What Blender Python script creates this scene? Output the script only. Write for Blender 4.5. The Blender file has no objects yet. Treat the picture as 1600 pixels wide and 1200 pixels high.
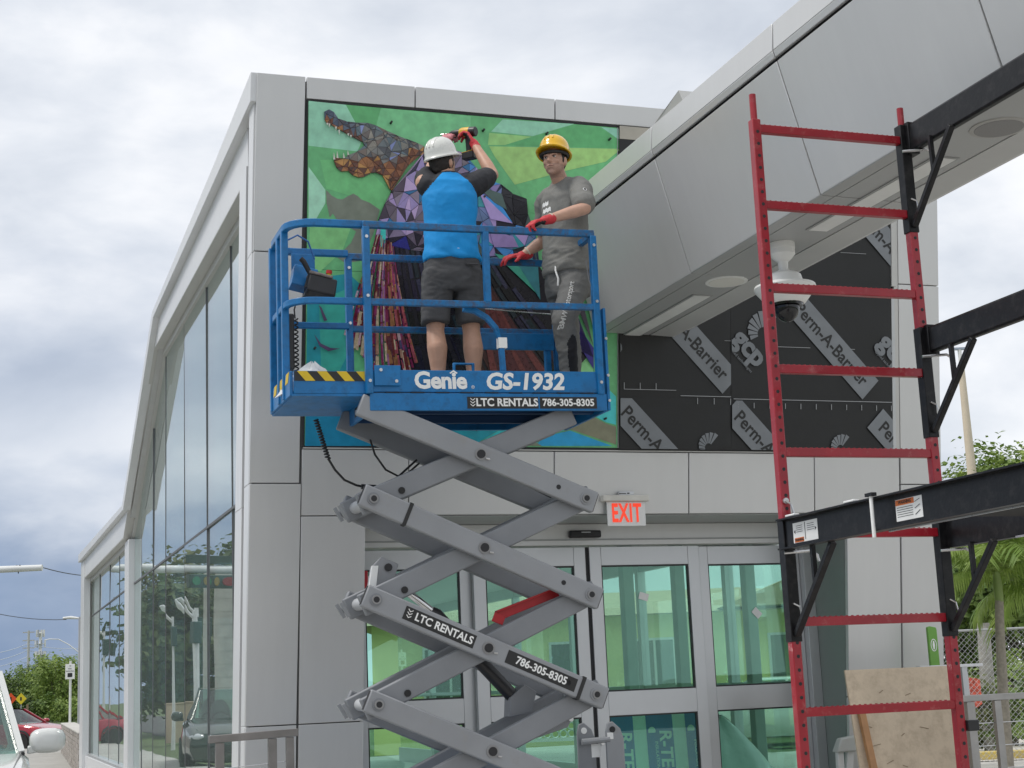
import bpy, bmesh, math, random
from mathutils import Vector, Matrix, noise
from mathutils.bvhtree import BVHTree
from mathutils.geometry import delaunay_2d_cdt
R_ = math.radians
random.seed(7)
SC = bpy.context.scene
COL = SC.collection

# ------------------------------------------------------------------ camera
CAMH = 1.5
PITCH, ROLL, FPX = R_(11.07), R_(2.5), 2400.0
cF = Vector((0, math.cos(PITCH), math.sin(PITCH)))
cR0 = Vector((1, 0, 0)); cU0 = Vector((0, -math.sin(PITCH), math.cos(PITCH)))
cR = cR0 * math.cos(ROLL) - cU0 * math.sin(ROLL)
cU = cR0 * math.sin(ROLL) + cU0 * math.cos(ROLL)
cam_d = bpy.data.cameras.new('camera'); cam = bpy.data.objects.new('camera', cam_d); COL.objects.link(cam)
m3 = Matrix((cR, cU, -cF)).transposed()
cam.matrix_world = Matrix.Translation((0, 0, CAMH)) @ m3.to_4x4()
cam_d.sensor_width = 36.0; cam_d.lens = 36.0 * FPX / 1600.0
cam_d.clip_start = 0.1; cam_d.clip_end = 4000
SC.camera = cam
SC.view_settings.view_transform = 'Standard'; SC.view_settings.look = 'None'
SC.view_settings.exposure = 0.32; SC.view_settings.gamma = 1.0
SC.view_settings.use_curve_mapping = False
SC.cycles.max_bounces = 10; SC.cycles.transparent_max_bounces = 24
SC.cycles.glossy_bounces = 5; SC.cycles.diffuse_bounces = 4
SC.cycles.use_denoising = True

# ------------------------------------------------------------------ world: overcast sky with cloud layers
SUN_EL, SUN_AZ = R_(60), R_(-105)      # azimuth from +Y towards +X
wd = bpy.data.worlds.new('World'); SC.world = wd; wd.use_nodes = True
nt = wd.node_tree; N = nt.nodes; N.clear()
def wn(t, **k):
    n = N.new(t)
    for a, b in k.items(): setattr(n, a, b)
    return n
def wl(a, b): nt.links.new(a, b)
out = wn('ShaderNodeOutputWorld')
bg_sky = wn('ShaderNodeBackground'); bg_cl = wn('ShaderNodeBackground'); mix = wn('ShaderNodeMixShader')
sky = wn('ShaderNodeTexSky', sky_type='NISHITA'); sky.sun_disc = False
sky.sun_elevation = SUN_EL; sky.sun_rotation = SUN_AZ
wl(sky.outputs[0], bg_sky.inputs[0]); bg_sky.inputs[1].default_value = 0.10
tc = wn('ShaderNodeTexCoord'); sep = wn('ShaderNodeSeparateXYZ'); wl(tc.outputs['Generated'], sep.inputs[0])
def wmath(op, a, b=None, clamp=False):
    n = wn('ShaderNodeMath', operation=op); n.use_clamp = clamp
    for i, v in ((0, a), (1, b)):
        if v is None: continue
        if isinstance(v, (int, float)): n.inputs[i].default_value = v
        else: wl(v, n.inputs[i])
    return n.outputs[0]
def wramp(fac, stops):
    n = wn('ShaderNodeValToRGB'); e = n.color_ramp.elements
    while len(e) < len(stops): e.new(0.5)
    for el, (p, c) in zip(e, stops): el.position = p; el.color = (*c, 1)
    wl(fac, n.inputs[0]); return n.outputs[0]
def wmix(f, a, b, bt='MIX'):
    n = wn('ShaderNodeMix', data_type='RGBA', blend_type=bt)
    for i, v in ((0, f), (6, a), (7, b)):
        if isinstance(v, (int, float)): n.inputs[i].default_value = v
        elif isinstance(v, tuple): n.inputs[i].default_value = (*v, 1)
        else: wl(v, n.inputs[i])
    return n.outputs[2]
zc = wmath('MAXIMUM', sep.outputs[2], 0.0)
inv = wmath('DIVIDE', 1.0, wmath('ADD', wmath('MULTIPLY', zc, 0.45), 0.55))
cx = wmath('MULTIPLY', sep.outputs[0], inv); cy = wmath('MULTIPLY', sep.outputs[1], inv)
comb = wn('ShaderNodeCombineXYZ'); wl(cx, comb.inputs[0]); wl(cy, comb.inputs[1]); wl(wmath('MULTIPLY', zc, 3.0), comb.inputs[2])
n1 = wn('ShaderNodeTexNoise'); n1.inputs['Scale'].default_value = 2.3; n1.inputs['Detail'].default_value = 9
n1.inputs['Roughness'].default_value = 0.52; n1.inputs['Distortion'].default_value = 0.35
wl(comb.outputs[0], n1.inputs['Vector'])
n2 = wn('ShaderNodeTexNoise'); n2.inputs['Scale'].default_value = 7.5; n2.inputs['Detail'].default_value = 8
n2.inputs['Roughness'].default_value = 0.5; n2.inputs['Distortion'].default_value = 0.2
wl(comb.outputs[0], n2.inputs['Vector'])
dens = wmath('ADD', wmath('MULTIPLY', n1.outputs[0], 0.72), wmath('MULTIPLY', n2.outputs[0], 0.28))
cloud = wramp(dens, [(0.32, (0.50, 0.545, 0.62)), (0.42, (0.63, 0.67, 0.735)), (0.50, (0.75, 0.78, 0.83)), (0.56, (0.86, 0.875, 0.905)), (0.64, (0.95, 0.957, 0.97)), (0.74, (1.0, 1.0, 1.0))])
# a dark rain front low down in the west (left of the view)
ang = wmath('ADD', wmath('MULTIPLY', sep.outputs[0], -1.6), wmath('MULTIPLY', sep.outputs[1], 0.1))
west = wramp(ang, [(0.0, (0, 0, 0)), (0.62, (1, 1, 1))])
low = wramp(wmath('ADD', zc, wmath('MULTIPLY', wmath('SUBTRACT', n2.outputs[0], 0.5), 0.10)),
            [(p_, (v_, v_, v_)) for p_, v_ in ((0.0, .80), (.045, 1.0), (.085, .86), (.125, .42), (.16, .22), (.20, .40), (.235, .30), (.31, .0))])
stormf = wmath('MULTIPLY', low, west)
storm_c = wramp(n1.outputs[0], [(0.35, (0.13, 0.21, 0.37)), (0.65, (0.24, 0.33, 0.50))])
cl2 = wmix(stormf, cloud, storm_c)
wl(cl2, bg_cl.inputs[0]); bg_cl.inputs[1].default_value = 0.92
wl(bg_sky.outputs[0], mix.inputs[1]); wl(bg_cl.outputs[0], mix.inputs[2]); mix.inputs[0].default_value = 0.93
wl(mix.outputs[0], out.inputs[0])

# ------------------------------------------------------------------ sun through cloud
sd = bpy.data.lights.new('sun', 'SUN'); sun = bpy.data.objects.new('sun', sd); COL.objects.link(sun)
sd.energy = 1.5; sd.angle = R_(14); sd.color = (1.0, 0.96, 0.90)
sdir = Vector((math.sin(SUN_AZ) * math.cos(SUN_EL), math.cos(SUN_AZ) * math.cos(SUN_EL), math.sin(SUN_EL)))
sun.rotation_euler = sdir.to_track_quat('Z', 'Y').to_euler()

# ------------------------------------------------------------------ building frame: u along the front, w into the depth, z up
TH = R_(19.5); OB = Vector((-0.27, 11.8, 0))
DU = Vector((math.cos(TH), math.sin(TH), 0)); DW = Vector((-math.sin(TH), math.cos(TH), 0))
def LW(u, w, z): return OB + DU * u + DW * w + Vector((0, 0, z))
def WL(p): q = Vector(p) - OB; return Vector((q.dot(DU), q.dot(DW), q.z))
LEAN = math.tan(R_(8))
def wl_(z): return -(z - 3.3137) * LEAN          # leaning front: w at height z
def at(px, py, Y):                                 # world point seen at a pixel at depth Y
    r = cF * FPX + cR * (px - 800) + cU * (600 - py)
    return Vector((0, 0, CAMH)) + r * (Y / r.y)

# ------------------------------------------------------------------ helpers
def link(o, parent=None):
    COL.objects.link(o)
    if parent is not None: o.parent = parent
    return o
def tag(o, label=None, cat=None, group=None, kind=None):
    if label: o['label'] = label
    if cat: o['category'] = cat
    if group: o['group'] = group
    if kind: o['kind'] = kind
    return o
def thing(name, label, cat, loc=(0, 0, 0), rz=0.0, group=None):
    o = bpy.data.objects.new(name, None); o.location = loc; o.rotation_euler = (0, 0, rz)
    o.empty_display_size = 0.2
    link(o); tag(o, label, cat, group); return o
class MB:
    ORG = Vector((0, 0, 0))
    def __init__(s): s.v = []; s.f = []; s.m = []; s.cur = 0
    def add(s, vs, fs, m=None):
        b = len(s.v); s.v += [tuple(v) for v in vs]
        s.f += [tuple(b + i for i in f) for f in fs]; s.m += [s.cur if m is None else m] * len(fs)
        return s
    def hexa(s, p, m=None):   # 8 points: bottom loop 0-3, top loop 4-7
        return s.add(p, [(3, 2, 1, 0), (4, 5, 6, 7), (0, 1, 5, 4), (1, 2, 6, 5), (2, 3, 7, 6), (3, 0, 4, 7)], m)
    def box(s, c, d, M=None, m=None):
        x, y, z = d[0] / 2, d[1] / 2, d[2] / 2
        p = [Vector(q) for q in ((-x, -y, -z), (x, -y, -z), (x, y, -z), (-x, y, -z), (-x, -y, z), (x, -y, z), (x, y, z), (-x, y, z))]
        if M is not None: p = [M @ q for q in p]
        return s.hexa([q + Vector(c) for q in p], m)
    def bx(s, x0, x1, y0, y1, z0, z1, m=None):
        return s.box(((x0 + x1) / 2, (y0 + y1) / 2, (z0 + z1) / 2), (abs(x1 - x0), abs(y1 - y0), abs(z1 - z0)), None, m)
    def bar(s, a, b, wd_, ht, up=(0, 0, 1), m=None):   # rectangular bar from a to b
        a = Vector(a); b = Vector(b); t = (b - a).normalized(); up = Vector(up)
        if abs(t.dot(up)) > .99: up = Vector((0, 1, 0))
        sx = t.cross(up).normalized(); uz = sx.cross(t)
        q = [(-wd_ / 2, -ht / 2), (wd_ / 2, -ht / 2), (wd_ / 2, ht / 2), (-wd_ / 2, ht / 2)]
        return s.hexa([a + sx * i + uz * j for i, j in q][::-1] + [b + sx * i + uz * j for i, j in q][::-1], m)
    def tube(s, pts, r, n=8, cap=True, m=None):
        pts = [Vector(p) for p in pts]; k = len(pts); rr = r if hasattr(r, '__len__') else [r] * k
        vs = []; pu = None
        for i in range(k):
            t = (pts[min(i + 1, k - 1)] - pts[max(i - 1, 0)]).normalized()
            if pu is None: pu = Vector((0, 0, 1)) if abs(t.z) < .9 else Vector((1, 0, 0))
            sx = t.cross(pu).normalized(); pu = sx.cross(t).normalized()
            for j in range(n):
                a = 2 * math.pi * j / n; vs.append(pts[i] + (sx * math.cos(a) + pu * math.sin(a)) * rr[i])
        fs = [(i * n + j, i * n + (j + 1) % n, (i + 1) * n + (j + 1) % n, (i + 1) * n + j) for i in range(k - 1) for j in range(n)]
        if cap: fs += [tuple(range(n))[::-1], tuple((k - 1) * n + j for j in range(n))]
        return s.add(vs, fs, m)
    def sq_tube(s, pts, w_, h_, m=None):              # rectangular tube along a bent path
        pts = [Vector(p) for p in pts]; k = len(pts); vs = []
        for i in range(k):
            t = (pts[min(i + 1, k - 1)] - pts[max(i - 1, 0)]).normalized()
            up = Vector((0, 0, 1)) if abs(t.z) < .9 else Vector((0, 1, 0))
            sx = t.cross(up).normalized(); uz = sx.cross(t)
            for a, b in ((-1, -1), (1, -1), (1, 1), (-1, 1)): vs.append(pts[i] + sx * a * w_ / 2 + uz * b * h_ / 2)
        fs = [(i * 4 + j, i * 4 + (j + 1) % 4, (i + 1) * 4 + (j + 1) % 4, (i + 1) * 4 + j) for i in range(k - 1) for j in range(4)]
        fs += [(3, 2, 1, 0), tuple((k - 1) * 4 + j for j in range(4))]
        return s.add(vs, fs, m)
    def lathe(s, prof, M=None, n=16, m=None):          # prof: (r, z)
        vs = []
        for r, z in prof:
            for j in range(n):
                a = 2 * math.pi * j / n; q = Vector((r * math.cos(a), r * math.sin(a), z)); vs.append(M @ q if M is not None else q)
        k = len(prof)
        fs = [(i * n + j, i * n + (j + 1) % n, (i + 1) * n + (j + 1) % n, (i + 1) * n + j) for i in range(k - 1) for j in range(n)]
        fs += [tuple(range(n))[::-1], tuple((k - 1) * n + j for j in range(n))]
        return s.add(vs, fs, m)
    def prism(s, poly, a, b, m=None):                  # poly of 2-D points; a, b map 2-D -> 3-D for the two faces
        k = len(poly); vs = [a(*p) for p in poly] + [b(*p) for p in poly]
        fs = [tuple(range(k)), tuple(range(2 * k - 1, k - 1, -1))] + [(j, j + k, (j + 1) % k + k, (j + 1) % k) for j in range(k)]
        return s.add(vs, fs, m)
    def loft(s, rings, cap=True, m=None):
        n = len(rings[0]); vs = [p for r in rings for p in r]; k = len(rings)
        fs = [(i * n + j, i * n + (j + 1) % n, (i + 1) * n + (j + 1) % n, (i + 1) * n + j) for i in range(k - 1) for j in range(n)]
        if cap: fs += [tuple(range(n))[::-1], tuple((k - 1) * n + j for j in range(n))]
        return s.add(vs, fs, m)
    def mesh(s, name, mats, smooth=0):
        me = bpy.data.meshes.new(name); me.from_pydata([(v[0] - MB.ORG.x, v[1] - MB.ORG.y, v[2] - MB.ORG.z) for v in s.v], [], s.f)
        for mt in (mats if isinstance(mats, (list, tuple)) else [mats]): me.materials.append(mt)
        me.polygons.foreach_set('material_index', s.m)
        bm = bmesh.new(); bm.from_mesh(me); bmesh.ops.recalc_face_normals(bm, faces=bm.faces); bm.to_mesh(me); bm.free()
        if smooth:
            me.polygons.foreach_set('use_smooth', [True] * len(me.polygons)); me.set_sharp_from_angle(angle=R_(smooth))
        me.update(); return me
    def build(s, name, mats, parent=None, smooth=0, bevel=0, label=None, loc=None):
        o = bpy.data.objects.new(name, s.mesh(name, mats, smooth)); link(o, parent)
        if loc is not None: o.location = loc
        if bevel:
            b = o.modifiers.new('bevel', 'BEVEL'); b.width = bevel; b.segments = 2; b.limit_method = 'ANGLE'; b.angle_limit = R_(40)
            o.data.polygons.foreach_set('use_smooth', [True] * len(o.data.polygons)); o.data.set_sharp_from_angle(angle=R_(38))
            b.harden_normals = False
        if label: o['label'] = label
        return o
def inst(o, parent=None, loc=None, rot=None, name=None):
    c = o.copy(); c.name = name or o.name.split('.')[0]; link(c, parent)
    if loc is not None: c.location = loc
    if rot is not None: c.rotation_euler = rot
    return c
def copy_tree(o, parent=None):
    c = o.copy(); link(c); c.parent = parent
    for ch in o.children: copy_tree(ch, c)
    return c
TMP = bpy.data.scenes.new('bake')
def baked(o):                                           # evaluate one object's modifiers in a scratch scene
    TMP.collection.objects.link(o); TMP.view_layers[0].update(); dg = TMP.view_layers[0].depsgraph
    me = bpy.data.meshes.new_from_object(o.evaluated_get(dg)); bpy.data.objects.remove(o); return me
def text_mesh(name, body, size, mats, parent, M, extrude=0.0008, shear=0.0, bold=0.0, spacing=1.0, align='CENTER', sx=1.0):
    cu = bpy.data.curves.new(name, 'FONT'); cu.body = body; cu.size = size; cu.extrude = extrude; cu.shear = shear
    cu.offset = bold; cu.space_character = spacing; cu.align_x = align; cu.align_y = 'CENTER'; cu.resolution_u = 3
    me = baked(bpy.data.objects.new(name, cu))
    me.materials.clear(); me.materials.append(mats)
    if sx != 1.0:
        for v in me.vertices: v.co.x *= sx
    me.transform(Matrix.Translation(-MB.ORG) @ M)
    o = bpy.data.objects.new(name, me); link(o, parent); return o
def base(name, label, cat, u, w, z, group=None):         # thing in the building frame; its meshes are written in (u, w, z)
    MB.ORG = Vector((u, w, z)); return thing(name, label, cat, LW(u, w, z), TH, group)
def sr(r, g, b, k=0.6):                                 # linear base colour from a photographed shade-side colour
    f = lambda c: (((c / 255 + .055) / 1.055) ** 2.4 if c > 10 else c / 255 / 12.92) / k
    return tuple(min(.9, f(c)) for c in (r, g, b))
def on_front(px, py):                                   # (u, z) on the leaning front from a photographed position
    r = cF * FPX + cR * (px - 800) + cU * (600 - py); n = DW + Vector((0, 0, LEAN)); P0 = LW(0, 0, 3.3137)
    t = (P0 - Vector((0, 0, CAMH))).dot(n) / r.dot(n); q = WL(Vector((0, 0, CAMH)) + r * t); return (q.x, q.z)
def frameM(o, x, y):                                   # matrix with origin o, x axis, y axis
    x = Vector(x).normalized(); z = x.cross(Vector(y)).normalized(); y = z.cross(x)
    return Matrix.Translation(o) @ Matrix((x, y, z)).transposed().to_4x4()

# ------------------------------------------------------------------ materials
MATS = {}
def mat(name, col, rough=0.5, metal=0.0, var=0.06, scale=6.0, bump=0.0, bscale=60.0, coat=0.0, spec=0.5, dirt=None, dirtamt=0.0, rvar=0.08, trans=None, objvar=0.0, streak=0.0):
    if name in MATS: return MATS[name]
    m = bpy.data.materials.new(name); m.use_nodes = True; t = m.node_tree; n = t.nodes; b = n['Principled BSDF']
    b.inputs['Roughness'].default_value = rough; b.inputs['Metallic'].default_value = metal
    b.inputs['Specular IOR Level'].default_value = spec; b.inputs['Coat Weight'].default_value = coat
    tcn = n.new('ShaderNodeTexCoord'); no = n.new('ShaderNodeTexNoise'); no.inputs['Scale'].default_value = scale; no.inputs['Detail'].default_value = 6
    geo = n.new('ShaderNodeNewGeometry')
    t.links.new(geo.outputs['Position'], no.inputs['Vector'])
    rp = n.new('ShaderNodeValToRGB'); e = rp.color_ramp.elements
    e[0].position = 0.28; e[1].position = 0.72
    e[0].color = (*[max(0, c * (1 - var)) for c in col], 1); e[1].color = (*[min(1, c * (1 + var)) for c in col], 1)
    t.links.new(no.outputs[0], rp.inputs[0]); cur = rp.outputs[0]
    if objvar:
        oi = n.new('ShaderNodeObjectInfo'); hv = n.new('ShaderNodeHueSaturation'); mr = n.new('ShaderNodeMapRange')
        mr.inputs[3].default_value = 1 - objvar; mr.inputs[4].default_value = 1 + objvar
        t.links.new(oi.outputs['Random'], mr.inputs[0]); t.links.new(mr.outputs[0], hv.inputs['Value']); t.links.new(cur, hv.inputs['Color']); cur = hv.outputs[0]
    if dirt is not None:
        nd = n.new('ShaderNodeTexNoise'); nd.inputs['Scale'].default_value = scale * 3.1; nd.inputs['Detail'].default_value = 10; nd.inputs['Roughness'].default_value = 0.7
        t.links.new(geo.outputs['Position'], nd.inputs['Vector'])
        r2 = n.new('ShaderNodeValToRGB'); r2.color_ramp.elements[0].position = 0.60 - dirtamt * 0.3; r2.color_ramp.elements[1].position = 0.72
        t.links.new(nd.outputs[0], r2.inputs[0])
        mx = n.new('ShaderNodeMix'); mx.data_type = 'RGBA'; t.links.new(r2.outputs[0], mx.inputs[0]); t.links.new(cur, mx.inputs[6]); mx.inputs[7].default_value = (*dirt, 1)
        cur = mx.outputs[2]
    if streak:                                             # faint rain streaks and smudges
        mp_ = n.new('ShaderNodeMapping'); mp_.inputs['Scale'].default_value = (7, 7, .55); ns = n.new('ShaderNodeTexNoise'); ns.inputs['Scale'].default_value = 1.6; ns.inputs['Detail'].default_value = 8; ns.inputs['Roughness'].default_value = .62
        t.links.new(geo.outputs['Position'], mp_.inputs[0]); t.links.new(mp_.outputs[0], ns.inputs['Vector'])
        ms = n.new('ShaderNodeMapRange'); ms.inputs[1].default_value = .3; ms.inputs[2].default_value = .7; ms.inputs[3].default_value = 1 - streak; ms.inputs[4].default_value = 1 + streak * .4
        hs_ = n.new('ShaderNodeHueSaturation'); t.links.new(ns.outputs[0], ms.inputs[0]); t.links.new(ms.outputs[0], hs_.inputs['Value']); t.links.new(cur, hs_.inputs['Color']); cur = hs_.outputs[0]
    t.links.new(cur, b.inputs['Base Color'])
    if rvar:
        mr2 = n.new('ShaderNodeMapRange'); mr2.inputs[3].default_value = max(0.02, rough - rvar); mr2.inputs[4].default_value = min(1, rough + rvar)
        t.links.new(no.outputs[0], mr2.inputs[0]); t.links.new(mr2.outputs[0], b.inputs['Roughness'])
    if bump:
        nb = n.new('ShaderNodeTexNoise'); nb.inputs['Scale'].default_value = bscale; nb.inputs['Detail'].default_value = 4
        t.links.new(geo.outputs['Position'], nb.inputs['Vector'])
        bp = n.new('ShaderNodeBump'); bp.inputs['Strength'].default_value = bump; bp.inputs['Distance'].default_value = 0.01
        t.links.new(nb.outputs[0], bp.inputs['Height']); t.links.new(bp.outputs[0], b.inputs['Normal'])
    if trans:
        b.inputs['Transmission Weight'].default_value = trans
    MATS[name] = m; return m
def glass_mat(name, tint, refl, wob=0.0, wscale=1.0, rough=0.0, rtint=(1, 1, 1), brighten=0.0):
    if name in MATS: return MATS[name]
    m = bpy.data.materials.new(name); m.use_nodes = True; t = m.node_tree; n = t.nodes; n.clear()
    o = n.new('ShaderNodeOutputMaterial'); mx = n.new('ShaderNodeMixShader'); tr = n.new('ShaderNodeBsdfTransparent'); gl = n.new('ShaderNodeBsdfGlossy')
    tr.inputs[0].default_value = (*tint, 1); gl.inputs['Roughness'].default_value = rough; gl.inputs['Color'].default_value = (*rtint, 1)
    lw = n.new('ShaderNodeLayerWeight'); lw.inputs[0].default_value = 0.35
    mr = n.new('ShaderNodeMapRange'); mr.inputs[3].default_value = refl[0]; mr.inputs[4].default_value = refl[1]
    t.links.new(lw.outputs['Fresnel'], mr.inputs[0]); t.links.new(mr.outputs[0], mx.inputs[0])
    if brighten:                                               # pale diffuse mix painting a bright milky sheen on the pane
        df = n.new('ShaderNodeBsdfDiffuse'); df.inputs[0].default_value = (.78, .86, .85, 1); m2 = n.new('ShaderNodeMixShader'); m2.inputs[0].default_value = brighten
        t.links.new(mx.outputs[0], m2.inputs[1]); t.links.new(df.outputs[0], m2.inputs[2])
    t.links.new(tr.outputs[0], mx.inputs[1]); t.links.new(gl.outputs[0], mx.inputs[2]); t.links.new((m2 if brighten else mx).outputs[0], o.inputs[0])
    if wob:
        geo = n.new('ShaderNodeNewGeometry'); no = n.new('ShaderNodeTexNoise'); no.inputs['Scale'].default_value = wscale; no.inputs['Detail'].default_value = 1
        t.links.new(geo.outputs['Position'], no.inputs['Vector'])
        bp = n.new('ShaderNodeBump'); bp.inputs['Strength'].default_value = 1.0; bp.inputs['Distance'].default_value = wob
        t.links.new(no.outputs[0], bp.inputs['Height']); t.links.new(bp.outputs[0], gl.inputs['Normal'])
    MATS[name] = m; return m
PANEL = mat('silver_metal_panel', (0.655, 0.653, 0.643), 0.36, 0.28, 0.03, 0.9, 0.10, 1.8, rvar=0.06, streak=.022, objvar=.02)
WHITEM = mat('white_metal_trim', (0.74, 0.745, 0.75), 0.35, 0.0, 0.03, 1.0, streak=.02)
BEIGEM = mat('pale_metal_trim', (0.56, 0.555, 0.53), 0.45, 0.1, 0.04, 1.0)
ALU = mat('anodised_aluminium', (0.56, 0.57, 0.58), 0.36, 0.55, 0.05, 3.0, 0.02, 200)
DARK = mat('dark_joint', (0.03, 0.03, 0.032), 0.8, 0, 0.1)
BLACKP = mat('black_plastic', (0.018, 0.018, 0.02), 0.4, 0, 0.1)
RUBBER = mat('black_rubber', (0.02, 0.02, 0.02), 0.75, 0, 0.15)
STEEL = mat('bright_steel', (0.62, 0.62, 0.62), 0.28, 0.9, 0.08, 12)
WHITEP = mat('white_plastic', (0.78, 0.78, 0.76), 0.4, 0, 0.03)
PRINTW = mat('white_print', (0.88, 0.88, 0.86), 0.5, 0, 0.05, 9)
PRINTK = mat('black_print', (0.02, 0.02, 0.02), 0.5, 0, 0.05)
# ================================================================== ground and roads (structure)
def ground_mat(name, c, var, scale, bump, bsc, rough=0.85, spots=None):
    return mat(name, c, rough, 0, var, scale, bump, bsc, dirt=spots, dirtamt=0.4 if spots else 0)
G_SOIL = ground_mat('ground_grass', (0.075, 0.11, 0.035), 0.3, 0.6, 0.4, 30)
G_ASPH = ground_mat('asphalt', (0.06, 0.06, 0.06), 0.2, 1.5, 0.3, 120)
G_CONC = ground_mat('concrete_paving', (0.40, 0.39, 0.36), 0.12, 0.8, 0.15, 80, spots=(0.30, 0.29, 0.26))
def sheet(name, pts, z, m, kind='structure'):
    mb = MB(); mb.add([(p[0], p[1], z) for p in pts], [tuple(range(len(pts)))])
    o = mb.build(name, m); o['kind'] = kind; return o
def lw2(u, w): p = LW(u, w, 0); return (p.x, p.y)
sheet('ground', [(-900, -300), (900, -300), (900, 1500), (-900, 1500)], -0.02, G_SOIL)
sheet('parking_lot', [lw2(-7.5, -30), lw2(40, -30), lw2(40, 16), lw2(-7.5, 16)], 0.0, mat('pale_bounce_apron', (0.50, 0.485, 0.45), 0.85, 0, .1, .7, .15, 80, dirt=(.38, .37, .34), dirtamt=.4))  # unseen lot surface, made pale to bounce light up onto the front
sheet('road', [lw2(-22, -60), lw2(-7.5, -60), lw2(-7.5, 150), lw2(-22, 150)], 0.004, G_ASPH)
def slab(name, pts, z0, z1, m):
    mb = MB(); mb.prism(pts, lambda a, b: (a, b, z1), lambda a, b: (a, b, z0)); o = mb.build(name, m, bevel=0.015); o['kind'] = 'structure'; return o
slab('plaza', [lw2(-4.2, -4.6), lw2(9.5, -4.6), lw2(9.5, 21), lw2(-4.2, 21)], -0.01, 0.15, G_CONC)
slab('sidewalk', [lw2(-4.2, 21.01), lw2(-1.4, 21.01), lw2(-.6, 44), lw2(-4.2, 44)], -0.01, 0.14, G_CONC)
# edge line and lane marks on the road
ml = MB()
for k in range(24): ml.bx(-14.8, -14.68, -40 + k * 7.5, -37 + k * 7.5, 0.006, 0.010)
o = ml.build('lane_mark', mat('road_paint', (0.75, 0.74, 0.68), 0.7, 0, 0.1, 3, dirt=(0.3, 0.3, 0.3), dirtamt=0.3)); o.location = OB; o.rotation_euler = (0, 0, TH); o['kind'] = 'structure'

# ================================================================== station building
BLD = thing('station_building', 'silver metal panel clad station building with a leaning front and long glass side wall', 'building', OB, TH)
ROOFM = mat('roof_membrane', (0.55, 0.55, 0.54), 0.8)
INTW = mat('interior_wall_paint', (0.80, 0.80, 0.78), 0.7, 0, 0.04)
INTF = mat('interior_floor', (0.62, 0.60, 0.57), 0.5, 0, 0.1, 2)
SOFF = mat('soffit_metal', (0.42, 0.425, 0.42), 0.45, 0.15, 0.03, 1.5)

def fpanel(name, pts, m=PANEL, proud=0.0, th=0.045, bevel=0.004, parent=BLD, label=None, gap=0.004):
    """panel lying on the leaning front: pts are (u, z); the outer face lies on the lean plane, `proud` metres in front"""
    cu = sum(p[0] for p in pts) / len(pts); cz = sum(p[1] for p in pts) / len(pts)
    q = []
    for u, z in pts:
        q.append((u - math.copysign(gap, u - cu), z - math.copysign(gap, z - cz)))
    mb = MB(); mb.prism(q, lambda u, z: (u, wl_(z) - proud, z), lambda u, z: (u, wl_(z) - proud + th, z))
    return mb.build(name, m, parent, bevel=bevel, label=label)
# backing wall behind all panels: dark joints show between them
mb = MB()
for (u0, u1, z0, z1) in ((-1.76, -0.93, 0.16, 2.80), (3.27, 4.18, 0.16, 2.80), (-1.76, 4.18, 2.80, 6.06)):
    mb.hexa([(u0, wl_(z0) + 0.030, z0), (u1, wl_(z0) + 0.030, z0), (u1, wl_(z0) + .16, z0), (u0, wl_(z0) + .16, z0),
             (u0, wl_(z1) + 0.030, z1), (u1, wl_(z1) + 0.030, z1), (u1, wl_(z1) + .16, z1), (u0, wl_(z1) + .16, z1)])
mb.build('backing_wall', mat('grey_joint', (.13, .13, .13), .8, 0, .1), BLD)
uc = lambda z: -1.775 - 0.0045 * (6.09 - z)
# corner pillar
for z0, z1 in ((0.16, 1.28), (1.28, 3.04), (3.04, 4.75), (4.75, 6.09)):
    fpanel('metal_panel', [(uc(z0), z0), (-1.412, z0), (-1.398 if z1 > 3 else -1.412, z1), (uc(z1), z1)])
# top band
ed = [-1.395, -0.54, 0.62, 1.78, 2.95, 3.78]
for a, b in zip(ed, ed[1:]): fpanel('metal_panel', [(a, 5.918), (b, 5.918), (b, 6.09), (a, 6.09)])
# band under the mural and the weather barrier
ed = [-1.400, -0.57, 0.617, 1.787, 2.95, 3.778]
for a, b in zip(ed, ed[1:]): fpanel('metal_panel', [(a, 2.80), (b, 2.80), (b, 3.295), (a, 3.295)])
# pillars flanking the doors
for z0, z1 in ((0.16, 1.28), (1.28, 2.80)):
    fpanel('metal_panel', [(-1.402, z0), (-0.905, z0), (-0.905, z1), (-1.402, z1)])
    fpanel('metal_panel', [(3.255, z0), (3.778, z0), (3.778, z1), (3.255, z1)])
for z0, z1 in ((0.16, 1.28), (1.28, 3.04), (3.04, 4.75), (4.75, 6.09)):
    fpanel('metal_panel', [(3.786, z0), (4.200, z0), (4.200, z1), (3.786, z1)])
# returns of the pillars towards the doors, soffit and header
DOORW = 0.70
def ret(u, t):
    m_ = MB(); z0, z1 = 0.16, 2.79
    m_.hexa([(u, wl_(z0) + .05, z0), (u + t, wl_(z0) + .05, z0), (u + t, DOORW + .05, z0), (u, DOORW + .05, z0),
             (u, wl_(z1) + .05, z1), (u + t, wl_(z1) + .05, z1), (u + t, DOORW + .05, z1), (u, DOORW + .05, z1)])
    return m_
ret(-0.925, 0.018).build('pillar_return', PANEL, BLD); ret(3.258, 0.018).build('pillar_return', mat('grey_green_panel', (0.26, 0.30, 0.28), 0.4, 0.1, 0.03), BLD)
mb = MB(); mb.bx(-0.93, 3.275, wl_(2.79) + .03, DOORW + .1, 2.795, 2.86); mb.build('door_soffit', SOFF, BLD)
mb = MB(); mb.bx(-0.905, 3.256, DOORW, DOORW + .12, 2.615, 2.793); mb.build('door_header', PANEL, BLD, bevel=0.004)
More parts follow.
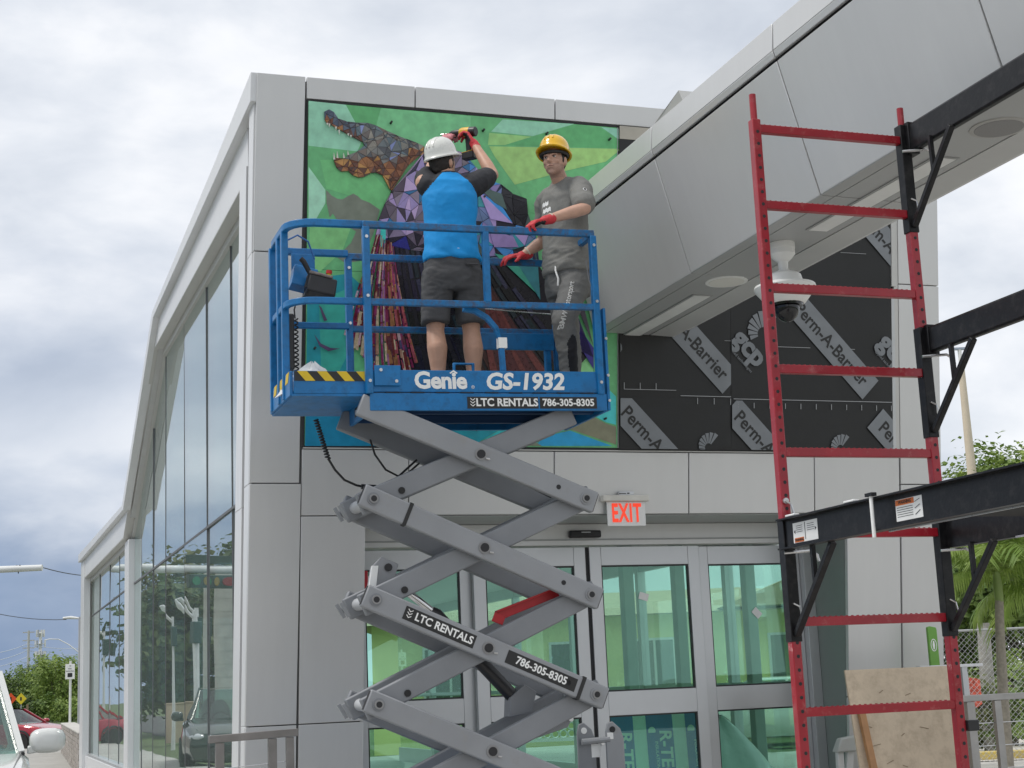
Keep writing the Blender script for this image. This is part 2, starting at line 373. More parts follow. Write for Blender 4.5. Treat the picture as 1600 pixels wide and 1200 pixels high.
mb = MB(); mb.bx(-0.905, 3.256, DOORW - .012, DOORW - .001, 2.655, 2.667); mb.build('header_shadow_strip', mat('aluminium_shadow_line', (0.36, 0.37, 0.37), 0.5, .3), BLD)  # raised strip coloured as the shadow of a groove
# ---------------------------------------------------------------- doors
DG = glass_mat('green_door_glass', (0.72, 0.965, 0.88), (0.05, 0.5), 0.0010, 1.3, rtint=(0.72, 1.0, 0.90))
GASK = BLACKP
def leaf(u0, u1, wdp, mid=1.31):
    st = 0.105
    fr = MB()
    fr.bx(u0, u0 + st, wdp, wdp + .05, 0.18, 2.60); fr.bx(u1 - st, u1, wdp, wdp + .05, 0.18, 2.60)
    fr.bx(u0 + st, u1 - st, wdp, wdp + .05, 2.445, 2.60); fr.bx(u0 + st, u1 - st, wdp, wdp + .05, 1.215, 1.41)
    fr.bx(u0 + st, u1 - st, wdp, wdp + .05, 0.18, 0.40)
    d_ = fr.build('sliding_door', ALU, BLD, bevel=0.003)
    for z0, z1 in ((0.40, 1.215), (1.41, 2.445)):
        g = MB()
        for a, b, c, e in ((u0 + st, u0 + st + .012, z0, z1), (u1 - st - .012, u1 - st, z0, z1), (u0 + st + .012, u1 - st - .012, z0, z0 + .012), (u0 + st + .012, u1 - st - .012, z1 - .012, z1)):
            g.bx(a, b, wdp + .012, wdp + .038, c, e)
        g.build('gasket', GASK, d_)
        p = MB(); p.bx(u0 + st + .012, u1 - st - .012, wdp + .022, wdp + .028, z0 + .012, z1 - .012); p.build('glass_pane', DG, d_)
    return d_
leaf(-0.86, 0.14, DOORW + .07); leaf(0.13, 1.115, DOORW); leaf(1.15, 2.16, DOORW); leaf(2.17, 3.16, DOORW + .07)
mb = MB(); mb.bx(-0.905, -0.862, DOORW + .0, DOORW + .13, .16, 2.613); mb.build('door_jamb', ALU, BLD, bevel=0.004)
mb = MB(); mb.bx(3.162, 3.256, DOORW, DOORW + .13, .16, 2.613); mb.build('door_jamb', ALU, BLD, bevel=0.004)
mb = MB(); mb.bx(1.117, 1.148, DOORW + .015, DOORW + .04, .18, 2.60); mb.build('door_brush_seal', DARK, BLD)
mb = MB()
for u in (1.09, 1.175):
    for z in (1.45, 1.30, 1.0): mb = MB(); mb.tube([(u, DOORW - .02, z), (u, DOORW, z)], .014, 10); mb.build('door_button', STEEL, BLD)
# stickers on the glass
for (u, z, a, w_) in ((1.63, 2.18, .3, .016), (2.72, 2.02, .8, .086)):
    mb = MB(); M_ = Matrix.Rotation(a, 3, 'Y'); mb.box((u, DOORW + w_, z), (.085, .003, .06), M_); mb.build('door_sticker', WHITEP, BLD)
# sensor over the doors
mb = MB(); mb.bx(0.97, 1.25, DOORW - .055, DOORW - .002, 2.675, 2.735); s_ = mb.build('door_sensor', BLACKP, BLD, bevel=0.012)
mb = MB(); mb.bx(1.07, 1.15, DOORW - .058, DOORW - .0555, 2.715, 2.722); mb.build('sensor_badge', ALU, s_)
# ---------------------------------------------------------------- inside of the hall
mb = MB(); mb.bx(-1.55, 4.1, .75, 19.2, .10, .17); mb.build('hall_floor', INTF, BLD)
mb = MB(); mb.bx(-0.5, 4.1, 1.1, 18.0, 2.95, 3.05); mb.build('hall_ceiling', INTW, BLD)
FG = glass_mat('far_glass', (0.95, 0.98, 0.965), (0.02, 0.35), 0)
for k in range(7):
    w0 = 1.6 + k * 2.35
    f_ = MB(); 
    f_.bx(4.05, 4.15, w0, w0 + .09, .16, 2.95); f_.bx(4.06, 4.14, w0 + .09, w0 + 2.35, 2.80, 2.95); f_.bx(4.06, 4.14, w0 + .09, w0 + 2.35, .16, .42); f_.bx(4.06, 4.14, w0 + .09, w0 + 2.35, 1.36, 1.42)
    fo = f_.build('rear_window', ALU, BLD)
    p = MB(); p.bx(4.095, 4.102, w0 + .09, w0 + 2.35, .42, 1.36); p.bx(4.095, 4.102, w0 + .09, w0 + 2.35, 1.42, 2.80); p.build('glass_pane', FG, fo)
for (u, w) in ((2.52, 3.2), (3.47, 4.0), (3.90, 3.2)):
    mb = MB(); mb.bx(u, u + .12, w, w + .12, .16, 2.95); mb.build('hall_column', mat('column_paint', (0.40, 0.46, 0.43), 0.5), BLD, bevel=.01)
mb = MB(); mb.bx(4.05, 4.15, 1.0, 18.2, 3.06, 5.9); mb.build('side_wall', PANEL, BLD)
# roof: flat over the front bay, falling, then flat and low
mb = MB()
pr = [(0.1, 5.98), (6.4, 5.84), (10.1, 4.05), (19.3, 4.2)]
mb.loft([[(-1.70, w, z), (4.12, w, z), (4.12, w, z - .10), (-1.70, w, z - .10)] for w, z in pr]); mb.build('roof', ROOFM, BLD)
# ---------------------------------------------------------------- left side wall
def strip_uw(rows, u, t):
    """slab between two polylines of (w, z): rows = (upper, lower); outer face at u, thickness t inward"""
    up, lo = rows; m_ = MB()
    n = len(up)
    for i in range(n - 1):
        a, b, c, d = lo[i], lo[i + 1], up[i + 1], up[i]
        m_.hexa([(u, *a), (u, *b), (u + t, *b), (u + t, *a), (u, *d), (u, *c), (u + t, *c), (u + t, *d)])
    return m_
cap_t = [(wl_(6.09) + .012, 6.09), (1.5, 6.02), (3.9, 5.965), (6.44, 5.91), (10.16, 4.12), (14.3, 4.20), (19.4, 4.30)]
cap_b = [(wl_(5.87) + .012, 5.87), (1.5, 5.86), (3.9, 5.84), (6.32, 5.82), (9.98, 4.04), (14.3, 4.09), (19.4, 4.15)]
for i in range(6):
    strip_uw((cap_t[i:i + 2], cap_b[i:i + 2]), -1.815, .10).build('roof_edge_cap', WHITEM, BLD, bevel=.004)
fas_t = [(0.20, 5.93), (1.6, 5.93), (4.0, 5.90), (6.60, 5.87), (10.2, 4.07), (14.6, 4.11), (19.3, 4.16)]
fas_b = [(0.20, 5.485), (1.7, 5.505), (4.2, 5.54), (6.84, 5.57), (10.72, 3.74), (14.6, 3.77), (19.3, 3.81)]
for i in range(6):
    strip_uw((fas_t[i:i + 2], fas_b[i:i + 2]), -1.745, .12).build('fascia_panel', WHITEM, BLD, bevel=.003)
# soffit between the fascia and the glass head
hd = [(w, z - .0) for w, z in fas_b]
for i in range(6):
    a, b = fas_b[i], fas_b[i + 1]; m_ = MB()
    m_.hexa([(-1.745, a[0], a[1] - .012), (-1.745, b[0], b[1] - .012), (-1.50, b[0], b[1] - .012), (-1.50, a[0], a[1] - .012), (-1.745, *a), (-1.745, *b), (-1.50, *b), (-1.50, *a)])
    m_.build('reveal_panel', BEIGEM, BLD)
    m_ = MB(); n0, n1 = (a[0], a[1] - .014), (b[0], b[1] - .014)
    m_.hexa([(-1.64, n0[0], n0[1] - .07), (-1.64, n1[0], n1[1] - .07), (-1.56, n1[0], n1[1] - .07), (-1.56, n0[0], n0[1] - .07), (-1.64, *n0), (-1.64, *n1), (-1.56, *n1), (-1.56, *n0)])
    m_.build('glass_head_frame', BEIGEM, BLD)
# leaning front frame seen from the side: edge return, groove, second frame
def lean_strip(w0, w1, z0, z1, u, t, name, m, k=1.0):
    m_ = MB(); f = lambda z: wl_(z) * k
    m_.hexa([(u, f(z0) + w0, z0), (u, f(z0) + w1, z0), (u + t, f(z0) + w1, z0), (u + t, f(z0) + w0, z0),
             (u, f(z1) + w0, z1), (u, f(z1) + w1, z1), (u + t, f(z1) + w1, z1), (u + t, f(z1) + w0, z1)])
    return m_.build(name, m, BLD, bevel=.003)
for z0, z1 in ((.16, 1.28), (1.283, 3.038), (3.042, 4.748), (4.752, 5.90)):
    lean_strip(0.048, 0.245, z0, z1, -1.785, .03, 'corner_return', WHITEM)
for z0, z1 in ((.16, 2.9), (2.904, 5.58)):
    lean_strip(0.247, 0.355, z0, z1, -1.66, .03, 'corner_groove', BEIGEM)
    lean_strip(0.357, 0.66, z0, min(z1, 5.50), -1.785, .22, 'window_frame', WHITEM)
mb = MB(); mb.bx(-1.70, -1.56, 0.0, 19.2, .16, .56); mb.build('sill_wall', WHITEM, BLD)
mb = MB(); mb.bx(-1.69, -1.585, 10.55, 11.1, .16, 3.70); mb.build('wall_post', WHITEM, BLD, bevel=.006)
mb = MB(); mb.bx(-1.76, -1.64, 18.6, 19.42, .16, 4.14); mb.bx(-1.639, -1.2, 19.2, 19.4, .16, 4.1); mb.build('wall_post', WHITEM, BLD, bevel=.006)
mb = MB(); mb.bx(-1.68, -1.56, 11.1, 18.6, .56, .60); mb.build('window_sill', ALU, BLD)
# glass panes with mullions and a transom
SG = glass_mat('mirror_side_glass', (0.55, 0.78, 0.74), (0.55, 0.88), 0.0035, 0.55, rtint=(0.96, 1.0, 0.99), brighten=.07)
def zhead(w):
    for a, b in zip(fas_b, fas_b[1:]):
        if a[0] <= w <= b[0]: return a[1] + (b[1] - a[1]) * (w - a[0]) / (b[0] - a[0]) - .08
    return fas_b[-1][1] - .08
PRN = random.Random(21)
ws = [0.62, 1.98, 3.50, 5.16, 6.86, 8.20, 9.56, 10.55]
ws2 = [11.1, 11.8, 12.85, 14.6, 16.73, 18.6]
for wl2 in (ws, ws2):
    for a, b in zip(wl2, wl2[1:]):
        ta, tb, tc, td = [PRN.uniform(-.0045, .0045) for _ in range(4)]
        m_ = MB(); m_.hexa([(-1.605 + ta, a + .006, .57), (-1.605 + tb, b - .006, .57), (-1.595 + tb, b - .006, .57), (-1.595 + ta, a + .006, .57), (-1.605 + tc, a + .006, 3.075), (-1.605 + tb + tc - ta, b - .006, 3.075), (-1.595 + tb + tc - ta, b - .006, 3.075), (-1.595 + tc, a + .006, 3.075)])
        m_.build('glass_pane', SG, BLD)
        m_ = MB(); za, zb = zhead(a), zhead(b)
        m_.hexa([(-1.605 + ta, a + .006, 3.10), (-1.605 + td, b - .006, 3.10), (-1.595 + td, b - .006, 3.10), (-1.595 + ta, a + .006, 3.10), (-1.605 + tc, a + .006, za), (-1.605 + td + tc - ta, b - .006, zb), (-1.595 + td + tc - ta, b - .006, zb), (-1.595 + tc, a + .006, za)])
        m_.build('glass_pane', SG, BLD)
        mm = MB(); mm.bx(-1.612, -1.55, a - .006, a + .006, .57, za); mm.build('mullion', mat('grey_sealant', (.13, .135, .14), .6), BLD)
    mm = MB(); mm.bx(-1.615, -1.55, wl2[0], wl2[-1], 3.076, 3.099); mm.build('transom', MATS['grey_sealant'], BLD)
# ---------------------------------------------------------------- weather barrier beside the mural
BAR = mat('black_weather_barrier', (0.011, 0.0115, 0.012), 0.5, 0, 0.3, 1.3, 0.35, 7)
GREYP = mat('grey_barrier_print', (0.22, 0.235, 0.25), 0.6, 0, 0.12, 5)
def fsheet(name, pts, m, proud, th, parent=BLD, label=None):
    mb = MB(); mb.prism(pts, lambda u, z: (u, wl_(z) - proud, z), lambda u, z: (u, wl_(z) - proud + th, z)); return mb.build(name, m, parent, label=label)
def wavy(u0, u1, z0, z1, proud, seed):
    rnd = random.Random(seed); m_ = MB(); nu, nz = 28, 20; vs = []
    for j in range(nz + 1):
        for i in range(nu + 1):
            u = u0 + (u1 - u0) * i / nu; z = z0 + (z1 - z0) * j / nz
            k = noise.noise(Vector((u * 2.0, z * 2.2, seed))) * .008 + noise.noise(Vector(((u - z) * 7, (u + z) * 1.3, seed + 5))) * .004
            if i in (0, nu) or j in (0, nz): k *= .3
            vs.append((u, wl_(z) - proud - .008 - abs(k), z))
    fs = [(j * (nu + 1) + i, j * (nu + 1) + i + 1, (j + 1) * (nu + 1) + i + 1, (j + 1) * (nu + 1) + i) for j in range(nz) for i in range(nu)]
    m_.add(vs, fs); return m_.build('barrier_sheet', BAR, BLD, smooth=60)
wavy(1.165, 2.16, 3.31, 3.735, .014, 1); wavy(1.165, 2.16, 3.73, 5.91, .016, 2)
wavy(2.164, 3.70, 3.31, 3.735, .012, 3); wavy(2.164, 3.70, 3.73, 5.91, .014, 4)
def fM(u, z, ang, proud):        # text matrix on the leaning front
    x = Vector((math.cos(ang), 0, math.sin(ang))); up = Vector((0, -LEAN, 1)).normalized()
    xx = (x.x * Vector((1, 0, 0)) + x.z * up); yy = (-math.sin(ang) * Vector((1, 0, 0)) + math.cos(ang) * up)
    return frameM(Vector((u, wl_(z) - proud, z)), xx, yy)
PR = 0.036
def band(poly): return fsheet('printed_band', poly, GREYP, PR, .0015)
def clip_poly(poly, u0, u1, z0, z1):
    def cl(P, f):
        outp = []
        for i in range(len(P)):
            a, b = P[i], P[(i + 1) % len(P)]; fa, fb = f(a), f(b)
            if fa >= 0: outp.append(a)
            if fa * fb < 0: t = fa / (fa - fb); outp.append((a[0] + (b[0] - a[0]) * t, a[1] + (b[1] - a[1]) * t))
        return outp
    for f in (lambda p: p[0] - u0, lambda p: u1 - p[0], lambda p: p[1] - z0, lambda p: z1 - p[1]):
        poly = cl(poly, f)
        if not poly: break
    return poly
def clip_text(o, u0, u1, z0, z1):
    bm = bmesh.new(); bm.from_mesh(o.data)
    for co, no in (((u0, 0, 0), (-1, 0, 0)), ((u1, 0, 0), (1, 0, 0)), ((0, 0, z0), (0, 0, -1)), ((0, 0, z1), (0, 0, 1))):
        bmesh.ops.bisect_plane(bm, geom=bm.verts[:] + bm.edges[:] + bm.faces[:], plane_co=co, plane_no=no, clear_outer=True)
    bm.to_mesh(o.data); bm.free()
def perm(uc_, zc_, box):
    """diagonal printed band centred at (uc_, zc_), clipped to a sheet"""
    a = R_(-44.5); L, Wd = 0.53, 0.113
    ca, sa = math.cos(a), math.sin(a)
    P = [(uc_ + ca * x - sa * y, zc_ + sa * x + ca * y) for x, y in ((-L, -Wd), (L, -Wd), (L, Wd), (-L, Wd))]
    P = clip_poly(P, *box)
    if len(P) >= 3: b_ = band(P)
    else: return
    t = text_mesh('barrier_lettering', 'Perm-A-Barrier', 0.152, PRINTK, BLD, fM(uc_, zc_, a, PR + .002), .0006, bold=.0025, sx=0.94)
    clip_text(t, *box)
def gcp(uc_, zc_, box, sc=1.0):
    a = R_(-44.5)
    t = text_mesh('barrier_lettering', 'gcp', 0.24 * sc, GREYP, BLD, fM(uc_, zc_, a, PR), .0006, bold=.010)
    clip_text(t, *box)
    t = text_mesh('barrier_lettering', 'applied technologies', 0.035 * sc, GREYP, BLD, fM(uc_ - .085, zc_ - .10, a, PR), .0006); clip_text(t, *box)
    fan(uc_ + .13, zc_ + .12, box, sc)
def fan(uc_, zc_, box, sc=1.0, n=8):
    """fan of eight ribs"""
    m_ = MB()
    for k in range(n):
        a0 = R_(205 - k * 20); a1 = a0 - R_(16); r0, r1 = .055 * sc, (.13 + .012 * k) * sc
        P = [(uc_ + r * math.cos(a), zc_ + r * math.sin(a)) for r, a in ((r0, a0), (r1, a0), (r1, a1), (r0, a1))]
        P = clip_poly(P, *box)
        if len(P) >= 3: m_.prism(P, lambda u, z: (u, wl_(z) - PR, z), lambda u, z: (u, wl_(z) - PR + .0015, z))
    if m_.v: m_.build('barrier_fan_mark', GREYP, BLD)
BX_A, BX_B, BX_C, BX_D = (1.17, 2.157, 3.315, 3.715), (1.17, 2.157, 3.745, 5.9), (2.166, 3.695, 3.315, 3.715), (2.166, 3.695, 3.745, 5.9)
perm(3.10, 4.20, BX_D); perm(1.78, 4.22, BX_B); perm(1.52, 3.31, BX_A); perm(2.53, 3.29, BX_C); perm(3.90, 3.22, BX_C); perm(3.72, 5.02, BX_D); perm(2.35, 5.0, BX_D)
gcp(2.33, 4.15, BX_D); gcp(3.72, 4.16, BX_D); gcp(1.06, 4.20, BX_B)
fan(1.95, 3.33, BX_A, .62); fan(3.18, 3.33, BX_C, .62)
# white ruler ticks printed along the laps
TICK = mat('pale_tick_print', (0.42, 0.43, 0.44), 0.6)
m_ = MB()
def tick(u0, u1, z0, z1): m_.prism([(u0, z0), (u1, z0), (u1, z1), (u0, z1)], lambda u, z: (u, wl_(z) - PR, z), lambda u, z: (u, wl_(z) - PR + .0012, z))
tick(2.18, 3.69, 3.726, 3.731); tick(1.70, 2.155, 3.742, 3.747); tick(1.20, 1.66, 3.785, 3.789)
for k in range(11): tick(2.22 + k * .146, 2.225 + k * .146, 3.655, 3.70)
for k in range(3): tick(1.85 + k * .15, 1.855 + k * .15, 3.68, 3.73)
for k in range(3): tick(1.2 + k * .14, 1.205 + k * .14, 3.79, 3.84)
for k in range(5): tick(2.95 + k * .146, 2.955 + k * .146, 4.63, 4.68)
tick(2.55, 2.9, 4.165, 4.169); tick(3.28, 3.33, 4.165, 4.169); tick(2.1, 2.16, 4.2, 4.203); tick(3.2, 3.45, 4.98, 4.983)
m_.build('barrier_tick_marks', TICK, BLD)
# upright batten and drip trims
def fbox(name, u0, u1, z0, z1, m, proud, th): return fsheet(name, [(u0, z0), (u1, z0), (u1, z1), (u0, z1)], m, proud, th)
fbox('edge_batten', 3.705, 3.735, 3.30, 4.70, ALU, .02, .03); fbox('edge_batten', 3.735, 3.775, 3.30, 5.91, BEIGEM, .012, .03)
fbox('edge_batten', 3.702, 3.738, 4.72, 5.90, BEIGEM, .035, .03)
fbox('ledge_trim', -1.39, 3.70, 3.297, 3.306, BEIGEM, .004, .05)
fbox('subframe_board', 1.17, 1.75, 5.80, 5.905, mat('sheathing_tan', (0.44, 0.41, 0.35), .8, 0, .08, 6), .028, .02)

# ================================================================== canopy box running from the front towards the camera
CAN = thing('entrance_canopy', 'long silver panel clad canopy box projecting from the station front above the scaffold', 'canopy', OB, TH)
def csec(w):                       # cross-section at depth w, slightly splayed like the photographed one
    return dict(top=(0.712, 5.285), fold=(0.700, 5.110), rev=(0.722, 5.045), bot=(0.940, 4.235), sr=(1.62, 4.215), rt=(1.83, 5.285))
S = csec(0)
def cext(name, pts, w0, w1, m, bevel=.004, gap=.006, front_cut=True):
    """extrude a cross-section polygon of (u, z) along w"""
    mb = MB(); f = (lambda u, z: (u, max(w0, -99) if not front_cut or w0 < -.6 else wl_(z) - .03, z))
    mb.prism(pts, lambda u, z: (u, f(u, z)[1] - gap, z), lambda u, z: (u, w1 + gap, z)); return mb.build(name, m, CAN, bevel=bevel)
J = [-0.2, -1.95, -3.70, -5.45, -7.2, -9.0]
def inset(p, q, t):                # quad with thickness t to the right of p->q
    dx, dz = q[0] - p[0], q[1] - p[1]; L = math.hypot(dx, dz); nx, nz = dz / L, -dx / L
    return [p, q, (q[0] + nx * t, q[1] + nz * t), (p[0] + nx * t, p[1] + nz * t)]
for a, b in zip(J, J[1:]):
    cext('canopy_panel', inset(S['fold'], S['top'], .03), a, b, PANEL)          # upper slope
    cext('canopy_panel', inset((S['rev'][0] - .010, S['rev'][1] + .022), (S['fold'][0], S['fold'][1] - .002), .03), a, b, PANEL)
    cext('canopy_panel', inset(S['bot'], (S['rev'][0], S['rev'][1] + .002), .03), a, b, PANEL)
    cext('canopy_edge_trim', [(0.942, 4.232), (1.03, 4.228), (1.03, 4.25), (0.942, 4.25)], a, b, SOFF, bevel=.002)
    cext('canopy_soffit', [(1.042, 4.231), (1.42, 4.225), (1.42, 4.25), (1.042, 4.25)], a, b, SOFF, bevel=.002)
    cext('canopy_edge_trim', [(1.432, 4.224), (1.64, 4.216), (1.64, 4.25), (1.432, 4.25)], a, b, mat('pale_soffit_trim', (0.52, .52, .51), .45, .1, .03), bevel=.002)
cext('canopy_core', [(0.975, 4.255), (1.60, 4.255), (1.78, 5.25), (0.745, 5.25), (0.740, 5.1), (0.755, 5.04)], -0.2, -9.0, DARK, bevel=0, gap=.0)
mb = MB(); mb.prism([(1.642, 4.218), (1.662, 4.218), (1.84, 5.285), (1.82, 5.285)], lambda u, z: (u, -.4, z), lambda u, z: (u, -9, z)); mb.build('canopy_panel', PANEL, CAN)
mb = MB(); mb.prism([(0.745, 5.255), (1.815, 5.255), (1.815, 5.275), (0.745, 5.275)], lambda u, z: (u, -.45, z), lambda u, z: (u, -9, z)); mb.build('canopy_roof', ROOFM, CAN)
# loose flashing at the junction with the front
mb = MB(); mb.hexa([(.73, -1.95, 5.287), (.735, -2.42, 5.287), (.95, -2.42, 5.287), (.95, -1.95, 5.287), (.722, -2.0, 5.30), (.715, -2.40, 5.375), (.90, -2.40, 5.375), (.90, -2.0, 5.30)])
mb.build('flashing', BEIGEM, CAN)
# linear lights, speakers
LENS = mat('light_diffuser', (0.74, 0.74, 0.72), .5)
for w0, w1 in ((-0.10, -1.44), (-3.07, -4.47), (-6.0, -7.4)):
    mb = MB(); mb.bx(1.20, 1.36, w1, w0, 4.221, 4.2275); l_ = mb.build('linear_light', mat('light_trim', (.34, .345, .34), .5), CAN)
    mb = MB(); mb.bx(1.215, 1.345, w1 + .012, w0 - .012, 4.2185, 4.2205); mb.build('diffuser', LENS, l_)
for w, dk in ((-1.81, 0), (-4.92, 1)):
    mb = MB(); mb.lathe([(.001, 4.222), (.13, 4.222), (.150, 4.224), (.152, 4.229), (.001, 4.229)], Matrix.Translation((1.285, w, 0)), 32)
    mb.build('ceiling_speaker', WHITEP if not dk else mat('speaker_trim', (.40, .39, .37), .5), CAN, smooth=30)
    mb = MB(); mb.lathe([(.001, 4.2195), (.125, 4.2195), (.127, 4.2215), (.001, 4.2215)], Matrix.Translation((1.285, w, 0)), 32)
    mb.build('speaker_grille', mat('grille_pale', (.70, .69, .64), .7, 0, .06, 400) if not dk else mat('grille_grey', (.26, .255, .25), .8, 0, .2, 400), CAN, smooth=30)
mb = MB(); mb.bx(1.35, 1.55, -8.7, -8.5, 0.15, 4.22); mb.build('canopy_column', PANEL, CAN, bevel=.01)
# ------------------------------------------------------------------ dome camera under the canopy
DC = thing('dome_camera', 'white dome security camera hanging from the canopy soffit behind the scaffold', 'camera', LW(1.205, -2.75, 4.228), TH)
mb = MB(); mb.lathe([(.001, 0), (.085, 0), (.085, -.038), (.083, -.04), (.083, -.075), (.062, -.10), (.034, -.125), (.03, -.175), (.044, -.182), (.044, -.2), (.001, -.2)], None, 28); mb.build('ceiling_mount', WHITEP, DC, smooth=35)
mb = MB(); mb.lathe([(.001, -.195), (.085, -.198), (.108, -.215), (.118, -.25), (.122, -.268), (.001, -.268)], None, 32); mb.build('housing', WHITEP, DC, smooth=35)
mb = MB(); mb.lathe([(.12, -.262), (.195, -.285), (.2, -.30), (.192, -.315), (.125, -.40), (.11, -.405), (.105, -.395), (.17, -.315), (.17, -.30), (.115, -.27)], None, 36); mb.build('rain_shield', WHITEP, DC, smooth=35)
mb = MB(); mb.lathe([(.118, -.268), (.150, -.29), (.158, -.325), (.128, -.37), (.118, -.37)], None, 32)
mb.lathe([(.001, -.372), (.108, -.40), (.105, -.42), (.001, -.42)], None, 32); mb.build('sensor_ring', mat('glossy_black', (.012, .012, .014), .08, 0, .05, rvar=.03), DC, smooth=35)
mb = MB(); mb.lathe([(.084 * math.cos(a), -.425 - .10 * math.sin(a) * .98) for a in [R_(x) for x in range(0, 90, 9)]] + [(.001, -.523)], None, 32); mb.build('dome', MATS['glossy_black'], DC, smooth=60)
mb = MB(); mb.tube([(.0, -.088, -.41), (.02, -.09, -.39)], .004, 6); mb.build('screw', STEEL, DC)
# ------------------------------------------------------------------ exit sign
EX = thing('exit_sign', 'white exit sign with red capital letters hanging over the sliding doors', 'exit sign', LW(1.21, 0.02, 0), TH)
mb = MB(); mb.bx(-.205, .195, -.035, .035, 2.895, 2.945); mb.build('housing', mat('aged_white_plastic', (.66, .64, .58), .5, 0, .1, 9), EX, bevel=.008)
mb = MB(); mb.bx(-.06, .07, -.02, .02, 2.945, 2.975); mb.build('bracket', ALU, EX, bevel=.004)
mb = MB(); mb.bx(-.165, .165, -.006, .006, 2.70, 2.894); mb.build('face_plate', WHITEP, EX, bevel=.002)
REDL = mat('exit_red', (0.85, 0.05, 0.02), .5); b_ = REDL.node_tree.nodes['Principled BSDF']; b_.inputs['Emission Color'].default_value = (1, .07, .025, 1); b_.inputs['Emission Strength'].default_value = .45   # the sign is lit
text_mesh('lettering', 'EXIT', 0.205, REDL, EX, frameM(Vector((0, -.009, 2.797)), (1, 0, 0), (0, 0, 1)), .001, bold=.005, spacing=1.12, sx=0.56)
mb = MB(); mb.bx(-.06, -.0, -.022, -.02, 2.955, 2.962); mb.bx(.01, .03, -.022, -.02, 2.955, 2.965); mb.build('screw', DARK, EX)
# fire alarm strobe on the left pillar return
fa = thing('fire_alarm', 'small red fire alarm box on the pillar beside the doors', 'fire alarm', LW(-.905, .30, 2.27), TH)
mb = MB(); mb.bx(0.0, .05, -.05, .05, 0, .13); mb.build('housing', mat('alarm_red', (.45, .02, .03), .4), fa, bevel=.006)
mb = MB(); mb.bx(.05, .075, -.03, .03, .03, .09); mb.build('strobe', WHITEP, fa, bevel=.006)
# ================================================================== mosaic mural of an alligator in a coat, on the front
MB.ORG = Vector((0, 0, 0))
MU = thing('mosaic_mural', 'large green mosaic mural of an alligator with open jaws fixed to the station front', 'mural', OB, TH)
def mmat(c, name=None, rough=.42, var=.14, sc=14, metal=0.0, k=.6):
    return mat(name or 'mural_paint_%02x%02x%02x' % c, sr(*c, k), rough, metal, var, sc, 0, rvar=.12)
# four fibreboard panels carry the painted ground
for (u0, u1) in ((-1.378, -0.115), (-0.112, 1.155)):
    for (z0, z1) in ((3.325, 4.632), (4.635, 5.895)):
        fsheet('mural_panel', [(u0, z0), (u1, z0), (u1, z1), (u0, z1)], mmat((88, 152, 102)), .005, .025, MU)
GND = [
 ((126, 176, 150), [(482, 158), (540, 164), (554, 190), (570, 210), (558, 237), (482, 228)]),
 ((80, 146, 94), [(540, 164), (595, 169), (583, 205), (556, 192)]),
 ((102, 166, 118), [(595, 169), (735, 182), (735, 245), (655, 238), (586, 204)]),
 ((96, 164, 106), [(500, 250), (560, 250), (610, 300), (595, 330), (560, 310), (510, 295)]),
 ((142, 188, 162), [(482, 261), (508, 297), (508, 318), (494, 342), (482, 352)]),
 ((124, 174, 148), [(785, 187), (897, 194), (832, 213), (767, 206)]),
 ((128, 172, 106), [(764, 208), (830, 214), (788, 227), (762, 227)]),
 ((134, 172, 102), [(764, 229), (970, 233), (946, 253), (885, 267), (804, 289), (772, 244)]),
 ((78, 144, 92), [(790, 227), (897, 195), (936, 199), (970, 222), (970, 232)]),
 ((120, 172, 150), [(939, 199), (970, 202), (970, 221)]),
 ((92, 158, 104), [(806, 289), (886, 268), (946, 254), (905, 320), (860, 345), (826, 330)]),
 ((104, 110, 98), [(509, 297), (518, 306), (527, 311), (535, 312), (543, 307), (552, 303), (559, 307), (564, 312), (577, 317), (593, 328), (585, 360), (574, 388), (560, 408), (540, 412), (526, 402), (548, 380), (556, 362), (540, 352), (533, 344), (527, 345), (520, 334), (515, 340), (510, 318)]),
 ((110, 168, 108), [(484, 352), (512, 345), (548, 356), (535, 392), (500, 425), (481, 420)]),
 ((24, 122, 132), [(480, 436), (545, 428), (590, 470), (575, 610), (478, 612)]),
 ((46, 142, 128), [(498, 470), (545, 450), (560, 520), (520, 600), (502, 590)]),
 ((8, 106, 138), [(478, 613), (600, 613), (640, 697), (476, 697)]),
 ((84, 160, 112), [(540, 500), (590, 500), (580, 600), (545, 600)]),
 ((108, 114, 100), [(650, 500), (760, 500), (770, 610), (640, 610)]),
 ((122, 182, 122), [(896, 528), (926, 577), (926, 598), (890, 598)]),
 ((60, 150, 150), [(888, 578), (930, 592), (930, 602), (888, 602)]),
 ((62, 172, 172), [(948, 606), (962, 620), (962, 664), (946, 660), (928, 650), (905, 640)]),
 ((110, 110, 90), [(905, 642), (927, 652), (946, 662), (962, 667), (962, 695), (890, 671), (870, 650)]),
 ((26, 132, 176), [(890, 673), (956, 697), (836, 697), (850, 682)]),
 ((42, 158, 160), [(800, 660), (868, 655), (888, 671), (848, 682), (834, 697), (740, 697)]),
 ((100, 108, 92), [(770, 690), (800, 668), (846, 697), (775, 697)]),
 ((14, 124, 138), [(640, 640), (800, 640), (796, 662), (738, 697), (645, 697)])]
for i, (c, P) in enumerate(GND):
    fsheet('painted_facet', [on_front(*p) for p in P], mmat(c), .0053 + i * .00012, .0003, MU)
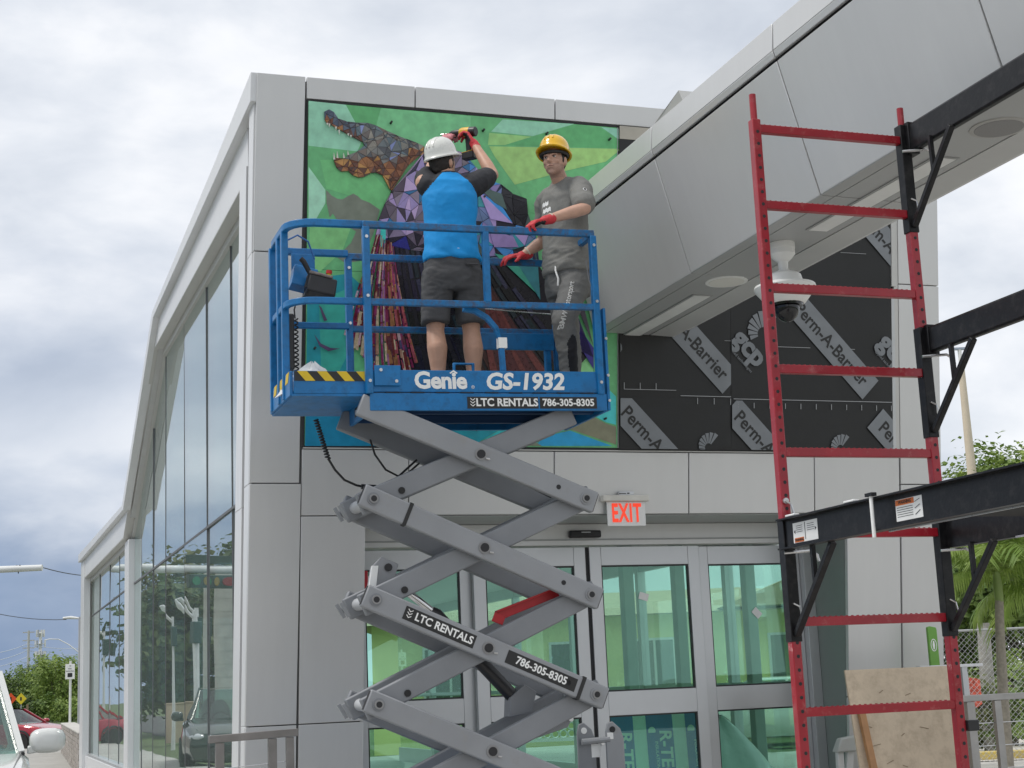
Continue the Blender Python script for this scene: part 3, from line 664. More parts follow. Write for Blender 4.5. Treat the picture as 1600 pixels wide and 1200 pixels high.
# mosaic tiles: an outline filled with triangles, each its own bevelled chip
def inside(p, P):
    c = False; n = len(P)
    for i in range(n):
        a, b = P[i], P[(i + 1) % n]
        if (a[1] > p[1]) != (b[1] > p[1]) and p[0] < (b[0] - a[0]) * (p[1] - a[1]) / (b[1] - a[1]) + a[0]: c = not c
    return c
def chips(P, n, seed, colour, proud, mind, name='mosaic_tile', gap=.0035, tilt=.006):
    rnd = random.Random(seed); pts = []
    x0, x1 = min(p[0] for p in P), max(p[0] for p in P); y0, y1 = min(p[1] for p in P), max(p[1] for p in P); t = 0
    while len(pts) < n and t < 6000:
        t += 1; q = (rnd.uniform(x0, x1), rnd.uniform(y0, y1))
        if inside(q, P) and all((q[0] - a[0]) ** 2 + (q[1] - a[1]) ** 2 > mind ** 2 for a in pts): pts.append(q)
    allp = [Vector(p) for p in P] + [Vector(p) for p in pts]; k = len(P)
    vs, es, fs, *_ = delaunay_2d_cdt(allp, [(i, (i + 1) % k) for i in range(k)], [], 1, 0.001)
    for f in fs:
        T = [vs[i] for i in f]; cx = sum(v.x for v in T) / 3; cy = sum(v.y for v in T) / 3
        if not inside((cx, cy), P): continue
        q = [on_front(v.x, v.y) for v in T]; cu = sum(a for a, b in q) / 3; cz = sum(b for a, b in q) / 3
        area = abs((q[1][0] - q[0][0]) * (q[2][1] - q[0][1]) - (q[2][0] - q[0][0]) * (q[1][1] - q[0][1])) / 2
        if area < .00012: continue
        r = []
        for a, b in q:
            L = math.hypot(a - cu, b - cz); s_ = max(.3, (L - gap * 1.6) / L); r.append((cu + (a - cu) * s_, cz + (b - cz) * s_))
        tl = [rnd.uniform(0, tilt) for _ in r]; idx = {p: t_ for p, t_ in zip(r, tl)}
        mb = MB(); mb.prism(r, lambda u, z: (u, wl_(z) - proud - idx[(u, z)], z), lambda u, z: (u, wl_(z) - proud + .008, z))
        mb.build(name, colour(cx, cy, rnd), MU)
Z6 = lambda L: [(x / 6 + 470, y / 6 + 140) for x, y in L]
HEAD = Z6([(215, 215), (260, 193), (300, 215), (345, 280), (430, 310), (520, 318), (620, 320), (700, 345), (800, 395), (900, 440), (980, 470), (1090, 510), (1150, 540), (1160, 610), (1110, 625), (1000, 720), (850, 955), (830, 945), (760, 812), (700, 785), (650, 790), (590, 825), (540, 832), (480, 810), (440, 772), (370, 775), (330, 740), (305, 680), (312, 645), (400, 655), (440, 622), (520, 590), (590, 530), (575, 500), (480, 452), (400, 408), (330, 372), (280, 338), (240, 328), (218, 290)])
BROWN = [(112, 72, 50), (96, 60, 44), (130, 88, 56), (84, 56, 46), (150, 110, 62), (74, 56, 52)]
SLATE = [(90, 97, 100), (104, 104, 102), (78, 84, 88), (112, 110, 104), (90, 84, 82), (70, 72, 76), (122, 118, 110), (82, 96, 102), (100, 90, 84)]
def headc(x, y, rnd):
    zx, zy = (x - 470) * 6, (y - 140) * 6
    br = (zx < 580 and zy < 520 and zy > 300 + .40 * (zx - 215) + (0 if zx > 300 else -40)) or (zy > 650 and zx < 730) or (zx > 690 and zy > 690 + max(0, (zx - 850)) * -.6 and zx < 1000) or (zx > 1000 and zy > 560)
    if br: return mmat(rnd.choice(BROWN), var=.2)
    if rnd.random() < .025: return mmat((116, 126, 166))
    if zx < 520 and zy < 400: return mmat(rnd.choice([(72, 82, 96), (60, 68, 84), (86, 94, 106), (66, 64, 72)]), var=.2)
    return mmat(rnd.choice(SLATE), var=.18)
# dark grout under the tiles
fsheet('mosaic_grout', [on_front(*p) for p in HEAD], mmat((58, 54, 56)), .0175, .001, MU)
chips(HEAD, 96, 3, headc, .020, 4.0, gap=.0016)
COAT = [(661, 240), (690, 232), (722, 240), (742, 262), (758, 281), (781, 289), (800, 304), (822, 312), (824, 336), (836, 372), (842, 420), (760, 402), (700, 398), (640, 392), (598, 384), (584, 378), (590, 345), (600, 320), (611, 300)]
LIL = [(152, 132, 172), (138, 124, 166), (112, 100, 124), (90, 80, 92), (74, 62, 76), (48, 44, 66), (44, 96, 136), (98, 90, 98), (168, 146, 182), (60, 52, 64), (122, 110, 126)]
LILR = [(150, 130, 176), (60, 120, 176), (86, 104, 138), (24, 22, 40), (30, 32, 60), (58, 72, 70), (48, 130, 140), (96, 110, 150), (120, 106, 150), (20, 18, 30)]
def coatc(x, y, rnd):
    if x > 782 and y < 352: return mmat((18, 17, 26), rough=.25)
    if y > 372 and x < 700: return mmat(rnd.choice([(26, 24, 84), (34, 36, 110), (22, 20, 46), (86, 76, 92), (30, 26, 40)]), rough=.25)
    return mmat(rnd.choice(LILR if x > 735 else LIL), var=.1, rough=.36)
fsheet('mosaic_grout', [on_front(*p) for p in COAT], mmat((34, 32, 34)), .0175, .001, MU)
chips(COAT, 92, 11, coatc, .022, 9, name='coat_tile', gap=.0020)
def tri(c, P, proud, name='mosaic_tile', rough=.35): fsheet(name, [on_front(*p) for p in P], mmat(c, rough=rough), proud, .004, MU)
tri((64, 172, 164), [(593, 360), (601, 360), (601, 380), (592, 390)], .034, rough=.15)
tri((152, 132, 180), [(746, 300), (764, 344), (799, 351)], .034); tri((52, 128, 190), [(748, 302), (783, 325), (799, 350)], .031)
tri((66, 84, 80), [(742, 291), (782, 305), (790, 330), (770, 318)], .035)
# lower coat tails: dark navy and black rays
rnd = random.Random(5)
def ray(c, x0, y0, x1, y1, w0, w1, proud, name='mosaic_strip', rough=.3, parts=1, cols=None, metal=0.0):
    dx, dy = x1 - x0, y1 - y0; L = math.hypot(dx, dy); nx, ny = -dy / L, dx / L
    mb = MB(); mats = []
    for i in range(parts):
        a, b = i / parts, (i + 1) / parts - (.012 if parts > 1 else 0); wa, wb = w0 + (w1 - w0) * a, w0 + (w1 - w0) * b
        bend = lambda t: math.sin(t * 3.1) * L * .02
        P = [(x0 + dx * a - nx * (wa - bend(a)), y0 + dy * a - ny * (wa - bend(a))), (x0 + dx * b - nx * (wb - bend(b)), y0 + dy * b - ny * (wb - bend(b))), (x0 + dx * b + nx * (wb + bend(b)), y0 + dy * b + ny * (wb + bend(b))), (x0 + dx * a + nx * (wa + bend(a)), y0 + dy * a + ny * (wa + bend(a)))]
        q = [on_front(*p) for p in P]; mb.cur = i; j = rnd.uniform(0, .004)
        mb.prism(q, lambda u, z: (u, wl_(z) - proud - j, z), lambda u, z: (u, wl_(z) - proud + .003, z))
        mats.append(mmat(rnd.choice(cols) if cols else c, rough=rough, metal=metal, var=.3, sc=40, name=None))
    mb.build(name, mats, MU)
DK = [(16, 15, 24), (22, 20, 34), (12, 12, 16), (30, 26, 44), (24, 34, 40)]
tailP = [(600, 384), (700, 396), (842, 418), (880, 470), (915, 560), (880, 596), (760, 600), (640, 596), (612, 480)]
fsheet('coat_ground', [on_front(*p) for p in tailP], mmat((20, 18, 26), rough=.3), .0185, .002, MU)
for i in range(22):
    x0 = 602 + i * 8; ray(None, x0, 384 + i * 1.1, 628 + i * 13.2 + rnd.uniform(-5, 5), 584 + rnd.uniform(-14, 12), 2.5, 4.5, .021 + .0003 * i, parts=4, cols=DK + ([(48, 24, 24), (62, 30, 30)] if 8 < i < 18 else [(40, 40, 58)]), rough=.22)
for i in range(9):
    ray(None, 752 + i * 4, 470 + i * 2, 772 + i * 10, 592, 2.5, 5.5, .029 + .0003 * i, parts=2, cols=[(78, 34, 34), (66, 28, 32), (88, 42, 40), (56, 26, 30)], rough=.3)
for (c, P) in (((44, 104, 112), [(800, 405), (838, 415), (842, 470)]), ((52, 130, 110), [(770, 398), (800, 404), (838, 462)]), ((132, 112, 158), [(762, 360), (800, 372), (808, 388), (770, 388)]), ((50, 40, 112), [(896, 505), (925, 545), (925, 578), (896, 530)]), ((38, 30, 70), [(862, 440), (885, 455), (925, 560), (905, 550)]), ((66, 62, 70), [(888, 452), (905, 460), (924, 540)])):
    tri(c, P, .036)
# iridescent skirt of strips
PINK = [(128, 52, 92), (150, 74, 84), (104, 34, 52), (160, 122, 104), (140, 98, 66), (178, 150, 158), (98, 44, 44), (116, 40, 74), (190, 166, 140), (80, 34, 54), (140, 90, 132), (70, 60, 92), (92, 50, 60)]
for i in range(46):
    t = i / 45; x0 = 586 + t * 26 + rnd.uniform(-2, 2); y0 = 370 + 20 * abs(t - .2) + rnd.uniform(-4, 6)
    ray(None, x0, y0, 539 + t * 112 + rnd.uniform(-4, 4), (540 + 50 * min(1, t * 2.4)) + rnd.uniform(-22, 8), .7, rnd.uniform(1.4, 2.9), .030 + .0003 * (i % 11), parts=rnd.choice((6, 9, 13)), cols=[rnd.choice(PINK) for _ in range(4)], rough=.15, metal=.4)
for (P) in ([(497, 478), (501, 482), (510, 502), (505, 503)], [(490, 524), (500, 538), (515, 545), (530, 546), (512, 550), (498, 542)]):
    fsheet('feather_chip', [on_front(*p) for p in P], mmat((70, 58, 86), rough=.2), .03, .004, MU)
# teeth, nostril, screw holes
for x, y0, y1 in ((238, 328, 350), (258, 333, 368), (320, 362, 398), (350, 392, 436), (435, 425, 450), (460, 440, 464), (305, 668, 603), (335, 655, 590), (395, 655, 605), (435, 625, 585)):
    P = Z6([(x - 8, y0), (x + 9, y0), (x + (3 if y1 > y0 else -4), y1)]); fsheet('tooth', [on_front(*p) for p in P], mat('tooth_ivory', (.72, .70, .62), .3), .036, .012, MU)
SCR = [(491, 545), (610, 193), (754, 205), (611, 302), (755, 309), (853, 210), (951, 219), (849, 320), (547, 450), (944, 655), (744, 672), (706, 565), (500, 452), (520, 640)]
for x, y in SCR:
    u, z = on_front(x, y); mb = MB(); mb.tube([(u, wl_(z) - .042, z), (u, wl_(z) - .004, z)], .009, 10); mb.build('screw_cap', PRINTK, MU)
# dark gap lines round the mural
GAPM = DARK
fsheet('edge_gap', [(-1.392, 5.898), (1.16, 5.898), (1.16, 5.914), (-1.392, 5.914)], GAPM, .004, .01, MU)
fsheet('edge_gap', [(-1.392, 3.325), (-1.381, 3.325), (-1.381, 5.897), (-1.392, 5.897)], GAPM, .004, .01, MU)
fsheet('edge_gap', [(-1.38, 3.308), (1.16, 3.308), (1.16, 3.322), (-1.38, 3.322)], GAPM, .004, .01, MU)
fsheet('edge_trim', [(1.157, 3.325), (1.164, 3.325), (1.164, 5.895), (1.157, 5.895)], ALU, .008, .02, MU)
# ================================================================== blue scissor lift
LIFT = base('scissor_lift', 'blue scissor lift with raised platform and grey crossed arms before the station doors', 'scissor lift', -0.66, -1.63, 0.15)
BLUE = mat('lift_blue_paint', (0.003, 0.165, 0.43), 0.42, 0.0, 0.12, 5, 0.03, 90, coat=.05, dirt=(0.006, 0.10, 0.25), dirtamt=.4)
BLUEW = mat('worn_blue_paint', (0.005, 0.15, 0.38), 0.5, 0.0, 0.25, 9, 0.08, 60, dirt=(0.075, 0.06, 0.065), dirtamt=.55)
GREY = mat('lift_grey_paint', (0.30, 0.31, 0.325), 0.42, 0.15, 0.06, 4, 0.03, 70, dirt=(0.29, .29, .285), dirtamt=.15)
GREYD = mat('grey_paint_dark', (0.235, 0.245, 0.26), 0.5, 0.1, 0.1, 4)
FRW, RRW = -2.0, -1.25; UL, UR = -1.372, 0.215; TL = 0.017   # slight tilt of the deck: right end higher
def tz(u, z): return z + (u + .6) * TL
def rail(name, pts, r=.019, m=BLUE, n=10):
    mb = MB(); mb.tube([(u, w, tz(u, z)) for u, w, z in pts], r, n); return mb.build(name, m, LIFT, smooth=40)
def lbox(name, u0, u1, w0, w1, z0, z1, m, bevel=.004, parent=LIFT):
    mb = MB(); mb.hexa([(u0, w0, tz(u0, z0)), (u1, w0, tz(u1, z0)), (u1, w1, tz(u1, z0)), (u0, w1, tz(u0, z0)), (u0, w0, tz(u0, z1)), (u1, w0, tz(u1, z1)), (u1, w1, tz(u1, z1)), (u0, w1, tz(u0, z1))])
    return mb.build(name, m, parent, bevel=bevel)
def srail(name, pts, w_=.038, h_=.038, m=BLUEW):
    mb = MB(); mb.sq_tube([(u, w, tz(u, z)) for u, w, z in pts], w_, h_); return mb.build(name, m, LIFT, bevel=.005)
# deck tray
lbox('deck', UL, UR + .02, FRW + .01, RRW, 3.335, 3.355, mat('deck_plate', (.16, .17, .18), .5, .4, .2, 20))
lbox('side_channel', UL, UR + .02, FRW - .012, FRW + .012, 3.232, 3.345, BLUE)
lbox('side_channel', UL, UR + .02, RRW - .012, RRW + .012, 3.232, 3.345, BLUE)
lbox('end_channel', UL - .005, UL + .02, FRW + .013, RRW - .013, 3.225, 3.344, BLUE)
lbox('end_channel', UR, UR + .022, FRW + .013, RRW - .013, 3.225, 3.344, BLUE)
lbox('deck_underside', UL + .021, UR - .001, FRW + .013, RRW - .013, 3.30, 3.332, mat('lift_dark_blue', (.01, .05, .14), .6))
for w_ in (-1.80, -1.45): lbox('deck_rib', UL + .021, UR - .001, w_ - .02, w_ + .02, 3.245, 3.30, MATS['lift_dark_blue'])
tb = lbox('toe_board', UL + .01, UR - .03, FRW - .004, FRW + .012, 3.352, 3.495, BLUE)
lbox('toe_board', UL + .01, UR - .03, RRW - .006, RRW + .006, 3.352, 3.495, BLUE)
# dashed lip between toe board and channel
mb = MB()
for k in range(9): mb.hexa([(a, b, tz(a, c)) for a, b, c in ((UL + .1 + k * .165, FRW - .014, 3.346), (UL + .19 + k * .165, FRW - .014, 3.346), (UL + .19 + k * .165, FRW + .01, 3.346), (UL + .1 + k * .165, FRW + .01, 3.346), (UL + .1 + k * .165, FRW - .014, 3.3515), (UL + .19 + k * .165, FRW - .014, 3.3515), (UL + .19 + k * .165, FRW + .01, 3.3515), (UL + .1 + k * .165, FRW + .01, 3.3515))])
lip = mb.build('deck_lip', DARK, LIFT); lip['kind'] = 'stuff'
# front guard rails
srail('guard_rail', [(UL - .02, FRW, 4.445), (UR - .01, FRW, 4.445)], .040, .045); srail('guard_rail', [(UL - .01, FRW, 3.935), (UR, FRW, 3.935)], .036, .042)
srail('guard_rail', [(UL + .05, RRW, 4.445), (UR, RRW, 4.445)], .036, .045); srail('guard_rail', [(UL + .05, RRW, 3.935), (UR, RRW, 3.935)], .034, .042)
srail('guard_rail', [(UR - .01, FRW + .02, 4.445), (UR - .01, RRW - .02, 4.445)], .038, .042)
for u, w_ in ((UL, FRW), (UR - .02, FRW), (UL + .06, RRW), (UR - .02, RRW)):
    mb = MB(); mb.bar((u, w_, tz(u, 3.34)), (u, w_, tz(u, 4.43)), .046, .046, (0, 1, 0)); mb.build('rail_post', BLUE, LIFT, bevel=.006)
    for z in (4.36, 3.97, 3.42):
        mb = MB(); mb.tube([(u, w_ - .032, tz(u, z)), (u, w_ - .02, tz(u, z))], .011, 8); mb.build('bolt', STEEL, LIFT)
u = -0.565
mb = MB(); mb.bar((u, FRW + .0, tz(u, 3.95)), (u, FRW, tz(u, 4.43)), .044, .040, (0, 1, 0)); mb.build('rail_post', BLUE, LIFT, bevel=.006)
for u in (-.42, .12):
    mb = MB(); mb.bar((u, RRW, tz(u, 3.36)), (u, RRW, tz(u, 3.93)), .044, .040, (0, 1, 0)); mb.build('rail_post', BLUE, LIFT, bevel=.006)
lbox('rear_plate', -.40, UR - .05, RRW - .03, RRW - .01, 3.80, 3.92, BLUE)
# bent inner hand rail with white tape
srail('hand_rail', [(-.72, FRW + .05, 3.915), (-.64, FRW + .05, 3.905), (-.56, FRW + .05, 3.86), (-.50, FRW + .05, 3.79), (-.47, FRW + .05, 3.70), (-.455, FRW + .05, 3.36)], .036, .036, BLUE)
lbox('white_tape', -.492, -.432, FRW + .028, FRW + .072, 3.655, 3.725, PRINTW, .002)
srail('step_loop', [(-.78, FRW + .10, 3.37), (-.78, FRW + .10, 3.56), (-.65, FRW + .10, 3.56), (-.65, FRW + .10, 3.37)], .022, .022, BLUE)
# wire across at chest height with snap hook
mb = MB(); mb.tube([(-.52, RRW - .05, 4.10), (-.1, RRW - .05, 4.08), (UR - .05, RRW - .05, 4.07)], .004, 6); mb.build('gate_wire', STEEL, LIFT)
mb = MB(); mb.tube([(UR - .06, FRW + .03, 4.28), (UR - .05, FRW + .02, 4.14), (UR - .03, FRW + .0, 4.05)], .004, 6); mb.build('snap_line', mat('wire_grey', (.2, .2, .2), .5), LIFT)
# entry end plate
lbox('end_plate', UR + .025, UR + .045, FRW - .01, FRW + .10, 3.235, 3.93, BLUE); lbox('end_plate', UR + .025, UR + .045, RRW - .10, RRW, 3.235, 3.93, BLUE)
for z in (3.30, 3.47, 3.72):
    mb = MB(); mb.tube([(UR + .035, FRW - .022, tz(.2, z)), (UR + .035, FRW - .01, tz(.2, z))], .010, 8); mb.build('bolt', STEEL, LIFT)
lbox('gusset', UL + .03, UL + .20, FRW - .024, FRW - .013, 3.39, 3.52, BLUE, .003)
for du, z in ((.07, 3.49), (.17, 3.42)):
    mb = MB(); mb.tube([(UL + du, FRW - .034, tz(UL, z)), (UL + du, FRW - .024, tz(UL, z))], .011, 8); mb.build('bolt', STEEL, LIFT)
# roll-out extension deck to the left
EL, EFW, ERW = -1.855, -1.965, -1.285
def arc_rail(z, r=.10):
    P = [(UL + .03, EFW, z)]
    for a in range(0, 91, 18): P.append((EL + r - r * math.sin(R_(a)), EFW + r - r * math.cos(R_(a)), z))
    for a in range(0, 91, 18): P.append((EL + r - r * math.cos(R_(a)), ERW - r + r * math.sin(R_(a)), z))
    P.append((UL + .05, ERW, z)); return P
srail('extension_rail', arc_rail(4.455, .16), .042, .046, BLUE); srail('extension_rail', arc_rail(3.945, .16), .036, .042, BLUE)
for w_ in (-1.78, -1.62, -1.36):
    mb = MB(); mb.bar((EL, w_, tz(EL, 3.34)), (EL, w_, tz(EL, 4.45)), .046, .04, (0, 1, 0)); mb.build('rail_post', BLUE, LIFT, bevel=.006)
lbox('extension_deck', EL + .01, UL - .006, EFW + .005, ERW, 3.345, 3.365, BLUE)
lbox('extension_skirt', EL + .01, UL - .006, EFW - .012, EFW + .004, 3.345, 3.49, BLUE)
lbox('extension_skirt', EL - .012, EL + .009, EFW + .005, ERW, 3.335, 3.49, BLUE)
mb = MB(); mb.hexa([(EL, EFW - .01, tz(EL, 3.33)), (UL - .006, EFW - .01, tz(UL, 3.33)), (UL - .006, ERW, tz(UL, 3.325)), (EL, ERW, tz(EL, 3.325)), (EL, EFW - .01, tz(EL, 3.344)), (UL - .006, EFW - .01, tz(UL, 3.344)), (UL - .006, ERW, tz(UL, 3.344)), (EL, ERW, tz(EL, 3.344))])
mb.build('extension_underside', BLUE, LIFT)
YEL = mat('hazard_yellow', (.72, .50, .02), .5, 0, .06, 12)
hz = MB(); uu = EL + .012
lbox('hazard_tape', EL + .012, UL - .008, EFW - .0145, EFW - .0125, 3.425, 3.487, PRINTK, 0)
for k in range(4):
    a = EL + .03 + k * .125; P = [(a, 3.487), (a + .062, 3.487), (a + .115, 3.425), (a + .053, 3.425)]
    P = clip_poly(P, EL + .012, UL - .008, 3.4, 3.5)
    mb = MB(); mb.prism(P, lambda u, z: (u, EFW - .0165, tz(u, z)), lambda u, z: (u, EFW - .0146, tz(u, z))); mb.build('hazard_stripe', YEL, LIFT)
for k in range(3):
    w0 = EFW + .02 + k * .2; mb = MB(); mb.prism([(w0, 3.487), (w0 + .09, 3.487), (w0 + .13, 3.425), (w0 + .04, 3.425)], lambda w, z: (EL - .0145, w, tz(EL, z)), lambda w, z: (EL - .0125, w, tz(EL, z))); mb.build('hazard_stripe', YEL, LIFT)
# control box, its bracket, manual holder, coil cord
mb = MB(); M_ = Matrix.Rotation(R_(12), 3, 'Y') @ Matrix.Rotation(R_(-14), 3, 'X')
mb.box((-1.68, -1.52, 4.18), (.16, .10, .15), M_); mb.build('control_bracket', BLUE, LIFT, bevel=.006)
mb = MB(); mb.box((-1.585, -1.60, 4.10), (.19, .13, .13), M_); cb = mb.build('control_box', BLACKP, LIFT, bevel=.012)
mb = MB(); mb.box((-1.59, -1.60, 4.175), (.16, .11, .02), M_); mb.build('control_panel', mat('worn_plastic', (.20, .17, .16), .6, 0, .5, 40), cb, bevel=.006)
mb = MB(); mb.tube([Vector((-1.535, -1.62, 4.17)), Vector((-1.530, -1.62, 4.20))], .014, 12); mb.build('stop_collar', YEL, cb)
mb = MB(); mb.tube([Vector((-1.530, -1.62, 4.20)), Vector((-1.527, -1.62, 4.222))], .020, 12); mb.build('stop_button', mat('stop_red', (.55, .02, .02), .4), cb)
mb = MB(); mb.tube([(-1.68, -1.62, 4.10), (-1.655, -1.63, 4.19), (-1.70, -1.64, 4.27), (-1.72, -1.64, 4.29)], .018, 8); mb.build('control_handle', BLACKP, LIFT, smooth=50)
lbox('bracket_plate', -1.72, -1.56, ERW - .05, ERW - .03, 4.28, 4.43, BLUE)
mb = MB(); mb.tube([(-1.80, -1.6, 4.42), (-1.73, -1.6, 4.46), (-1.66, -1.6, 4.42), (-1.62, -1.6, 4.30)], .006, 6); mb.build('wire_loop', mat('blue_wire', (.02, .12, .35), .5), LIFT)
lbox('manual_box', -1.83, -1.775, -1.68, -1.50, 3.56, 3.93, BLACKP, .012)
CORD = mat('black_cord', (.015, .015, .016), .45)
P = []
for k in range(150):
    t = k / 149; a = t * 2 * math.pi * 13; P.append((-1.735 + .018 * math.cos(a), -1.50 + .018 * math.sin(a), 3.92 - t * .40))
mb = MB(); mb.tube(P, .005, 6); mb.build('coil_cord', CORD, LIFT, smooth=60)
mb = MB(); mb.tube([(-1.66, -1.56, 4.06), (-1.72, -1.52, 4.05), (-1.74, -1.5, 3.98), (-1.735, -1.5, 3.92)], .005, 6); mb.build('cord', CORD, LIFT)
P = []
for k in range(130):
    t = k / 129; a = t * 2 * math.pi * 14; P.append((-1.62 + t * .075 + .014 * math.cos(a), -1.55 + .014 * math.sin(a), 3.24 - t * .255))
mb = MB(); mb.tube(P, .006, 6); mb.build('coil_cord', CORD, LIFT, smooth=60)
mb = MB(); mb.tube([(-1.545, -1.55, 2.985), (-1.50, -1.55, 2.91), (-1.44, -1.55, 2.845), (-1.36, -1.55, 2.81), (-1.28, -1.55, 2.795), (-1.20, -1.55, 2.80), (-1.10, -1.55, 2.85), (-1.02, -1.55, 2.92), (-.95, -1.55, 2.98)], .008, 6); mb.build('cord', CORD, LIFT, smooth=60)
mb = MB(); mb.tube([(-1.33, -1.55, 2.802), (-1.23, -1.55, 2.797)], .017, 8); mb.build('cord_plug', BLACKP, LIFT)
mb = MB(); mb.tube([(-1.25, -1.5, 3.12), (-1.22, -1.5, 3.02), (-1.15, -1.5, 2.92), (-1.06, -1.5, 2.875), (-1.0, -1.52, 2.90), (-.93, -1.54, 2.96)], .007, 6); mb.build('cord', CORD, LIFT, smooth=60)
# scissor stack
ZE = [3.235, 2.665, 2.045, 1.417, 0.79]; SL, SR_ = -1.366, 0.05; UC = -0.655
def arm(u0, z0, u1, z1, w_, m=GREY, h=.142, t=.052):
    d = Vector((u1 - u0, 0, z1 - z0)).normalized() * .075
    mb = MB(); mb.bar(Vector((u0, w_, z0)) - d, Vector((u1, w_, z1)) + d, t, h, (0, 0, 1))
    return mb.build('scissor_arm', m, LIFT, bevel=.010)
LABELARM = None
for k in range(4):
    zt, zb = ZE[k], ZE[k + 1]; zc = (zt + zb) / 2
    sl = SL if k else SL + .0
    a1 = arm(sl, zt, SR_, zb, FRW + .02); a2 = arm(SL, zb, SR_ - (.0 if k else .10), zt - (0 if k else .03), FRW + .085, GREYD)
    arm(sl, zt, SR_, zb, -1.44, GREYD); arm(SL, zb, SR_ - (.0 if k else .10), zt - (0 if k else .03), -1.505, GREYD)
    if k == 2: LABELARM = a1
    # pivot pins
    mb = MB(); mb.tube([(UC, FRW - .02, zc), (UC, -1.40, zc)], .028, 14); mb.build('pivot_pin', BLACKP, LIFT, smooth=40)
    mb = MB(); mb.tube([(UC, FRW - .013, zc), (UC, FRW - .0065, zc)], .040, 16); mb.build('pin_washer', mat('dull_steel', (.30, .30, .30), .45, .5, .1), LIFT, smooth=40)
    mb = MB(); mb.tube([(UC + .03, FRW - .018, zc - .03), (UC + .055, FRW - .018, zc - .035)], .006, 6); mb.build('pin_clip', STEEL, LIFT)
    for ue, dz in ((SL, 0), (SR_, 0)):
        if ue == SL and k == 3: pass
        mb = MB(); mb.tube([(ue, FRW - .014, zb), (ue, FRW - .004, zb)], .040, 16); mb.build('end_bushing', GREYD if ue == SL else GREY, LIFT, smooth=40)
        mb = MB(); mb.tube([(ue, FRW - .026, zb), (ue, FRW - .0145, zb)], .028, 16); mb.build('bushing_ring', mat('dull_steel', (.30, .30, .30), .45, .5, .1), LIFT, smooth=40)
        mb = MB(); mb.tube([(ue, FRW - .028, zb), (ue, FRW - .0262, zb)], .019, 14); mb.build('pin_hole', DARK, LIFT, smooth=40)
        mb = MB(); mb.tube([(ue, FRW + .12, zb), (ue, -1.53, zb)], .040, 14); mb.build('cross_tube', mat('pale_grey_paint', (.52, .53, .54), .4), LIFT, smooth=40)
    # rubber bumpers and black holes
    mb = MB(); mb.tube([(SL + .20, FRW + .10, zb + .06), (SL + .20, FRW + .05, zb + .06)], .022, 10); mb.build('rubber_stop', RUBBER, LIFT)
    d = Vector((SR_ - SL, 0, zb - zt)).normalized()
    p = Vector((SR_, 0, zb)) - d * .20
    mb = MB(); mb.tube([(p.x, FRW - .0075, p.z), (p.x, FRW + .0, p.z)], .016, 12); mb.build('arm_hole', DARK, LIFT)
    # open ends of the arms: dark mouths
    for (ua, za, dd) in ((SL, zt, -1), (SR_, zb, 1)):
        pe = Vector((ua, FRW + .02, za)) + d * dd * .0755
        if k == 0 and dd < 0: continue
        mb = MB(); mb.bar(pe, pe + d * dd * .0012, .040, .122, (0, 0, 1)); mb.build('arm_mouth', DARK, LIFT)
# inner stiffener plates with fins at the left joints
for k in range(1, 4):
    z = ZE[k]
    for w_ in (-1.47, -1.60):
        mb = MB(); d = Vector((-.5, 0, .87))
        mb.bar(Vector((SL - .10, w_, z - .035)) - d * .05, Vector((SL - .10, w_, z - .035)) + d * .05, .02, .022, (0, 1, 0)); mb.build('joint_fin', GREY, LIFT)
# hose along the rear arms
for k in range(2):
    zt, zb = ZE[k], ZE[k + 1]
    mb = MB(); mb.tube([(UC + .03, FRW + .2, (zt + zb) / 2 + .01), (UC + .3, FRW + .2, (zt + zb) / 2 - .13), (SR_ - .16, FRW + .2, zb + .04)], .014, 6); mb.build('hose', CORD, LIFT, smooth=60)
# dark tape bands on two arms
def armpt(k, t): return Vector((SL + (SR_ - SL) * t, FRW + .02, ZE[k] + (ZE[k + 1] - ZE[k]) * t))
for k, t in ((1, .155), (2, .93)):
    p = armpt(k, t); d = (armpt(k, 1) - armpt(k, 0)).normalized()
    mb = MB(); mb.bar(p - d * .012, p + d * .012, .060, .150, (0, 0, 1)); mb.build('tape_band', PRINTK, LIFT)
# hydraulic cylinder, mounting ear, safety arm, lower bracket
mb = MB(); mb.tube([(-1.20, -1.70, 2.20), (-.92, -1.70, 1.98)], .024, 14); mb.build('piston_rod', mat('chrome', (.8, .8, .8), .08, 1.0, .02), LIFT, smooth=40)
mb = MB(); mb.tube([(-.93, -1.70, 1.985), (-.90, -1.70, 1.96), (-.36, -1.70, 1.38)], [.032, .045, .045], 16); mb.build('cylinder_barrel', BLACKP, LIFT, smooth=40)
mb = MB(); mb.prism([(-1.36, 2.10), (-1.20, 2.12), (-1.15, 2.28), (-1.26, 2.33), (-1.33, 2.26)], lambda u, z: (u, -1.76, z), lambda u, z: (u, -1.73, z)); mb.build('cylinder_ear', GREY, LIFT, bevel=.004)
mb = MB(); mb.tube([(-1.22, -1.775, 2.26), (-1.22, -1.76, 2.26)], .025, 12); mb.build('ear_pin', BLACKP, LIFT)
mb = MB(); mb.prism([(-1.36, 2.10), (-1.31, 2.12), (-1.29, 2.27), (-1.33, 2.27)], lambda u, z: (u, -1.79, z), lambda u, z: (u, -1.77, z)); mb.build('ear_plate', PRINTW, LIFT)
SRED = mat('safety_red', (.42, .015, .02), .4, 0, .08, 9)
mb = MB(); mb.bar((-.55, FRW + .14, 1.925), (-.12, FRW + .14, 2.075), .012, .055); mb.build('safety_arm', SRED, LIFT, bevel=.003)
mb = MB(); mb.bar((-.55, FRW + .13, 1.960), (-.12, FRW + .13, 2.105), .05, .010); mb.build('safety_arm_flange', SRED, LIFT, bevel=.002)
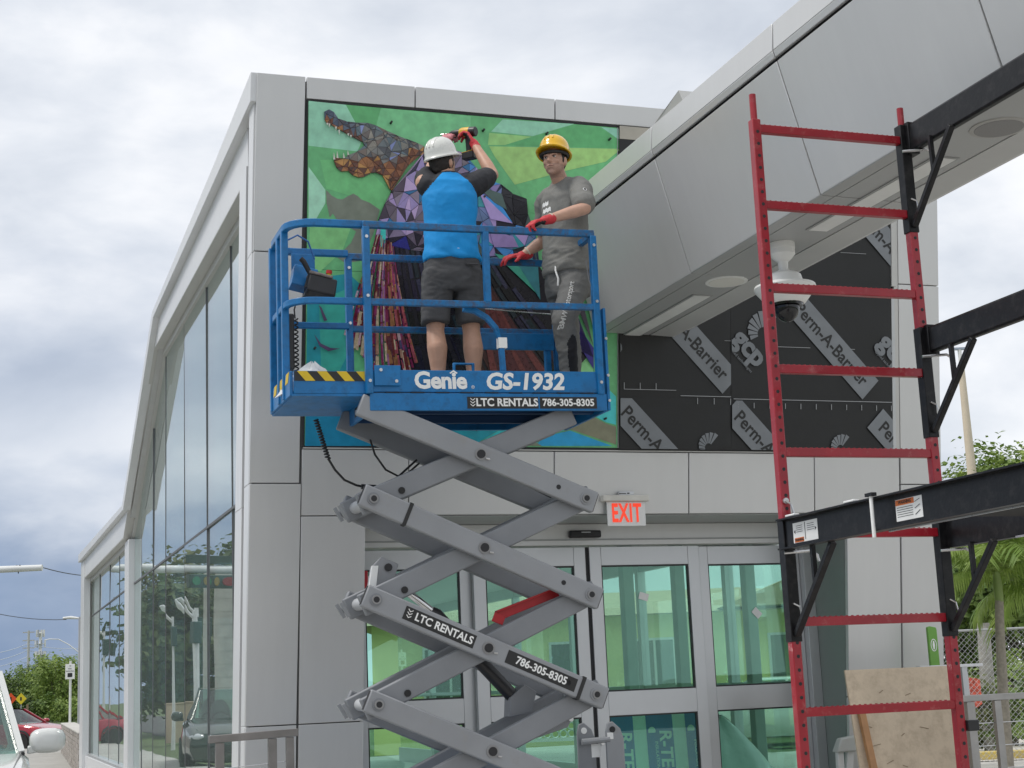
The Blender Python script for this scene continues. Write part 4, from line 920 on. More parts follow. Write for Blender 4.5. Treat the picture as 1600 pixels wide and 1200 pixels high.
mb = MB(); mb.bar((-.57, FRW + .13, 1.93), (-.50, FRW + .13, 1.90), .012, .06); mb.build('safety_arm_foot', SRED, LIFT, bevel=.002)
mb = MB(); mb.prism([(-.33, 1.16), (-.10, 1.22), (.02, 1.42), (-.10, 1.40), (-.22, 1.26), (-.40, 1.20)], lambda u, z: (u, FRW + .13, z), lambda u, z: (u, FRW + .16, z)); mb.build('lower_bracket', GREYD, LIFT, bevel=.004)
mb = MB(); mb.prism([(-.45, 1.30), (-.30, 1.32), (-.26, 1.45), (-.34, 1.50), (-.44, 1.42)], lambda u, z: (u, -1.76, z), lambda u, z: (u, -1.64, z)); mb.build('cylinder_clevis', GREYD, LIFT, bevel=.004)
for (u, z) in ((-.09, 1.33), (-.08, 1.27)):
    mb = MB(); mb.tube([(u, FRW + .115, z), (u, FRW + .129, z)], .016, 10); mb.build('bolt', BLACKP if z > 1.3 else STEEL, LIFT)
# chassis and wheels
lbox('chassis', -1.52, .20, -1.98, -1.27, .34, .74, BLUE, .02); lbox('chassis_step', .205, .29, -1.9, -1.35, .30, .55, GREY, .02)
for u in (-1.25, -.05):
    for w_ in (-2.0, -1.25):
        mb = MB(); s_ = -1 if w_ < -1.6 else 1
        M_ = Matrix.Translation((u, w_, .31)) @ Matrix.Rotation(R_(90), 4, 'X')
        mb.lathe([(.001, -.05), (.10, -.055), (.155, -.05), (.16, -.03), (.16, .03), (.155, .05), (.10, .055), (.001, .05)], M_, 24); wh = mb.build('wheel', mat('pale_tyre', (.4, .4, .38), .7), LIFT, smooth=40)
        mb = MB(); mb.lathe([(.001, -.06), (.08, -.06), (.08, .06), (.001, .06)], M_, 16); mb.build('hub', GREY, wh, smooth=40)
# decals and lettering
def decal(u0, u1, z0, z1, m, off, parent=LIFT, name='decal'):
    mb = MB(); mb.prism([(u0, z0), (u1, z0), (u1, z1), (u0, z1)], lambda u, z: (u, FRW - off, tz(u, z)), lambda u, z: (u, FRW - off + .001, tz(u, z))); return mb.build(name, m, parent)
def ltxt(body, u, z, size, m, off, **k):
    return text_mesh('lettering', body, size, m, LIFT, frameM(Vector((u, FRW - off, tz(u, z))), (1, 0, TL), (0, 0, 1)), .0006, **k)
ltxt('Genie', -.905, 3.424, .150, PRINTW, .0055, bold=.0052, sx=1.0, spacing=.96)
ltxt('®', -.69, 3.385, .03, PRINTW, .0055)
ltxt('GS-1932', -.335, 3.420, .150, PRINTW, .0055, bold=.0050, shear=.16, sx=1.03, spacing=1.0)
# small hood over the i of the logo
mb = MB(); mb.prism([(-.845, 3.478), (-.818, 3.497), (-.79, 3.478), (-.798, 3.472), (-.818, 3.485), (-.837, 3.472)], lambda u, z: (u, FRW - .006, tz(u, z)), lambda u, z: (u, FRW - .005, tz(u, z))); mb.build('logo_mark', PRINTW, LIFT)
decal(-.735, -.250, 3.245, 3.322, PRINTK, .0135); decal(-.240, .160, 3.245, 3.322, PRINTK, .0135)
ltxt('LTC RENTALS', -.465, 3.283, .070, PRINTW, .0145, bold=.0022, sx=.98); ltxt('786-305-8305', -.040, 3.283, .066, PRINTW, .0145, bold=.0018, sx=.98)
def chevrons(o, x, y, n, s, parent=LIFT):
    mb = MB()
    for k in range(n):
        c = o + y * (k - (n - 1) / 2) * s * 1.05
        for sx in (-1, 1):
            a = c - y * s * .35; b = c + x * sx * s * .9 + y * s * .35
            mb.hexa([tuple(q) for q in (a, b, b + y * s * .34, a + y * s * .34, a + x.cross(y) * .0008, b + x.cross(y) * .0008, b + y * s * .34 + x.cross(y) * .0008, a + y * s * .34 + x.cross(y) * .0008)])
    mb.build('chevron_logo', PRINTW, parent)
chevrons(Vector((-.698, FRW - .0145, tz(-.7, 3.283))), Vector((1, 0, 0)), Vector((0, 0, 1)), 3, .018)
d = (armpt(2, 1) - armpt(2, 0)).normalized(); nup = Vector((-d.z, 0, d.x))
def arm_decal(t0, t1, body, size, chev):
    a, b = armpt(2, t0), armpt(2, t1); off = Vector((0, -.0275, 0)); h = .042
    mb = MB(); mb.hexa([a + off - nup * h, b + off - nup * h, b + off - nup * h + Vector((0, .001, 0)), a + off - nup * h + Vector((0, .001, 0)), a + off + nup * h, b + off + nup * h, b + off + nup * h + Vector((0, .001, 0)), a + off + nup * h + Vector((0, .001, 0))]); mb.build('decal', PRINTK, LIFT)
    c = (a + b) / 2 + off + Vector((0, -.001, 0)) + (d * .03 if chev else Vector())
    text_mesh('lettering', body, size, PRINTW, LIFT, frameM(c, d, nup), .0006, bold=.0018, sx=.95)
    if chev: chevrons(a + d * .035 + off + Vector((0, -.001, 0)), d, nup, 3, .018)
arm_decal(.125, .44, 'LTC RENTALS', .068, True); arm_decal(.585, .905, '786-305-8305', .068, False)
# decal on the left end of the platform
mb = MB(); mb.prism([(-1.80, 3.255), (-1.62, 3.255), (-1.62, 3.315), (-1.80, 3.315)], lambda w, z: (UL - .0065, w, tz(UL, z)), lambda w, z: (UL - .0055, w, tz(UL, z))); mb.build('decal', PRINTK, LIFT)
text_mesh('lettering', 'LTC RENTALS', .032, PRINTW, LIFT, frameM(Vector((UL - .0072, -1.71, tz(UL, 3.285))), (0, -1, 0), (0, 0, 1)), .0005, bold=.001, sx=.75)
# white plastic bag on the extension deck
BAG = base('plastic_bag', 'crumpled white plastic bag lying on the lift extension deck', 'bag', -1.70, -1.72, 3.37)
mb = MB(); n_, k_ = 22, 9
rings = []
for i in range(k_):
    t = i / (k_ - 1); r = .16 * (1 - t ** 1.8) + .012; z = 3.37 + .20 * t
    rings.append([(-1.70 + .03 * t + (r * (1.0 + .22 * math.sin(5 * a + t * 4) + .3 * noise.noise(Vector((math.cos(a) * 2, math.sin(a) * 2, t * 3))))) * math.cos(a), -1.72 + .75 * r * (1 + .2 * math.sin(7 * a - t * 6)) * math.sin(a), z + .02 * math.sin(6 * a + 5 * t)) for a in [2 * math.pi * j / n_ for j in range(n_)]])
mb.loft(rings); mb.build('bag_film', mat('white_film', (.76, .77, .77), .35, 0, .05, 10, .4, 35), BAG, smooth=50)
# grey steel clevis stand beside the lift
ST = base('clevis_stand', 'grey steel stand with two eared plates in front of the sliding doors', 'steel stand', .47, -1.0, 0.15)
for du, m_ in ((.0, GREYD), (.20, GREY)):
    P = [(.33 + du, .15), (.50 + du, .15), (.50 + du, 1.10), (.47 + du, 1.17), (.40 + du, 1.22), (.35 + du, 1.21), (.33 + du, 1.15)]
    P = [(.30 + (u - .33) * .8 + du * .0 + (0 if du == 0 else .19), z) for u, z in [(p[0] - du, p[1]) for p in P]]
    mb = MB(); mb.prism(P, lambda u, z: (u, -1.0 - du * .3, z), lambda u, z: (u, -.98 - du * .3, z)); mb.build('ear_plate', m_, ST, bevel=.006)
    mb = MB(); mb.tube([(P[4][0] - .005, -1.004 - du * .3, 1.165), (P[4][0] - .005, -1.001 - du * .3, 1.165)], .022, 12); mb.build('eye_hole', PRINTW if du == 0 else DARK, ST)
mb = MB(); mb.tube([(.32, -1.03, 1.09), (.52, -1.05, 1.10)], .022, 10); mb.build('cross_bar', GREY, ST)
mb = MB(); mb.bx(.50, .545, -1.063, -1.061, 1.10, 1.145); mb.build('sticker', PRINTW, ST); mb = MB(); mb.bx(.40, .47, -1.004, -1.001, .98, 1.07); mb.build('sticker', PRINTW, ST)
mb = MB(); mb.bx(.28, .66, -1.1, -.9, .15, .20); mb.build('foot_plate', GREYD, ST)
MB.ORG = Vector((0, 0, 0))
# ================================================================== red scaffold frame with black rails
SCF = base('scaffold', 'red rolling scaffold with ladder rungs and black side rails close to the camera', 'scaffold', .22, -5.9, .15)
SR = mat('scaffold_red', (0.33, 0.007, 0.018), 0.34, 0.0, 0.14, 6, 0.06, 50, coat=.25, dirt=(.40, .09, .09), dirtamt=.12)
SB = mat('scaffold_black', (0.008, 0.008, 0.009), 0.36, 0.0, 0.25, 6, 0.06, 45, spec=.3, dirt=(.028, .026, .026), dirtamt=.35)
PU = (-.19, .637); FW, NW = -5.0, -8.05
RZ = (4.071, 3.689, 3.282, 2.891, 2.498, 2.122, 1.723, 1.323, .93, .54)
def end_frame(w, full=True):
    for pu in PU:
        mb = MB(); mb.bx(pu - .0225, pu + .0225, w - .0225, w + .0225, .30, 4.115); p_ = mb.build('post', SR, SCF, bevel=.004)
        mb = MB(); mb.tube([(pu, w, 4.10), (pu, w, 4.245)], .0165, 12); mb.build('post_pin', SR, p_, smooth=40)
        mb = MB()
        for k in range(62):
            z = .36 + k * .0605
            mb.tube([(pu + .002, w - .0234, z), (pu + .002, w - .0222, z)], .0085, 10)
        h_ = mb.build('post_holes', DARK, p_); h_['kind'] = 'stuff'
        mb = MB(); M_ = Matrix.Translation((pu, w, .225)) @ Matrix.Rotation(R_(90), 4, 'X'); mb.lathe([(.001, -.02), (.07, -.02), (.074, 0), (.07, .02), (.001, .02)], M_, 18); mb.build('caster_wheel', RUBBER, SCF, smooth=40)
        mb = MB(); mb.bx(pu - .02, pu + .02, w - .035, w + .035, .25, .31); mb.build('caster_fork', STEEL, SCF)
    for z in RZ:
        mb = MB(); mb.bx(PU[0] + .0225, PU[1] - .0225, w - .018, w + .018, z - .02, z + .02); r_ = mb.build('rung', SR, SCF, bevel=.003)
        mb = MB()
        for k in range(26):
            x = PU[0] + .05 + k * .0285; mb.tube([(x, w - .006, z + .0195), (x, w - .006, z + .0235)], .006, 6)
        t_ = mb.build('rung_grip', SR, r_); t_['kind'] = 'stuff'
end_frame(FW); end_frame(NW)
def cbeam(name, u, w0, w1, z0, z1, side, parent=SCF):
    """channel rail with flanges, web facing outward (side = -1 left, +1 right)"""
    mb = MB(); t = .006; f = .045
    mb.bx(u - t / 2, u + t / 2, w1, w0, z0, z1)
    mb.bx(u + side * t / 2 if side > 0 else u - f, u + f if side > 0 else u - t / 2, w1, w0, z1 - .008, z1 - .0005)
    mb.bx(u + side * t / 2 if side > 0 else u - f, u + f if side > 0 else u - t / 2, w1, w0, z0 + .0005, z0 + .008)
    return mb.build(name, SB, parent)
def bracket(u, z_top, z_bot, w_far=-5.0, reach=.40):
    mb = MB(); mb.bx(u - .0275, u + .0275, w_far - .0275, w_far + .0275, z_bot, z_top); mb.build('bracket_sleeve', SB, SCF, bevel=.003)
    mb = MB(); mb.bar((u, w_far - .03, z_bot + .03), (u, w_far - reach, z_top - .14), .026, .030, (1, 0, 0)); mb.build('diagonal_brace', SB, SCF, bevel=.003)
    zz = z_bot + .03 + (z_top - .17 - z_bot) * .52
    mb = MB(); mb.bar((u, w_far - .225, z_top - .13), (u, w_far - .03 - (reach - .03) * .54, zz), .018, .020, (1, 0, 0)); mb.build('brace_strut', SB, SCF)
    mb = MB(); mb.tube([(u - .05, w_far - .06, z_top - .155), (u + .06, w_far - .10, z_top - .15), (u + .085, w_far - .115, z_top - .17), (u + .09, w_far - .118, z_top - .20)], .007, 7); mb.build('lock_pin', STEEL, SCF, smooth=50)
    mb = MB(); mb.tube([(u - .004, w_far - .03, z_bot + .17), (u + .016, w_far - .045, z_bot + .155), (u + .022, w_far - .05, z_bot + .11)], .004, 6); mb.build('snap_pin', STEEL, SCF)
for (u, z0, z1, s_) in ((.668, 4.005, 4.150, 1), (.668, 2.985, 3.115, 1)):
    mb = MB(); mb.bx(u - .022, u + .022, NW + .03, FW - .03, z0, z1); mb.build('side_rail', SB, SCF, bevel=.012)
    mb = MB(); mb.bx(u - .03, u + .03, FW - .05, FW + .02, z0 - .01, z1 + .01); mb.build('rail_end', SB, SCF, bevel=.004)
    bracket(.637, z1, z0 - .41)
for (u, s_) in ((-.205, -1), (.652, 1)):
    cbeam('side_rail', u, FW - .02, NW + .02, 2.045, 2.185, s_); bracket(u + (.015 if s_ < 0 else -.015), 2.185, 1.635)
mb = MB(); mb.bx(-.19, .637, NW + .04, -5.72, 2.115, 2.135); mb.build('deck_board', mat('black_deck', (.014, .014, .014), .75, 0, .3, 5), SCF)
mb = MB(); mb.bx(-.199, -.19, NW + .04, -5.85, 2.04, 2.048); mb.bx(.60, .61, NW + .04, -5.60, 2.035, 2.043)
mb.build('deck_edge', STEEL, SCF)
mb = MB(); mb.tube([(-.262, -5.84, 2.02), (-.262, -5.84, 2.20)], .008, 8); mb.build('rail_clip', PRINTW, SCF)
mb = MB(); mb.bx(-.275, -.25, -5.865, -5.815, 2.186, 2.20); mb.build('clip_head', SB, SCF)
for w_ in (-5.12, -5.62):
    mb = MB(); mb.bx(-.24, -.21, w_ - .05, w_ + .03, 2.187, 2.197); mb.build('rail_tab', PRINTW, SCF, bevel=.003)
def warn(w0, w1, z0, z1, kind):
    U0 = -.2085
    mb = MB(); mb.bx(U0 - .001, U0, w1, w0, z0, z1); l_ = mb.build('warning_label', PRINTW, SCF)
    ORG_ = mat('label_orange', (.70, .17, .03), .5)
    tx = lambda body, w, z, s, m=PRINTK: text_mesh('lettering', body, s, m, l_, frameM(Vector((U0 - .0026, w, z)), (0, -1, 0), (0, 0, 1)), .0003, bold=.0004)
    ln = MB()
    if kind == 0:
        o_ = MB(); o_.bx(U0 - .002, U0 - .0011, (w0 + w1) / 2 + .015, w0 - .012, z0 + .002, z0 + .022); o_.build('orange_strip', ORG_, l_)
        tx('WARNING', (w0 + (w0 + w1) / 2) / 2, z0 + .012, .016)
        ln.bx(U0 - .002, U0 - .0011, (w0 + w1) / 2 - .002, (w0 + w1) / 2 + .002, z0 + .01, z1 - .004)
        for k in range(4): ln.bx(U0 - .002, U0 - .0011, w0 - .03 - .0, w0 - .085, z1 - .014 - k * .009, z1 - .016 - k * .009); ln.bx(U0 - .002, U0 - .0011, w1 + .03, w1 + .09, z1 - .014 - k * .009, z1 - .016 - k * .009)
        for ww, dd in ((w0 - .008, -1), (w1 + .008, 1)):
            zc_ = (z0 + z1) / 2 + .005; ln.add([(U0 - .002, ww, zc_), (U0 - .002, ww + dd * .014, zc_ + .009), (U0 - .002, ww + dd * .014, zc_ - .009)], [(0, 1, 2)])
    else:
        o_ = MB(); o_.bx(U0 - .002, U0 - .0011, w0 - .13, w0 - .002, z1 - .024, z1 - .002); o_.build('orange_strip', ORG_, l_)
        tx('WARNING', w0 - .068, z1 - .013, .019)
        for k in range(5): ln.bx(U0 - .002, U0 - .0011, w0 - .12, w0 - .01, z1 - .032 - k * .009, z1 - .034 - k * .009)
        for k in range(3): ln.bar((U0 - .0015, w1 + .05, z0 + .015 + k * .025), (U0 - .0015, w1 + .015, z0 + .03 + k * .022), .001, .004, (1, 0, 0))
    ln.build('fine_print', PRINTK, l_)
warn(-5.10, -5.315, 2.068, 2.158, 0); warn(-5.93, -6.115, 2.072, 2.158, 1)
for u, z in ((-.19, 2.24), ):
    mb = MB(); mb.tube([(u - .01, FW - .04, z + .03), (u + .012, FW - .045, z + .012), (u + .02, FW - .05, z - .03)], .005, 6); mb.build('snap_pin', STEEL, SCF)
    mb = MB(); mb.tube([(u - .004, FW - .034, z + .03), (u - .004, FW - .022, z + .03)], .014, 10); mb.build('pin_head', STEEL, SCF)
mb = MB(); mb.bx(.66, .72, -5.04, -5.0, 1.20, 1.25); mb.build('rail_socket', BLACKP, SCF, bevel=.004)
# ================================================================== stainless railings
RAILM = mat('railing_steel', (0.36, 0.35, 0.335), 0.38, 0.6, 0.15, 8, .1, 60); RAILD = mat('railing_brown_steel', (0.24, 0.225, 0.21), 0.42, 0.4, 0.2, 8, .1, 60)
def railing(label, pts, posts, z_top, u, w, slope=0.0, RAILM=RAILM):
    rg = base('handrail', label, 'railing', u, w, .15)
    mb = MB(); mb.bar((pts[0], w, z_top - .024), (pts[1], w, z_top - .024 + slope * (pts[1] - pts[0])), .05, .048); mb.build('top_rail', RAILM, rg, bevel=.004)
    for pu, pw in posts:
        zt = z_top - .05 + slope * (pu - pts[0]); mb = MB(); mb.bx(pu - pw / 2, pu + pw / 2, w - .02, w + .02, .15, zt); mb.build('post', RAILM, rg, bevel=.003)
    for k in range(5):
        z = z_top - .215 - k * .17; mb = MB(); mb.tube([(pts[0] + .05, w, z), (pts[1] - .02, w, z + slope)], .004, 6); mb.build('cable', STEEL, rg)
    return rg
railing('grey steel handrail ending at the left corner pillar', (-2.24, -1.66), [(-2.17, .055), (-1.83, .055), (-1.715, .05)], 1.262, -1.9, -1.0, .03, RAILD)
railing('grey steel handrail beside the red scaffold on the right', (3.44, 6.4), [(3.53, .07), (3.775, .06), (4.75, .06), (5.8, .06)], 1.272, 4.5, -1.0)
# ================================================================== plywood, stud, green sign, case
PLYM = mat('weathered_plywood', (.60, .49, .36), .75, 0, .10, 3, .25, 25, dirt=(.44, .35, .25), dirtamt=.5)
PY = base('plywood_sheet', 'tan plywood sheet leaning against the right pillar behind the scaffold', 'plywood', 3.25, -.5, .15)
mb = MB(); mb.hexa([(2.79, -.66, .15), (3.75, -.66, .15), (3.75, -.64, .15), (2.79, -.64, .15), (2.785, -.47, 1.50), (3.75, -.47, 1.50), (3.75, -.45, 1.50), (2.785, -.45, 1.50)]); mb.build('board', PLYM, PY, bevel=.002)
rnd = random.Random(9); mb = MB()
for k in range(9):
    a = rnd.uniform(2.85, 3.6); t = rnd.uniform(.4, .97); L = rnd.uniform(.02, .10); f = lambda t: (-.661 + .19 * t - .001, .15 + 1.35 * t)
    w0, z0 = f(t); w1, z1 = f(t + rnd.uniform(-.02, .02)); mb.tube([(a, w0, z0), (a + L, w1, z1)], .0025, 5)
o = mb.build('gouge_marks', mat('gouge_brown', (.24, .18, .12), .9), PY); o['kind'] = 'stuff'
SD = base('wood_stud', 'narrow brown wood stud standing in front of the leaning plywood', 'wood stud', 2.86, -.93, .15)
mb = MB(); mb.hexa([(2.84, -.80, .15), (2.895, -.80, .15), (2.895, -.76, .15), (2.84, -.76, .15), (2.83, -.555, 1.20), (2.885, -.555, 1.20), (2.885, -.515, 1.20), (2.83, -.515, 1.20)]); mb.build('stud_timber', mat('orange_timber', (.38, .20, .09), .7, 0, .15, 12), SD, bevel=.003)
GS = base('green_sign', 'slim green blade sign with a white oval symbol above the plywood', 'sign', 3.92, -.02, .15)
GSM = mat('sign_green', (.15, .36, .055), .4, 0, .03)
mb = MB(); mb.prism([(3.872, .15), (3.962, .15), (3.962, 1.80), (3.955, 1.822), (3.90, 1.832), (3.872, 1.825)], lambda u, z: (u, -.035, z), lambda u, z: (u, -.005, z)); mb.build('blade', GSM, GS, bevel=.006)
mb = MB(); mb.add([(3.917 + .030 * math.cos(a), -.0362, 1.675 + .052 * math.sin(a)) for a in [2 * math.pi * k / 24 for k in range(24)]] + [(3.917 + .024 * math.cos(a), -.0362, 1.675 + .045 * math.sin(a)) for a in [2 * math.pi * k / 24 for k in range(24)]], [(k, (k + 1) % 24, 24 + (k + 1) % 24, 24 + k) for k in range(24)])
mb.add([(3.917 + x, -.0362, 1.675 + z) for x, z in ((-.006, -.035), (.006, -.035), (.012, 0), (.006, .035), (-.006, .035), (-.012, 0))], [(0, 1, 2, 3, 4, 5)]); mb.build('symbol', PRINTW, GS)
WL_ = base('white_ledge', 'white metal ledge strip behind the top of the plywood', 'metal strip', 3.8, -.3, .15)
mb = MB(); mb.bx(3.55, 4.15, -.36, -.30, 1.485, 1.508); mb.build('strip', WHITEM, WL_, bevel=.003); mb = MB(); mb.bx(3.95, 4.0, -.35, -.31, .15, 1.485); mb.build('leg', ALU, WL_)
CS = base('grey_case', 'pale grey folding plastic stand on the ground by the door jamb', 'plastic stand', 3.10, .25, .15)
for du in (0, .10):
    mb = MB(); mb.hexa([(3.00 + du * .2, .14, .15), (3.06 + du * .2, .14, .15), (3.06 + du * .2, .19, .15), (3.00 + du * .2, .19, .15), (3.06 + du, .20, .88), (3.12 + du, .20, .88), (3.12 + du, .25, .88), (3.06 + du, .25, .88)]); mb.build('leg', WHITEP, CS, bevel=.01)
mb = MB(); mb.hexa([(3.04, .17, .84), (3.24, .17, .84), (3.24, .27, .84), (3.04, .27, .84), (3.09, .18, .95), (3.25, .18, .97), (3.25, .26, .97), (3.09, .26, .95)]); mb.build('cap', mat('pale_plastic', (.60, .61, .58), .5), CS, bevel=.012)
MB.ORG = Vector((0, 0, 0))
# ================================================================== people
SKIN = mat('skin_tanned', (0.54, 0.31, 0.215), 0.48, 0, 0.10, 18, .05, 220)
HAIRM = mat('dark_hair', (0.022, 0.016, 0.013), 0.6, 0, .3, 60, .4, 300)
def caps(mb, p0, r0, p1, r1, n=14):
    p0 = Vector(p0); p1 = Vector(p1); t = (p1 - p0).normalized(); P = []; Rr = []
    for a in (85, 60, 35): P.append(p0 - t * r0 * math.sin(R_(a))); Rr.append(r0 * math.cos(R_(a)))
    for k in range(5): P.append(p0.lerp(p1, k / 4)); Rr.append(r0 + (r1 - r0) * k / 4)
    for a in (35, 60, 85): P.append(p1 + t * r1 * math.sin(R_(a))); Rr.append(r1 * math.cos(R_(a)))
    mb.tube(P, Rr, n)
def limb(mb, pts, n=14):                       # [(point, radius), ...] smooth limb
    for (a, ra), (b, rb) in zip(pts, pts[1:]): caps(mb, a, ra, b, rb, n)
def ell(mb, c, ax, n=14):                      # ellipsoid with axis vectors
    c = Vector(c); rings = []
    for i in range(1, 10):
        a = math.pi * i / 10; rings.append([c + ax[2] * -math.cos(a) + (ax[0] * math.cos(b) + ax[1] * math.sin(b)) * math.sin(a) for b in [2 * math.pi * j / n for j in range(n)]])
    mb.loft(rings)
def torso(mb, rows, f, s, n=28):               # rows: (centre, half width, half depth, squareness)
    rings = []
    for c, rx, ry in rows:
        c = Vector(c); ring = []
        for j in range(n):
            a = 2 * math.pi * j / n; ca, sa = math.cos(a), math.sin(a); e = .80
            ring.append(c + s * rx * math.copysign(abs(ca) ** e, ca) + f * ry * math.copysign(abs(sa) ** e, sa))
        rings.append(ring)
    mb.loft(rings)
def sculpt(name, mb, voxel, it, mats, parent, wrinkle=None, matfn=None, label=None):
    me = mb.mesh(name + '_src', [SKIN]); o = bpy.data.objects.new(name, me)
    r = o.modifiers.new('r', 'REMESH'); r.mode = 'VOXEL'; r.voxel_size = voxel
    if it: s_ = o.modifiers.new('s', 'SMOOTH'); s_.iterations = it; s_.factor = .5
    m2 = baked(o)
    m2.name = name
    if wrinkle:
        org = MB.ORG
        cn = [(v.co.copy(), v.normal.copy()) for v in m2.vertices]; fl = []
        for c_, n_ in cn: fl.extend(c_ + n_ * wrinkle(c_ + org, n_))
        m2.vertices.foreach_set('co', fl); m2.update()
    m2.materials.clear()
    for m_ in (mats if isinstance(mats, (list, tuple)) else [mats]): m2.materials.append(m_)
    m2.polygons.foreach_set('use_smooth', [True] * len(m2.polygons))
    if matfn: m2.polygons.foreach_set('material_index', [matfn(c_ + MB.ORG, n_) for c_, n_ in [(p.center.copy(), p.normal.copy()) for p in m2.polygons]])
    m2.update(); o = bpy.data.objects.new(name, m2); link(o, parent)
    if label: o['label'] = label
    return o
UPV = Vector((0, 0, 1))
def fold(p, sc, seed, st=(1, 1, 1)):
    q = Vector((p[0] * sc * st[0], p[1] * sc * st[1], p[2] * sc * st[2] + seed)); n_ = noise.noise(q)
    return (1 - abs(n_) * 2.2)
GRED = mat('glove_red', (.56, .030, .040), .55, 0, .12, 30, .3, 200); GBLK = mat('glove_black', (.02, .02, .022), .6, 0, .2, 30, .3, 200)
def glove(name, wrist, d, n_, curl, side, parent, sc=1.0, thumb=None, spread=.5, pinkish=None):
    d = Vector(d).normalized(); n_ = Vector(n_); n_ = (n_ - d * n_.dot(d)).normalized(); y = n_.cross(d)
    mb = MB(); w = Vector(wrist)
    caps(mb, w - d * .045, .034 * sc, w + d * .01, .031 * sc)
    for k in range(4):
        off = (-.033, -.011, .011, .033)[k]; kn = w + d * (.088, .094, .092, .082)[k] * sc + y * off * sc
        caps(mb, w + y * off * .6 * sc, .018 * sc, kn, .0145 * sc)
        p = kn; dr = (d + y * off * spread * 6).normalized(); L = [(.044, .028, .022), (.048, .031, .024), (.045, .029, .023), (.036, .022, .020)][k if side > 0 else 3 - k]
        for j in range(3):
            c = curl[j] if not isinstance(curl[0], (list, tuple)) else curl[k][j]
            dr = (Matrix.Rotation(R_(c), 3, y) @ dr).normalized() if True else dr
            q = p + dr * L[j] * sc; caps(mb, p, (.0125 - .001 * j) * sc, q, (.0118 - .001 * j) * sc, 10); p = q
    ty = -y * side
    tb = w + d * .022 * sc + ty * .026 * sc; td = (d * .65 + ty * .75 - n_ * .35).normalized() if thumb is None else Vector(thumb).normalized()
    q = tb + td * .045 * sc; caps(mb, tb, .018 * sc, q, .0145 * sc, 10); td2 = (td + d * .4 - n_ * .2).normalized(); caps(mb, q, .0140 * sc, q + td2 * .038 * sc, .0115 * sc, 10)
    g = sculpt(name, mb, .0048, 3, [pinkish or GRED, GBLK], parent, wrinkle=lambda p, nn: .0012 * fold(p, 55, 2), matfn=lambda c, nn: 1 if (nn.dot(n_) < -.35 and (c - w).dot(d) > .015) else 0)
    mb = MB(); 
    return g
def hat(name, parent, c, up, fwd, m, r=(.106, .124, .118)):
    up = Vector(up).normalized(); fwd = Vector(fwd); fwd = (fwd - up * fwd.dot(up)).normalized(); sd = fwd.cross(up); c = Vector(c); n = 40; rings = []
    def ring(k, z, lip=0):
        out = []
        for j in range(n):
            a = 2 * math.pi * j / n; ca, sa = math.cos(a), math.sin(a); ext = lip * (1 + 2.2 * max(0, sa) ** 2)
            out.append(c + sd * ca * (r[0] * k + ext) + fwd * sa * (r[1] * k + ext) + up * (z - (lip * .45 * max(0, sa) if lip else 0)))
        return out
    rings = [ring(.90, -.012), ring(1.0, -.030), ring(1.0, -.030, .013), ring(1.0, -.022, .015), ring(1.02, -.012, .003)]
    for i in range(0, 10):
        a = R_(i * 9.6); rings.append(ring(math.cos(a) ** .80, r[2] * math.sin(a) ** .92))
    mb = MB(); mb.loft(rings); h = mb.build(name, m, parent, smooth=55)
    mb = MB()                                   # three crown ribs
    for off in (-.030, 0, .030):
        P = []
        for k in range(-9, 10):
            a = k / 9 * 1.15; P.append(c + fwd * math.sin(a) * r[1] * (1 - abs(off) * .8) + sd * off + up * (r[2] * (1 - off * off * 22) * max(0.05, math.cos(a)) ** .85 - .002))
        mb.tube(P, .0075 if off == 0 else .0055, 8)
    mb.build('crown_rib', m, h, smooth=60); return h
# ------------------------------------------------------------------ worker with drill, seen from behind
W1 = base('person', 'worker in white hard hat and blue shirt raising a drill towards the mural', 'person', -.69, -1.58, 3.355)
f = Vector((.08, 1, 0)).normalized(); s = f.cross(UPV); c1 = Vector((-.668, -1.58, 0))
P1 = lambda x, y, z: c1 + s * x + f * y + UPV * z
hd = P1(-.030, .05, 5.060)
sR, sL = P1(.175, .0, 4.895), P1(-.175, .01, 4.895)
eR, hR = Vector((-.285, -1.40, 5.045)), Vector((-.355, -1.22, 5.335))
eL, hL = Vector((-.735, -1.33, 5.045)), Vector((-.545, -1.10, 5.385))
hipR, hipL = P1(.10, 0, 4.24), P1(-.10, 0, 4.24)
kR, kL = P1(.125, .03, 3.86), P1(-.125, .03, 3.86); aR, aL = P1(.120, -.02, 3.43), P1(-.120, -.02, 3.43)
b = MB()
torso(b, [(P1(0, 0, 4.16), .15, .10), (P1(0, 0, 4.26), .175, .115), (P1(0, 0, 4.42), .165, .105), (P1(0, .0, 4.62), .17, .11), (P1(0, -.005, 4.80), .185, .115), (P1(0, .0, 4.90), .16, .09), (P1(0, .01, 4.955), .085, .07)], f, s)
limb(b, [(P1(0, .015, 4.93), .058), (hd - UPV * .06, .055)])
hf = Vector((.80, .55, .18)).normalized(); hs = hf.cross(UPV).normalized(); hu = hs.cross(hf)
ell(b, hd, (hs * .078, hf * .098, hu * .118)); ell(b, hd + hf * .035 - hu * .065, (hs * .055, hf * .062, hu * .05))
caps(b, hd + hf * .095 + hu * .0, .012, hd + hf * .118 - hu * .028, .015, 8)
for q in (-1, 1): ell(b, hd + hs * q * .080 - hf * .01 - hu * .015, (hs * .010, hf * .020, hu * .033), 10)
limb(b, [(sR, .060), (sR.lerp(eR, .5), .052), (eR, .043), (eR.lerp(hR, .3), .045), (hR, .028)])
limb(b, [(sL, .060), (sL.lerp(eL, .5), .052), (eL, .043), (eL.lerp(hL, .3), .045), (hL, .028)])
